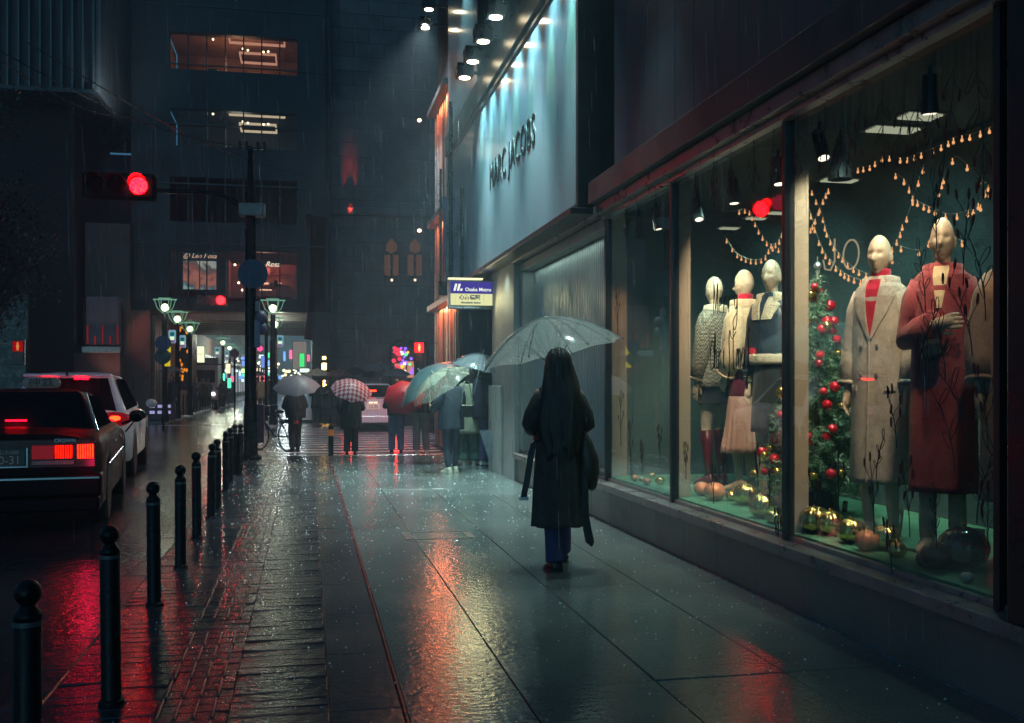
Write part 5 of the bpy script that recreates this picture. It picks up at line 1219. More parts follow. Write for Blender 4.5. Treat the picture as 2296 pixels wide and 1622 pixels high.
# P5 red umbrella
q=pos(889,1018,-.1); P=(q.x,q.y,-.1)
p5,i5=figure('person','person in dark jacket and blue jeans behind the drooping red umbrella','person',P,R(0),1.56,arms=('hold','hold'),feet=((.10,0,0),(-.11,.0,0)))
garment(p5,i5,'jacket',[(1.47,.07,.06,0,0),(1.44,.11,.08,0,0),(1.39,.19,.11,0,0),(1.25,.215,.14,0,0),(1.05,.22,.16,0,0),(.88,.215,.16,0,0)],m_dark,fold=.03,nf=5,seed=2,fstart=1.3)
sleeves(p5,i5,m_dark,(.085,.08,.065)); trousers(p5,i5,M('pale_denim',(.10,.14,.26),.8,var=.25,scale=12),(.11,.085,.075)); shoes(p5,i5,m_leather,m_blk); hair(p5,i5,m_hair,.1)
m_redu=M('red_umbrella_cloth',(.52,.015,.03),.5,var=.12,bump=.2,bscale=30)
ub('bright red cloth umbrella drooping over the shoulder of the jeans wearer',906,892,20.1,-.10,.35,.42,.20,m_redu,fwd=.55,sh=.6,ribs=8,scal=.10)
# P6 check umbrella
q=pos(787,1022,-.1); P=(q.x,q.y,-.1)
p6,i6=figure('person','person in long dark quilted coat waiting under the red checked umbrella','person',P,R(-5),1.52,arms=('hold','pocket'),feet=((.09,0,0),(-.09,.0,0)))
garment(p6,i6,'coat',[(1.50,.09,.09,0,0),(1.44,.14,.10,0,0),(1.39,.21,.13,0,0),(1.25,.235,.16,0,0),(1.05,.24,.175,0,0),(.85,.25,.185,0,0),(.62,.24,.18,0,0)],m_dark,fold=.03,nf=5,seed=4,fstart=1.3)
sleeves(p6,i6,m_dark,(.10,.09,.075)); trousers(p6,i6,m_dark,(.10,.08,.08)); shoes(p6,i6,m_leather,m_blk); hair(p6,i6,m_hair,.1)
ub('red and white checked umbrella held over the dark quilted coat',788,877,20.1,.16,.85,.42,.22,m_check,fwd=.5,sh=.6)
# P7 cyclist pushing a bicycle, pale umbrella
q=pos(668,1012,-.1); P=(q.x-.05,q.y+.1,-.1)
p7,i7=figure('person','person in dark padded jacket pushing a bicycle under the pale grey umbrella','person',P,R(25),1.50,arms=((( .28,.10,1.12),(.22,.36,1.0),(0,1,0),(0,0,1)),'hold'),feet=((.10,.1,0),(-.11,-.05,0)),lean=.08)
garment(p7,i7,'jacket',[(1.50,.10,.10,0,0),(1.44,.16,.12,0,0),(1.39,.235,.15,0,0),(1.25,.27,.19,0,0),(1.05,.275,.20,0,0),(.82,.25,.19,0,0)],m_dark,fold=.02,nf=5,seed=4,fstart=1.3)
sleeves(p7,i7,m_dark,(.11,.10,.08)); trousers(p7,i7,m_dark,(.11,.09,.08)); shoes(p7,i7,m_leather,m_blk); hair(p7,i7,m_hair,.08)
m_pale=M('pale_umbrella_cloth',(.26,.22,.24),.5,var=.1,bump=.1,bscale=30)
ub('pale grey umbrella over the person pushing the bicycle',665,869,20.0,-.05,.9,.46,.24,m_pale,fwd=.38,sh=.62)
# background walkers across the junction
m_bu=M('black_umbrella_cloth',(.015,.015,.018),.35,var=.1)
m_mu=M('maroon_umbrella_cloth',(.10,.05,.06),.4,var=.1)
coats=[m_dark,m_navy2,M('tan_coat',(.22,.2,.15),.8,var=.15),M('brown_coat',(.06,.045,.04),.8)]
def walker(u,Y,h,rz,coat,label,um=None,long_=.6,du=0,Rr=.48,uz=.0):
    q=atY(u,858,Y); P=(q.x,Y,-.1 if 19.5<Y<38 else 0)
    t,i=figure('person',label,'person',P,rz,h,vox=.025,arms=('hold','down'),feet=((.10,.08,0),(-.09,-.08,0)))
    garment(t,i,'coat',[(1.47,.07,.06,0,0),(1.39,.20,.12,0,0),(1.2,.21,.15,0,0),(1.0,.21,.15,0,0),(long_,.24,.18,0,0)],coat,n=24,fold=.03,nf=4)
    sleeves(t,i,coat,(.09,.08,.065)); trousers(t,i,m_dark,(.10,.08,.07)); hair(t,i,m_hair,.1)
    if um:
        mat,lb=um; c=Vector((q.x,Y-.1,P[2]+h+.12+uz)); umbrella(lb,c,(du,-.1,1),Rr,.22,mat,sh=.6)
    return t
walker(795,33.5,1.68,R(170),m_dark,'dark walker crossing behind the checked umbrella',(m_bu,'black umbrella directly behind the checked one'),.7)
walker(760,35,1.62,R(160),coats[3],'brown coated walker behind the checked umbrella',(m_mu,'dull maroon umbrella left of the black one behind the checks'),.7)
walker(832,37,1.6,R(190),m_dark,'dark walker behind the white sedan',(m_bu,'black umbrella peeking over the white sedan'),.7)
walker(853,36.5,1.75,R(200),m_navy2,'navy walker between white sedan and red umbrella',(m_vinyl2,'wide misty umbrella above the white sedan roof'),.7,Rr=.72,uz=.12)
walker(889,33,1.63,R(180),coats[3],'walker behind the red umbrella',(M('slate_umbrella_cloth',(.08,.09,.11),.4),'slate grey umbrella above the red one'),.7)
walker(712,36,1.65,R(170),m_dark,'dark walker near the amber lit signs',(M('cream_umbrella_cloth',(.45,.38,.28),.5),'cream umbrella glowing near the amber signs'),.6)
walker(735,35,1.62,R(180),m_dark,'dark walker under no umbrella by the stone corner')
walker(386,38.8,1.68,R(150),m_dark,'dark walker at the arcade entrance',(m_vinyl2,'misty umbrella at the arcade entrance'),.6)
walker(588,50,1.7,R(0),coats[2],'walker in tan coat in the middle of the far street')
walker(601,52,1.75,R(10),m_dark,'dark walker beside the tan coat in the far street')
walker(578,56,1.68,R(0),m_dark,'dark walker behind the traffic pole in the far street',(m_bu,'black umbrella far in the street'),.6)
for k,(u,Y) in enumerate(((455,55),(466,57),(477,60),(488,62),(497,56),(508,63),(518,66),(439,52))):
    walker(u,Y,1.6+.03*(k%4),R(30*k),coats[k%2],'dark pedestrian by the arcade kerb, %s from the arcade entrance'%['second','third','fourth','fifth','sixth','seventh','eighth','first'][k])
# ================================================================ MANNEQUINS
BZ=.44
def ringinterp(rings,z):
    rs=sorted(rings,key=lambda r:-r[0])
    for A,B in zip(rs,rs[1:]):
        if A[0]>=z>=B[0]:
            f=(A[0]-z)/(A[0]-B[0]+1e-9); return [A[i]*(1-f)+B[i]*f for i in range(5)]
    return rs[-1] if z<rs[-1][0] else rs[0]
def patch(t,info,rings,outl,mat,off=.006,name='lapel',th=.006,n=7):
    """outl: list of (z, xleft, xright) on the front of a garment"""
    s=info['s']; hz=info['hz']; rows=[]
    for z,xl,xr in outl:
        _,rx,ry,cx,cy=ringinterp(rings,z); row=[]
        for k in range(n):
            x=xl+(xr-xl)*k/(n-1); q=max(-.98,min(.98,x/rx)); y=cy+ry*math.sqrt(1-q*q)+off; row.append((x,y,z))
        rows.append(row)
    b=MB(); rg=[]
    for row in rows: rg.append([(x*s,y*s,hz(z)) for x,y,z in row]+[(x*s,(y-th)*s,hz(z)) for x,y,z in row[::-1]])
    b.loft(rg); return b.build(name,mat,t,smooth=False,bev=.002)
def fabric(name,col,bump=.4,sc_=120,var=.2,rough=.9): return M(name,col,rough,var=var,scale=25,bump=bump,bscale=sc_,spec=.2,sheen=.2)
m_lgrey=fabric('light_grey_wool',(.42,.36,.32)); m_redk=fabric('red_knit',(.42,.01,.04),.3); m_rose=fabric('rose_wool',(.27,.05,.065)); m_cream=fabric('cream_wool',(.62,.47,.32),.2); m_wine=fabric('wine_knit',(.13,.012,.04),.2)
m_pink=M('pink_pleats',(.55,.32,.27),.6,var=.12,scale=8,bump=.1,bscale=20,spec=.3); m_navl=M('navy_leather',(.03,.045,.07),.35,var=.2,scale=8,bump=.2,bscale=25); m_shear=M('shearling',(.6,.5,.38),.95,var=.25,scale=60,bump=1,bscale=70)
m_boot=M('burgundy_boot',(.10,.01,.02),.3,var=.2,bump=.2,bscale=20); m_tan=fabric('tan_coat_wool',(.45,.27,.2)); m_skirt=fabric('dark_skirt_cloth',(.02,.025,.03),.2)
def hound(nt,b,L):
    tc=N(nt,'ShaderNodeTexCoord'); ck=N(nt,'ShaderNodeTexChecker'); ck.inputs['Scale'].default_value=55; ck.inputs[1].default_value=(.05,.05,.05,1); ck.inputs[2].default_value=(.33,.29,.23,1); L(tc.outputs['Object'],ck.inputs[0])
    wv=N(nt,'ShaderNodeTexWave'); wv.inputs['Scale'].default_value=9; wv.bands_direction='Z'; L(tc.outputs['Object'],wv.inputs[0]); mx=N(nt,'ShaderNodeMixRGB'); mx.blend_type='MULTIPLY'; mx.inputs[0].default_value=.35; L(ck.outputs[0],mx.inputs[1]); L(wv.outputs[0],mx.inputs[2]); L(mx.outputs[0],b.inputs['Base Color']); b.inputs['Roughness'].default_value=.9
m_hound=graph('houndstooth_wool',hound)
def turtleneck(t,i,mat,rr=.062):
    s=i['s']; hz=i['hz']; b=MB()
    b.lathe([(.085*s,hz(1.42)),(rr*s,hz(1.455)),(rr*1.02*s,hz(1.50)),(rr*.97*s,hz(1.515)),(rr*.86*s,hz(1.51))],(0,i['ly']+.002,0),24); return b.build('turtleneck',mat,t,smooth=True)
def collar(t,i,mat,h=.05,r0=.10,r1=.13):
    s=i['s']; hz=i['hz']; rg=[]; n=28
    for k in range(n+1):
        a=PI*(-.12)-PI*.76*0+ (PI*1.24)*k/n + PI*.0; a=PI*1.5-PI*.80+PI*1.6*k/n
        cx,cy=cos(a),sin(a); l=[]
        for r,z in ((r0*.72,1.43),(r0*.78,1.475),(r1*.92,1.465),(r1,1.41),(r1*.97,1.405),(r0*.86,1.455)): l.append((r*s*cx*1.05,r*.8*s*cy,hz(z)))
        rg.append(l)
    return MB().loft(rg).build('collar',mat,t,smooth=True)
LONG=[(1.475,.07,.062,0,0),(1.44,.12,.085,0,0),(1.40,.18,.105,0,0),(1.34,.198,.122,0,0),(1.2,.195,.13,0,.003),(1.05,.19,.13,0,.003),(.92,.195,.14,0,.0),(.7,.205,.15,0,0),(.45,.21,.165,0,0),(.315,.215,.17,0,0)]
# M4 light grey coat
m4,i4m=figure('mannequin','bald mannequin in a long light grey double breasted coat over a red turtleneck','mannequin',(3.46,5.55,0),R(118),1.86,skin=m_mann,base=BZ,arms=('down','down'),vox=.0045,yaw=R(8))
garment(m4,i4m,'coat',LONG,m_lgrey,fold=.03,nf=5,seed=2,fstart=.9); sleeves(m4,i4m,m_lgrey,(.082,.078,.068)); turtleneck(m4,i4m,m_redk)
patch(m4,i4m,LONG,[(1.455,-.05,.05),(1.40,-.055,.055),(1.3,-.045,.04),(1.2,-.03,.02),(1.12,-.01,.0)],m_redk,.004,'sweater_front')
for q in (1,-1): patch(m4,i4m,LONG,[(1.46,q*.045,q*.09),(1.41,q*.05,q*.15),(1.36,q*.045,q*.13),(1.355,q*.045,q*.15),(1.25,q*.03,q*.10),(1.12,q*.0,q*.015)],m_lgrey,.012,'lapel',.008)
collar(m4,i4m,m_lgrey)
patch(m4,i4m,LONG,[(1.12,.0,.012),(.9,.0,.010),(.6,.0,.010),(.32,.0,.010)],m_lgrey,.008,'coat_edge',.006,3)
for z in (1.08,.92):
    for x in (.07,-.05): _,rx,ry,cx,cy=ringinterp(LONG,z); s_=i4m['s']; MB().ell((x*s_,(cy+ry*math.sqrt(1-(x/rx)**2)+.006)*s_,i4m['hz'](z)),(.014,.006,.014),12,8).build('button',M('coat_button',(.2,.16,.13),.3),m4,smooth=True)
for q in (1,-1): patch(m4,i4m,LONG,[(.86,q*.10,q*.16),(.83,q*.10,q*.16)],m_lgrey,.012,'pocket_flap',.008)
shoes(m4,i4m,m_cream,None,1.1)
# M5 rose coat
m5,i5m=figure('mannequin','bald mannequin in a dusky rose coat with one arm bent across, nearest the window pier','mannequin',(3.50,5.0,0),R(140),1.88,skin=m_mann,base=BZ,arms=(((.21,.0,1.10),(.02,.20,1.16),(-1,.2,.1),(0,1,0)),'down'),vox=.0045,yaw=R(0))
garment(m5,i5m,'coat',LONG,m_rose,fold=.035,nf=5,seed=5,fstart=.95); sleeves(m5,i5m,m_rose,(.086,.082,.072),cut=.9)
patch(m5,i5m,LONG,[(1.455,-.05,.05),(1.40,-.04,.05),(1.3,-.02,.045),(1.24,-.005,.03)],m_cream,.004,'sweater_front')
for q in (1,-1): patch(m5,i5m,LONG,[(1.46,q*.045,q*.10),(1.41,q*.05,q*.16),(1.33,q*.04,q*.15),(1.22,q*.02,q*.10),(1.05,q*.0,q*.02)],m_rose,.012,'lapel',.008)
collar(m5,i5m,m_rose); MB().box(-.02,.12,.19,.26,1.12+BZ-.02,1.30+BZ-.08).build('clutch_bag',m_leather,m5,bev=.03,loc=(0,.0,-.02))
b=MB()
for (hp,kn,an,toe) in i5m['leg']: b.tube([kn,kn.lerp(an,.3),kn.lerp(an,.55),kn.lerp(an,.8),an],[.058,.066,.058,.062,.055],16)
b.build('boot_shaft',M('cream_suede',(.5,.37,.27),.9,var=.2,bump=.6,bscale=14),m5,smooth=True); shoes(m5,i5m,MATS['cream_suede'],None,1.2)
# M3 leather jacket
JK=[(1.475,.07,.062,0,0),(1.44,.12,.085,0,0),(1.40,.185,.115,0,0),(1.32,.215,.14,0,0),(1.2,.222,.155,0,0),(1.08,.22,.155,0,0),(1.02,.20,.145,0,0)]
m3,i3m=figure('mannequin','bald mannequin in a navy leather jacket with cream shearling hem and striped cuffs','mannequin',(3.62,7.33,0),R(112),1.93,skin=m_mann,base=BZ,arms=('down','down'),vox=.0045,yaw=R(12))
garment(m3,i3m,'jacket',JK,m_navl,fold=.03,nf=6,seed=1,fstart=1.4); sleeves(m3,i3m,m_navl,(.095,.088,.072),cut=.78)
garment(m3,i3m,'shearling_hem',[(1.045,.212,.152,0,0),(1.03,.226,.165,0,0),(.985,.226,.165,0,0),(.97,.205,.15,0,0)],m_shear,n=40); collar(m3,i3m,m_shear,r1=.15)
for (sh,el,wr) in i3m['arm']:
    c0,c1=el.lerp(wr,.78),el.lerp(wr,1.0); MB().tube([c0,c0.lerp(c1,.35),c1],[.068,.070,.058],18).build('cuff',m_shear,m3,smooth=True)
    for f in (.25,.5): MB().tube([c0.lerp(c1,f),c0.lerp(c1,f+.12)],[.0725,.0715],18).build('cuff_stripe',m_skirt,m3,smooth=True)
garment(m3,i3m,'skirt',[(1.0,.15,.11,0,0),(.9,.18,.13,0,0),(.7,.19,.14,0,0),(.5,.20,.15,0,0)],m_skirt,fold=.05,nf=7)
for q in (1,-1): patch(m3,i3m,JK,[(1.44,q*.04,q*.10),(1.38,q*.03,q*.15),(1.28,q*.01,q*.10)],m_shear,.012,'lapel',.01)
patch(m3,i3m,JK,[(1.30,-.006,.006),(1.05,-.006,.006)],m_chrome,.01,'zip',.004,3)
# M2 cream cape coat with pleated skirt
CP=[(1.475,.08,.07,0,0),(1.44,.14,.10,0,0),(1.40,.19,.125,0,0),(1.32,.235,.16,0,0),(1.15,.265,.19,0,0),(1.0,.27,.20,0,0),(.93,.25,.19,0,0)]
m2,i2m=figure('mannequin','bald mannequin in a cream coat, wine knit top and pale pink pleated skirt','mannequin',(3.78,8.18,0),R(30),1.95,skin=m_mann,base=BZ,arms=('pocket','pocket'),vox=.0045,yaw=R(-4))
garment(m2,i2m,'coat',CP,m_cream,fold=.04,nf=4,seed=3,fstart=1.3); sleeves(m2,i2m,m_cream,(.10,.095,.085)); turtleneck(m2,i2m,m_redk,.066); collar(m2,i2m,m_cream,r0=.12,r1=.17)
garment(m2,i2m,'knit_top',[(1.0,.17,.13,0,0),(.85,.185,.14,0,0),(.72,.175,.135,0,0)],m_wine)
garment(m2,i2m,'pleated_skirt',[(.76,.165,.125,0,0),(.72,.18,.14,0,0),(.5,.20,.165,0,0),(.30,.235,.20,0,0)],m_pink,n=132,fold=.045,nf=22,fstart=.74); shoes(m2,i2m,m_cream,None,1.1)
# M1 houndstooth
JH=[(1.475,.07,.062,0,0),(1.44,.12,.085,0,0),(1.40,.18,.11,0,0),(1.32,.20,.13,0,0),(1.15,.195,.14,0,0),(1.0,.205,.15,0,0),(.80,.225,.165,0,0)]
m1,i1m=figure('mannequin','bald mannequin in a houndstooth jacket, dark skirt and burgundy boots, farthest into the window','mannequin',(3.75,8.77,0),R(24),1.95,skin=m_mann,base=BZ,arms=('down','down'),vox=.0045,yaw=R(-6))
garment(m1,i1m,'jacket',JH,m_hound,fold=.03,nf=5,seed=3,fstart=1.1); sleeves(m1,i1m,m_hound,(.082,.08,.07)); collar(m1,i1m,m_shear)
garment(m1,i1m,'skirt',[(.9,.18,.13,0,0),(.72,.19,.14,0,0),(.66,.19,.14,0,0)],m_skirt)
b=MB()
for (hp,kn,an,toe) in i1m['leg']: b.tube([kn+Vector((0,0,-.04)),kn.lerp(an,.3),kn.lerp(an,.6),an],[.064,.064,.052,.046],16)
b.build('boot_shaft',m_boot,m1,smooth=True); shoes(m1,i1m,m_boot,m_blk,1.15)
# M6 at the window pier
m6,i6m=figure('mannequin','mannequin in a tan coat mostly cut off by the dark window pier','mannequin',(3.62,4.52,0),R(150),1.86,skin=m_mann,base=BZ,arms=('down',((-.25,-.0,1.12),(-.22,.26,1.05),(0,1,-.3),(0,0,1))),vox=.008)
garment(m6,i6m,'coat',LONG,m_tan,fold=.03,nf=5,seed=3,fstart=1.1); sleeves(m6,i6m,m_tan,(.085,.08,.07),cut=.85); shoes(m6,i6m,m_cream,None)
for mm in (m1,m2,m3,m4,m5,m6): mm.scale=(.84,.86,1)
m5.scale=(.78,.84,1)
# ================================================================ CHRISTMAS TREE
TX,TY,TZ0,TZ1,TR=3.64,6.66,.62,2.20,.40
ct=thing('christmas_tree','slim green christmas tree with red and gold baubles behind the glass','christmas tree',(TX,TY,0))
MB().tube([(0,0,.44),(0,0,2.16)],[.03,.008],8).build('trunk',M('tree_bark',(.08,.05,.03),.8),ct)
MB().lathe([(.16,.44),(.14,.62)],n=20).build('stand',m_blk,ct)
random.seed(31); vs=[];fs=[]; mi=[]
def needle(p,d,l,w,k):
    a=d.cross(Vector((random.uniform(-1,1),random.uniform(-1,1),random.uniform(-1,1))))
    if a.length<1e-4: return
    a.normalize(); o=len(vs); vs.extend([p-a*w,p+a*w,p+d*l]); fs.append((o,o+1,o+2)); mi.append(k)
bau=[]
for k in range(520):
    f=random.random()**.62; z=TZ1-(TZ1-TZ0)*f; a=random.uniform(0,2*PI); r=(.03+TR*f)*random.uniform(.75,1.08)
    d=Vector((cos(a),sin(a),random.uniform(.1,.45))).normalized(); L_=r/d.to_2d().length; m_=int(12+L_*70)
    if k%5==0: bau.append((Vector((cos(a)*r,sin(a)*r,z+d.z*L_-.05)),k))
    for j in range(m_):
        g=.25+.75*j/m_; p=Vector((0,0,z))+d*L_*g+Vector((0,0,-.08*g*g))
        for q in range(3):
            nd=(d*.8+Vector((random.gauss(0,.7),random.gauss(0,.7),random.gauss(0,.7)))).normalized(); needle(p,nd,random.uniform(.04,.065),.003,random.choice([0,0,1,2]))
me=bpy.data.meshes.new('needles'); me.from_pydata([tuple(v) for v in vs],[],fs)
for c in ((.04,.14,.08),(.10,.26,.15),(.45,.55,.42)): me.materials.append(M('needle_%d'%int(c[1]*100),c,.45,var=.2,spec=.6))
me.polygons.foreach_set('material_index',mi); o=bpy.data.objects.new('foliage',me); COL.objects.link(o); o.parent=ct
MB().ell((0,0,2.25),.03,8,6).tube([(0,0,2.15),(0,0,2.32)],[.012,.003],6).build('tree_top',m_steel,ct)
m_rb=M('red_bauble',(.65,.01,.03),.12,.4,var=.05,coat=1); m_gb=M('gold_bauble',(.75,.42,.12),.18,.9,var=.1)
proto={}
for i,(p,k) in enumerate(bau):
    c='red' if i%5<3 else 'gold'; r_=random.uniform(.026,.042)
    if c not in proto:
        t=thing('bauble','shiny %s bauble hanging on the christmas tree'%c,'bauble',(TX+p.x,TY+p.y,p.z),group='%s baubles on the christmas tree'%c); proto[c]=t
        MB().ell((0,0,0),1,18,12).build('ball',m_rb if c=='red' else m_gb,t,smooth=True); MB().lathe([(.22,.9),(.22,1.25),(.05,1.35)],n=10).build('cap',m_chrome,t)
        t.scale=(r_,r_,r_)
    else:
        t=copy_tree(proto[c],loc=(TX+p.x,TY+p.y,p.z)); t.scale=(r_,r_,r_)
# ================================================================ FLOOR DECORATIONS
def ball(u,v,rpx,mat,ribbed,label,cat='ornament',name='ornament_ball',squash=.85):
    r=.08; rpx*=1.22
    for _ in range(12):
        z=BZ+r*squash; d=(CAMH-z)*F/(v-858); r=rpx*d/F
    z=BZ+r*squash; d=(CAMH-z)*F/(v-858); l=(u-1148)/F*d; x=l*cos(TH)+d*sin(TH); y=-l*sin(TH)+d*cos(TH); x=max(x,3.06+r)
    t=thing(name,label,cat,(x,y,z),group='round ornaments on the display floor')
    def fn(p):
        a=math.atan2(p.y,p.x); k=1-(.10*abs(cos(ribbed/2*a))**3 if ribbed else 0); return Vector((p.x*k,p.y*k,p.z-(.12*r if ribbed and abs(p.x)+abs(p.y)<.35*r else 0)*(1 if p.z>0 else -1)))
    MB().ell((0,0,0),(r,r,r*squash),48 if ribbed else 28,20,None,fn).build('ball',mat,t,smooth=True)
    MB().tube([(0,0,r*squash*.85),(0,.01,r*squash*1.12)],[r*.09,r*.06],8).build('stem',m_gb if ribbed else m_chrome,t); return t
m_gold=M('gold_foil',(.85,.58,.22),.2,1,var=.25,scale=10,bump=.6,bscale=30); m_org=M('peach_satin_ball',(.8,.28,.14),.4,.2,var=.1); m_dkp=M('dark_green_glaze',(.03,.05,.05),.12,.2,var=.2,coat=1); m_wnb=M('wine_ball',(.10,.02,.02),.3,.2,var=.1); m_palep=M('pale_ceramic',(.4,.38,.33),.4,var=.1)
for a in ((1862,1172,27,m_gold,14,'large ribbed gold foil pumpkin next to the window post'),(1908,1190,27,m_gold,14,'ribbed gold foil pumpkin glowing red, second from the window post'),
 (1942,1212,22,m_org,12,'peach ribbed pumpkin in front of the gold ones'),(1986,1205,28,m_gold,16,'big gold latticed ball by the grey coat hem'),(2012,1232,17,m_gold,12,'small gold ball just in front of the big latticed one'),
 (2100,1246,30,m_wnb,0,'smooth wine red ball in front of the cream boot'),(2160,1228,46,m_dkp,18,'largest dark green glazed pumpkin by the window pier'),(2075,1255,18,m_wnb,12,'small dark ribbed gourd left of the wine ball'),(2168,1295,12,m_palep,10,'tiny pale gourd before the dark green pumpkin'),
 (1846,1170,12,m_gold,0,'small gold ball tight against the window post'),
 (1640,1112,11,m_gold,0,'little gold ball below the houndstooth mannequin'),(1672,1108,24,m_gold,12,'gold ribbed pumpkin under the pink pleated skirt'),(1700,1135,26,m_gold,14,'gold ribbed pumpkin right of the one under the skirt'),(1735,1168,30,m_gold,14,'biggest gold pumpkin left of the middle window post'),(1686,1160,14,m_gold,10,'small gold gourd in front, under the skirt'),
 (1602,1102,20,m_org,0,'peach satin ball below the houndstooth jacket'),(1573,1096,15,m_org,0,'smaller peach satin ball against the inner pillar'),(1628,1165,13,m_gold,10,'small gold gourd closest to the glass in the middle pane'),(1752,1128,13,m_org,0,'peach ball behind the biggest gold pumpkin'),
 (1423,1072,7,m_org,0,'small peach ball alone in the empty pane'),(1450,1080,8,m_org,0,'peach ball in the middle of the empty pane'),(1438,1074,5,m_palep,0,'tiny pale ball in the empty pane'),(1480,1078,9,m_gold,12,'gold gourd in the empty pane'),(1462,1066,6,m_gold,12,'small gold gourd behind in the empty pane')):
    ball(*a)
random.seed(40)
for k in range(16):
    u=random.choice([random.uniform(1835,2010),random.uniform(1600,1750),random.uniform(1850,1960)]); base_v=1095+(u-1600)*.30; v=base_v+random.uniform(-8,18)
    c,nn=random.choice([(m_gold,'gold'),(m_org,'peach'),(m_gold,'gold')]); t=ball(u,v,random.uniform(6,12),c,random.choice([0,10]),'little %s ornament ball filling the heap on the display floor'%nn); t['group']='little %s fillers in the ornament heap'%nn
# small portrait frames
for (u,v,hpx,label) in ((1893,1160,26,'small tilted framed card behind the gold pumpkins'),(2010,1150,52,'small framed card with oval by the grey coat hem'),(2192,1210,52,'small framed card with oval beside the dark green pumpkin')):
    q=atX(u,v,3.75 if u>1950 else 3.9); h=hpx*.5*(q.y*cos(TH)+q.x*sin(TH))/F; t=thing('framed_card',label,'picture frame',(q.x,q.y,BZ),R(-35)); t.rotation_euler=(R(-8),R(6),R(-35))
    MB().box(-h*.42,h*.42,0,.012,0,h*1.9).build('frame',m_frame,t,bev=.003); MB().box(-h*.36,h*.36,-.002,0,h*.08,h*1.82).build('card',M('card_grey',(.12,.11,.10),.6),t)
    MB().lathe([(h*.26,-.004),(h*.26,-.002)],(0,0,0),20,'y').build('oval',M('card_pale',(.45,.42,.36),.6),t,loc=(0,0,h*.95)).scale=(1,1,2.1)
# ================================================================ STRING LIGHTS
m_bulb=EM('warm_bulb',(1,.42,.18),1.25); m_wire=M('string_wire',(.25,.24,.2),.5)
def cr(pts,n=10):
    out=[]; P=[pts[0]]+pts+[pts[-1]]
    for i in range(1,len(P)-2):
        for j in range(n):
            t=j/n; a,b_,c,d=P[i-1],P[i],P[i+1],P[i+2]; out.append(.5*((2*b_)+(c-a)*t+(2*a-5*b_+4*c-d)*t*t+(3*b_-a-3*c+d)*t**3))
    out.append(P[-2]); return out
strings=[([(1819,424),(1842,478),(1855,525),(1880,567),(1910,597),(1947,615)],4.0,14,'falling from the ceiling left of the grey coat mannequin'),([(1815,470),(1836,539),(1855,575),(1882,604),(1905,619),(1937,630)],3.8,12,'lower garland drooping to the grey coat mannequin'),
 ([(1859,420),(1845,447),(1826,495),(1815,515)],3.8,7,'short garland crossing behind the window post'),([(1880,400),(1920,378),(1950,371),(1981,350),(2027,354),(2061,344),(2110,325),(2141,308),(2183,299),(2229,281)],4.25,20,'along the top edge of the backdrop'),
 ([(2004,386),(2032,407),(2046,440),(2069,457),(2090,466),(2128,480),(2170,472),(2191,459),(2213,417)],4.1,14,'draped above the rose coat mannequin'),([(2072,369),(2059,405),(2038,474),(2023,504),(2015,531),(2000,554),(2002,592)],4.1,9,'hanging between the two coat mannequins'),
 ([(2118,392),(2105,428),(2140,352),(2196,400),(2220,425),(2190,470)],4.15,9,'tangled in the upper corner by the pier'),([(1654,472),(1677,470),(1690,493),(1706,524),(1725,546),(1744,542),(1755,516)],3.9,12,'dropping over the leather jacket mannequin'),([(1626,531),(1649,565),(1668,577),(1690,583),(1713,577),(1728,554),(1751,558)],3.9,12,'swagged above the cream coat mannequin'),
 ([(2008,548),(2060,560),(2095,528),(2130,530),(2170,545)],4.0,6,'low behind the rose coat mannequin head')]
for pts,X,nb,lb in strings:
    P=cr([atX(u,v,X) for u,v in pts]); t=thing('string_light','string of small warm bulbs '+lb,'string light',(0,0,0),group='warm string lights in the display window')
    MB().tube(P,.0018,4).build('wire',m_wire,t)
    for k in range(nb):
        p=P[int((len(P)-1)*(k+.5)/nb)]; MB().tube([p,p+Vector((0,0,-.02))],.004,5).ell(p+Vector((0,0,-.032)),(.010,.010,.013),8,6).build('bulb',m_bulb,t)
# small wall lettering glowing on the backdrop (reversed letters 'OU')
t=thing('glowing_letter_ring','faint cream neon ring and hook glowing on the teal backdrop','neon sign',(0,0,0)); ne=EM('soft_neon',(1,.75,.5),.45)
c=atX(1908,571,4.38); MB().tube([c+Vector((0,.12*cos(a),.12*sin(a))) for a in [2*PI*k/24 for k in range(25)]],.008,6).build('ring',ne,t)
c=atX(1862,575,4.38); MB().tube([c+Vector((0,-.07,.14)),c+Vector((0,-.07,-.05)),c+Vector((0,0,-.12)),c+Vector((0,.09,-.10)),c+Vector((0,.12,-.02))],.008,6).build('hook',ne,t)
# ================================================================ CEILING FIXTURES in the window
def trackspot(p,label,aim):
    t=thing('track_spotlight',label,'spotlight',p,group='spotlights under the display ceiling')
    MB().tube([(0,0,0),(0,0,-.10)],.012,8).build('stem',m_blk,t)
    d=(Vector(aim)-Vector(p)).normalized(); c=Vector((0,0,-.14)); MB().tube([c-d*.09,c+d*.09,c+d*.12],[.038,.045,.048],20).build('head',M('spot_head_grey',(.03,.03,.03),.4,.2),t,smooth=False,bev=.004)
    MB().tube([c+d*.118,c+d*.1225],[.036,.036],20).build('lens',EM('spot_lens',(1,.8,.6),3),t); return t
for i,(x,y,aim,n_) in enumerate(((3.35,4.9,(3.5,5.1,1.6),'above the rose coat mannequin'),(3.35,6.1,(3.4,5.5,1.7),'above and behind the grey coat mannequin'),(3.45,6.9,(3.45,6.7,1.8),'over the leather jacket mannequin'),(3.45,7.7,(3.5,7.6,1.6),'over the cream coat mannequin'),(3.5,8.6,(3.5,8.0,1.6),'over the houndstooth mannequin'),(3.3,9.15,(3.7,9.0,.5),'in the corner of the empty pane'))):
    trackspot((x,y,3.14),'grey cylinder spotlight '+n_,aim)
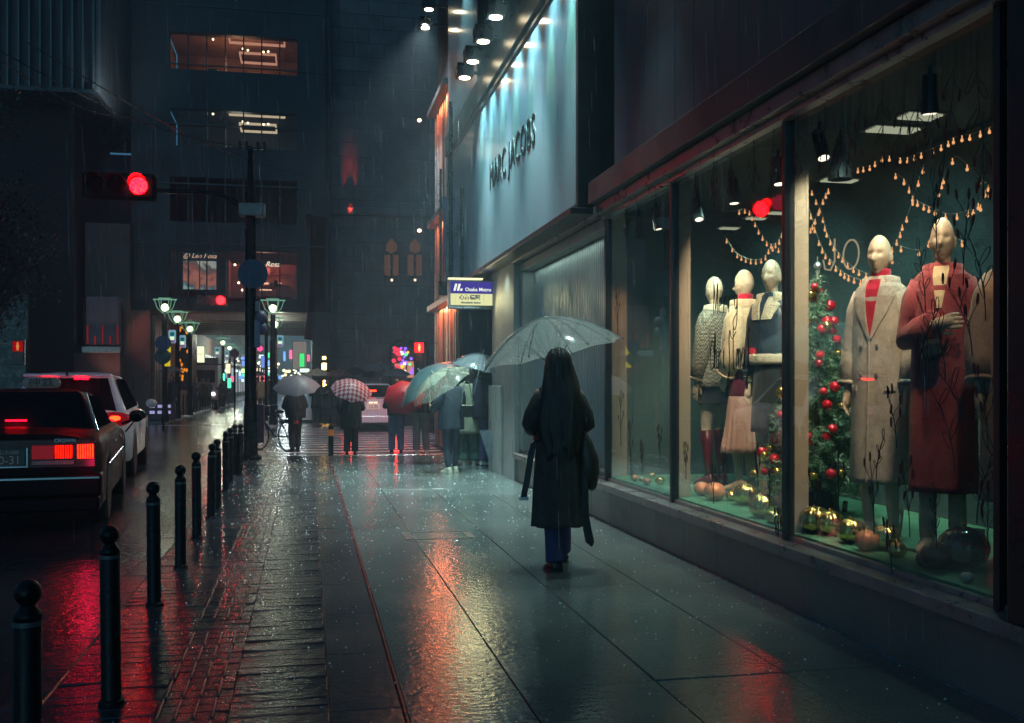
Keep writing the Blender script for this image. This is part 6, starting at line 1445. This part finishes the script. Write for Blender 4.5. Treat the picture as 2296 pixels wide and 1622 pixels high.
pend=atX(1884,330,3.6); t=thing('pendant_shade','pale bucket shaped lamp shade hanging under the display ceiling','pendant lamp',(pend.x,pend.y,0))
MB().lathe([(.02,3.10),(.045,3.02),(.075,2.88),(.085,2.80),(.078,2.80),(.04,3.0)],n=24).build('shade',M('grey_shade',(.06,.058,.055),.5),t,smooth=True,bev=.002); MB().tube([(0,0,3.14),(0,0,3.08)],.01,6).build('cord',m_blk,t)
pan_=EM('ceiling_panel',(.95,.9,.65),.5)
for k,(u,v,w,l,lb) in enumerate(((2060,262,.30,.16,'brightest near the pier'),(2000,292,.42,.16,'below the brightest one'),(1880,405,.34,.12,'behind the pendant shade'),(1634,512,.22,.10,'over the cream coat mannequin'),(1694,490,.22,.08,'left of the middle post'),(1745,478,.2,.10,'closest to the middle post'),(1565,545,.14,.05,'thin one at the inner pillar'))):
    q=atZ(u,v,3.13)
    if q.x>4.3: q=atX(u,v,4.1)
    w*=.8; t=thing('louvre_light','bright louvred ceiling light inside the display, '+lb,'ceiling light',(q.x,q.y,q.z),group='louvred ceiling lights inside the display')
    for j in range(4): MB().box(-w/2,w/2,-l/2+j*l/4,-l/2+j*l/4+l/14,-.012,0).build('slat_glow',pan_,t)
    MB().box(-w/2-.02,w/2+.02,-l/2-.02,l/2+.02,0,.008).build('frame',m_steel,t)
# ================================================================ GLASS DECALS
m_ink2=M('decal_black',(.006,.006,.008),.5); m_bud=M('decal_bud',(.03,.006,.012),.5)
panes=[o for o in COL.objects if o.name.startswith('window_glass') and o.parent==shop]
GX=2.988
def pane_of(y):
    for i in range(3):
        if WY[i]<y<WY[i+1]: return panes[i]
    return panes[0]
def P3(y,z): return Vector((GX,y,z))
def buds(b,y,z,a,l=.055,w=.019):
    n=14; rg=[]
    for x_ in (GX-.0012,GX+.0012):
        rg.append([(x_,y+w*.5*cos(2*PI*k/n)*cos(a)-l*.5*sin(2*PI*k/n)*sin(a),z+w*.5*cos(2*PI*k/n)*sin(a)+l*.5*sin(2*PI*k/n)*cos(a)) for k in range(n)])
    b.loft(rg)
def leaf(b,y,z,a,l,w):
    pts=[]
    for k in range(17):
        t=k/16*2*PI; r=(1-cos(t))/2; s_=sin(t)*w*(.6+.4*r); pts.append(P3(y+r*l*cos(a)-s_*sin(a),z+r*l*sin(a)+s_*cos(a)))
    b.tube(pts,.0024,4)
def spray(y,z,h,lean,kind,rnd,down=False):
    random.seed(rnd); s=-1 if down else 1; b=MB(); bb=MB(); n=random.randint(4,6)
    st=[P3(y+lean*f*f*h,z+s*h*f) for f in [k/8 for k in range(9)]]; b.tube(st,[.0034-.00015*k for k in range(9)],4)
    for k in range(n):
        f=.25+.75*k/n; p=st[int(f*8)]; q=1 if k%2 else -1; a=(PI/2+q*random.uniform(.3,.8))*s
        l=h*random.uniform(.22,.36)
        if kind=='bud': e=P3(p.y+l*cos(a),p.z+l*sin(a)); b.tube([p,p.lerp(e,.5)+Vector((0,q*.01,0)),e],.002,4); buds(bb,e.y,e.z-(.02 if down else -.02),random.uniform(-.3,.3))
        else: leaf(b,p.y,p.z,a,l*.9,l*.16)
    if kind!='bud': leaf(b,st[-1].y,st[-1].z,PI/2*s,h*.25,h*.05)
    else: buds(bb,st[-1].y,st[-1].z+.02*s,0)
    pn=pane_of(y); b.m=1; b.add(bb.v,bb.f) if bb.v else None
    b.build('leaf_print',[m_ink2,m_bud if not down else m_ink2],pn)
def gy(u): return atX(u,858,GX).y
def gz(u,v): return atX(u,v,GX).z
S=[(2138,905,.0,0),]
for i,(u,v,h,ln,kd,dn) in enumerate(((2190,1175,.42,-.5,'leaf',0),(2140,1060,.42,.5,'leaf',0),(2168,985,.36,.8,'leaf',0),(2010,1005,.26,.3,'bud',0),(1965,1075,.22,-.3,'leaf',0),(2120,855,.32,.3,'leaf',0),(2180,800,.36,.6,'bud',0),(2100,1230,.26,.1,'leaf',0),(2040,1205,.34,.2,'bud',0),(1960,1200,.4,.1,'bud',0),(1880,1165,.36,.0,'bud',0),(1830,1180,.3,.3,'bud',0),(2215,1250,.3,0,'bud',0),(2000,1290,.24,.2,'bud',0),(2210,720,.4,.3,'leaf',0),(2215,1010,.34,.2,'bud',0),(2075,700,.3,.2,'leaf',0),
   (2100,560,.32,.1,'leaf',0),(2060,840,.3,-.5,'leaf',0),(2160,640,.4,-.1,'bud',0),
   (1725,1140,.2,0,'leaf',0),(1600,1130,.26,.1,'bud',0),(1625,1090,.2,.1,'bud',0),(1538,1075,.26,0,'bud',0),(1700,1090,.2,.2,'bud',0),(1745,1230,.22,0,'bud',0),(1440,1060,.26,.1,'bud',0),(1480,1040,.3,.1,'bud',0),(1415,1070,.5,.1,'bud',0),(1392,1000,.5,0,'bud',0),(1385,760,.5,.1,'bud',0),(1405,560,.5,.1,'leaf',0),
   (1790,250,.34,.1,'bud',1),(1850,240,.32,.2,'bud',1),(1890,215,.42,-.1,'bud',1),(1930,205,.3,.2,'bud',1),(1980,180,.38,.0,'leaf',1),(2030,160,.42,.2,'bud',1),(2090,130,.45,.0,'bud',1),(2140,100,.4,.1,'bud',1),(2190,90,.5,-.1,'leaf',1),(2060,180,.5,.1,'leaf',1),(1640,330,.3,.1,'bud',1),(1690,300,.36,0,'bud',1),(1735,285,.36,.1,'bud',1),(1600,350,.32,0,'bud',1),(1560,370,.3,0,'bud',1),(1470,430,.3,0,'bud',1),(1430,450,.3,0,'bud',1),(2120,300,.3,.2,'bud',1),(2205,250,.35,0,'bud',1))):
    spray(gy(u),gz(u,v),h,ln,kd,i+50,bool(dn))
# script lettering : 'Merry' over 'Christmas'
def strokes(word,yl,z0,xh,wd,tall):
    G={'C':[[(.9,.9),(.6,1.6),(.2,1.2),(.1,.4),(.4,-.1),(.9,.2)]],'h':[[(0,0),(.1,tall),(.3,tall*1.05),(.15,.5),(.1,0)],[(.12,.5),(.4,1),(.6,.8),(.6,0),(.8,.1)]],'r':[[(0,0),(.12,1),(.15,.7),(.5,1),(.7,.85)]],'i':[[(.2,1),(.15,.1),(.4,0),(.6,.2)],[(.22,1.5),(.26,1.56)]],
     's':[[(.75,1.75),(.55,2.0),(.38,1.5),(.45,.4),(.30,-.9),(.05,-1.1),(0,-.7),(.3,-.3)]],'t':[[(.3,2.2),(.3,.1),(.6,0)],[(-.3,1.75),(.1,1.55),(.9,1.9)]],'m':[[(0,0),(.05,1),(.1,.6),(.3,1),(.42,.7),(.40,0)],[(.42,.6),(.65,1),(.8,.7),(.78,0),(.95,.15)]],'a':[[(.7,.9),(.3,1),(.05,.5),(.3,0),(.65,.3),(.7,.95),(.7,.1),(.9,.1)]],
     'M':[[(0,0),(.1,tall),(.45,.3),(.8,tall),(.85,0)]],'e':[[(.1,.5),(.6,.6),(.4,1),(.1,.6),(.2,.1),(.7,.1)]],'y':[[(0,1),(.2,.2),(.5,.3),(.6,1),(.5,-.6),(.1,-1.1),(-.2,-.6),(.5,-.1)]]}
    b=MB(); y=yl
    for ch in word:
        for st in G[ch]:
            P=cr([Vector((GX,y-px*wd,z0+py*xh)) for px,py in st],6); b.tube(P,.0036,4)
        y-=wd*1.02
    b.build('script_lettering',m_ink2,pane_of(yl-.2))
strokes('Christmas',gy(1592),gz(1640,825),.135,.078,1.7)
strokes('Merry',gy(1600),gz(1640,700),.12,.09,1.9)
# ================================================================ TREES on the opposite pavement
def tree(x,y,h,r,seed,label,n=9000):
    random.seed(seed); t=thing('street_tree',label,'tree',(x,y,0),group='trees on the opposite pavement'); b=MB(); ends=[]
    b.tube([(0,0,0),(.1,0,h*.25),(0,.1,h*.5),(.1,0,h*.8)],[.22,.18,.13,.05],10)
    for k in range(16):
        a=random.uniform(0,2*PI); z=h*random.uniform(.3,.7); l=r*random.uniform(.6,1); p0=Vector((0,0,z)); p1=p0+Vector((cos(a)*l*.5,sin(a)*l*.5,l*.35)); p2=p0+Vector((cos(a)*l,sin(a)*l,l*.8)); b.tube([p0,p1,p2],[.07,.045,.015],6)
        ends+= [p1,p2,p1.lerp(p2,.5)]
        for q in range(3):
            e=p2+Vector((random.gauss(0,.5),random.gauss(0,.5),random.uniform(.1,.8))); b.tube([p1.lerp(p2,.6),e],[.025,.008],5); ends.append(e)
    b.build('trunk',M('tree_bark_dark',(.03,.028,.025),.8,var=.3),t)
    m=MB()
    for k in range(n):
        c=random.choice(ends)+Vector((random.gauss(0,.36),random.gauss(0,.36),random.gauss(0,.3))); d=Vector((random.gauss(0,1),random.gauss(0,1),random.gauss(0,1))).normalized(); a=d.orthogonal().normalized(); w=random.uniform(.035,.07)
        m.add([c-a*w,c+d.cross(a)*w*.6,c+a*w,c-d.cross(a)*w*.6],[(0,1,2,3)])
    m.build('crown',M('dark_leaves',(.025,.035,.028),.5,var=.4,scale=2),t)
tree(-8.6,18.5,7.2,2.6,1,'dark leafy street tree nearest the left frame edge, above the taxi')
tree(-9.0,24,7.5,2.6,2,'dark leafy street tree behind the first one, before the slatted facade')
tree(-9.2,31,7.5,2.4,3,'dark leafy street tree next to the red lit showcase')
# ================================================================ RAIN
random.seed(77); b=MB(); n=3600
for k in range(n):
    u=random.uniform(150,2150); y=random.uniform(3.2,24); q=atY(u,858,y); 
    if q.x>2.7: continue
    z=random.uniform(.2,7.5 if random.random()<.5 else 4); l=random.uniform(.04,.22)*(1+y*.03); r=(.0007+.00009*y)*random.uniform(.6,1.3); dx=l*.03
    a=[(q.x+r*cos(t),y+r*sin(t),z) for t in (0,2.09,4.19)]; c=[(p[0]-dx,p[1],z+l) for p in a]; b.loft([a,c])
def rn(nt,bs,L):
    nt.nodes.remove(bs); o=nt.nodes['Material Output']; t=N(nt,'ShaderNodeBsdfTransparent'); d=N(nt,'ShaderNodeBsdfTranslucent'); d.inputs[0].default_value=(.75,.9,1,1); g=N(nt,'ShaderNodeBsdfGlossy'); g.inputs[1].default_value=.35
    m=N(nt,'ShaderNodeMixShader'); m.inputs[0].default_value=.5; L(d.outputs[0],m.inputs[1]); L(g.outputs[0],m.inputs[2]); x=N(nt,'ShaderNodeMixShader'); x.inputs[0].default_value=.17; L(t.outputs[0],x.inputs[1]); L(m.outputs[0],x.inputs[2]); L(x.outputs[0],o.inputs[0])
o=b.build('rain',graph('falling_rain',rn)); tag(o,'thin streaks of falling rain over the whole street','rain',kind='stuff')
# splash beads on the pavement
b=MB(); random.seed(78)
for k in range(1700):
    y=2.8+16*random.random()**1.2; x=random.uniform(-1.1,2.88); r=random.uniform(.0012,.0035)*(1+.10*y)*(1.6 if k%9==0 else 1)
    b.ell((x,y,r*.2),(r,r,r*.7),6,4)
wd=M('pale_glint_bead',(.55,.62,.65),.12,var=0,coat=1); o=b.build('rain_splashes',wd,smooth=True); tag(o,'tiny splash beads on the wet sidewalk','water drops',kind='stuff')  # beads coloured pale so the drops read as bright glints
# ================================================================ LIGHTS
wo=bpy.data.worlds.new('World'); sc.world=wo; wo.use_nodes=True; nt=wo.node_tree; L=nt.links.new; bg=nt.nodes['Background']
sk=N(nt,'ShaderNodeTexSky'); sk.sky_type='NISHITA'; sk.sun_disc=False; sk.sun_elevation=R(2); sk.sun_rotation=R(200); sk.ozone_density=4
hs=N(nt,'ShaderNodeHueSaturation'); hs.inputs['Saturation'].default_value=.35; L(sk.outputs[0],hs.inputs['Color'])
mx=N(nt,'ShaderNodeMixRGB'); mx.blend_type='MULTIPLY'; mx.inputs[0].default_value=1; mx.inputs[2].default_value=(.29,.90,1.3,1); L(hs.outputs[0],mx.inputs[1]); L(mx.outputs[0],bg.inputs[0]); bg.inputs[1].default_value=SKY
CY=(.62,.95,.86)
for i,y in enumerate(ys):
    # lamps over the lettered board: one wash for board, one pool on the walk
    e=1.0 if y>11 else .55
    lamp('board_lamp','SPOT',(2.42,y,6.15),E_BOARD*e,(.42,.92,1),.05,(2.78,y+.15,4.2),75,.9)
for y,e in ((15.2,1.25),(13.6,1.0),(11.8,1),(9.9,.5),(8.0,.38)): lamp('walk_lamp','SPOT',(2.3,y,6.1),E_WALK*e,(.72,1,.93),.08,(1.5,y-.1,0),62,1)
lamp('corner_lamp','SPOT',(2.42,20.6,8.85),1500,(.85,.95,1),.08,(.8,26.5,0),95,1)
lamp('corner_lamp','SPOT',(2.42,20.2,8.95),1600,(.8,1,.95),.08,(.5,17.5,0),60,1)
for y in ys: lamp('board_scallop','SPOT',(2.50,y+.1,6.12),E_SCAL,(.35,1,.55),.03,(2.72,y+.2,4.9),26,.9)
lamp('upper_lamp','SPOT',(2.42,17.2,9.0),260,(.5,.95,.9),.06,(2.75,17.3,6.8),80,.9)
lamp('bay_fill','AREA',(3.05,12.0,2.96),E_BAY,(.7,1,.85),.06,(3.1,12,0),sy=3.2).rotation_euler=(0,0,0)  # added area fill that brightens the bay, no strip fixture behind it
for yy in (10.6,12.6,14.4): lamp('soffit_fill','SPOT',(2.70,yy,3.10),E_SOF,(.75,1,.82),.05,(2.55,yy,0),130,.9)  # unseen fill spots added for light reflected onto bay and pillar
lamp('sign_glow','AREA',(SGX,15.40,2.72),5,(1,.9,.45),.5,(1.8,12,1.0),sy=.3)
for z,yy in ((2.98,20.9),(4.9,21.4),(7.45,21.4)): lamp('fin_lamp','AREA',(2.78,yy,z),E_FIN*(1.5 if z<3 else .8),(1,.22,.08),.12,(2.85,yy,z-2),sy=2.2).rotation_euler=(0,R(-16),0)
b=None
for i,(z,y) in enumerate(((4.9,22.7),(7.42,22.7))):
    o=MB().ell((2.5,y,z-.03),(.05,.08,.04),8,6).build('ledge_bulb',EM('ledge_bulb',(1,.6,.3),4),shop)
# display
WR=(1,.76,.50)
for (x,y,aim,e,c) in ((3.12,4.1,(3.48,5.0,1.9),.42,WR),(3.12,4.75,(3.44,5.5,1.9),.9,WR),(3.12,6.2,(3.6,7.3,2.0),1.0,WR),(3.15,7.2,(3.75,8.15,1.9),1.3,WR),(3.15,8.0,(3.72,8.7,1.9),1.1,(1,.9,.6)),(3.15,6.0,(3.6,6.7,1.5),1.0,(.9,1,.75)),(3.12,5.4,(3.6,6.6,1.2),.9,(1,.9,.65)),(3.25,9.15,(3.7,9.0,.5),.5,(.8,1,.7))):
    lamp('display_spot','SPOT',(x,y,2.96),E_DISP*e,c,.04,aim,64,.7)
for (x,y,a,e) in ((3.15,4.7,(3.35,5.6,.45),.7),(3.15,6.2,(3.35,6.9,.45),.7),(3.15,7.3,(3.4,8.0,.45),.6)): lamp('backdrop_fill','SPOT',(3.25,y+.9,2.95),E_DISP*.55,(.55,.95,.9),.05,(4.4,y+1.9,1.9),80,.9); lamp('ornament_fill','SPOT',(x,y,2.9),E_DISP*e,(1,.72,.42),.03,a,38,.8)  # unseen spots added to brighten the backdrop and the ornament heap
for yy in (5.2,6.9,8.6): lamp('display_teal_fill','SPOT',(3.75,yy,3.05),E_DF*1.6,(.6,1,.85),.12,(3.6,yy-.2,0),118,.9)  # added teal fill under the ceiling, not tied to any fixture
for yy,e in ((7.1,7),(5.2,3),(9.1,6)): lamp('reveal_wash','SPOT',(3.2,yy,2.95),e*9,(1,.58,.36),.05,(3.1,yy+.72,1.3),55,.9)
# far street fill from its own lamps
for y in (62,75,95,125): lamp('street_lamp_light','POINT',(-5.2,y,4.0),260,(.9,1,.75),.25); lamp('street_lamp_light','POINT',(-1.2,y+6,4.0),260,(.8,.95,1),.25)
for (x,y,e) in ((-4.9,36.6,28),(-1.1,33.7,60),(-1.3,43,50)): lamp('street_lamp_light','POINT',(x,y,3.95),e,(.9,1,.72),.35)
lamp('leg_wash','SPOT',(-7.2,39.5,.6),120,(1,.5,.35),.1,(-7.6,42,6),60,.8)
lamp('slat_uplight','SPOT',(-6.9,37.6,11.0),260,(.75,.9,.95),.2,(-7.5,41,14.5),80,.9)
# taxi tail lamp light on road
lamp('tail_glow','POINT',(-2.08,10.25,.58),E_TAIL,(1,.01,.10),.06); lamp('tail_glow','POINT',(-3.5,10.25,.58),E_TAIL*.6,(1,.01,.10),.06)
lamp('suv_glow','POINT',(-2.95,15.6,.85),E_TAIL*1.2,(1,.01,.10),.06); lamp('suv_glow','POINT',(-4.3,15.6,.85),E_TAIL*.6,(1,.01,.10),.06)
if HAZE:
    o=MB().box(-30,20,-3,200,-2,40).build('haze'); m=bpy.data.materials.new('haze_air'); m.use_nodes=True; nt=m.node_tree; nt.nodes.clear(); v=N(nt,'ShaderNodeVolumePrincipled'); v.inputs['Color'].default_value=(.75,.9,1,1); v.inputs['Density'].default_value=HAZE; oo=N(nt,'ShaderNodeOutputMaterial'); nt.links.new(v.outputs[0],oo.inputs['Volume']); o.data.materials.append(m); o['kind']='stuff'; o['label']='thin rain mist filling the street air'; o['category']='mist'
# ================================================================ RENDER
sc.view_settings.view_transform='Standard'; sc.view_settings.look='None'; sc.view_settings.exposure=EXPO; sc.view_settings.gamma=1
sc.render.engine='CYCLES'; cy=sc.cycles; cy.use_denoising=True
try: cy.denoiser='OPENIMAGEDENOISE'
except: pass
cy.max_bounces=8; cy.diffuse_bounces=3; cy.glossy_bounces=4; cy.transparent_max_bounces=14; cy.transmission_bounces=4; cy.volume_bounces=0
cy.sample_clamp_indirect=10; cy.sample_clamp_direct=0; cy.use_light_tree=True; cy.caustics_reflective=False; cy.caustics_refractive=False; cy.blur_glossy=.5
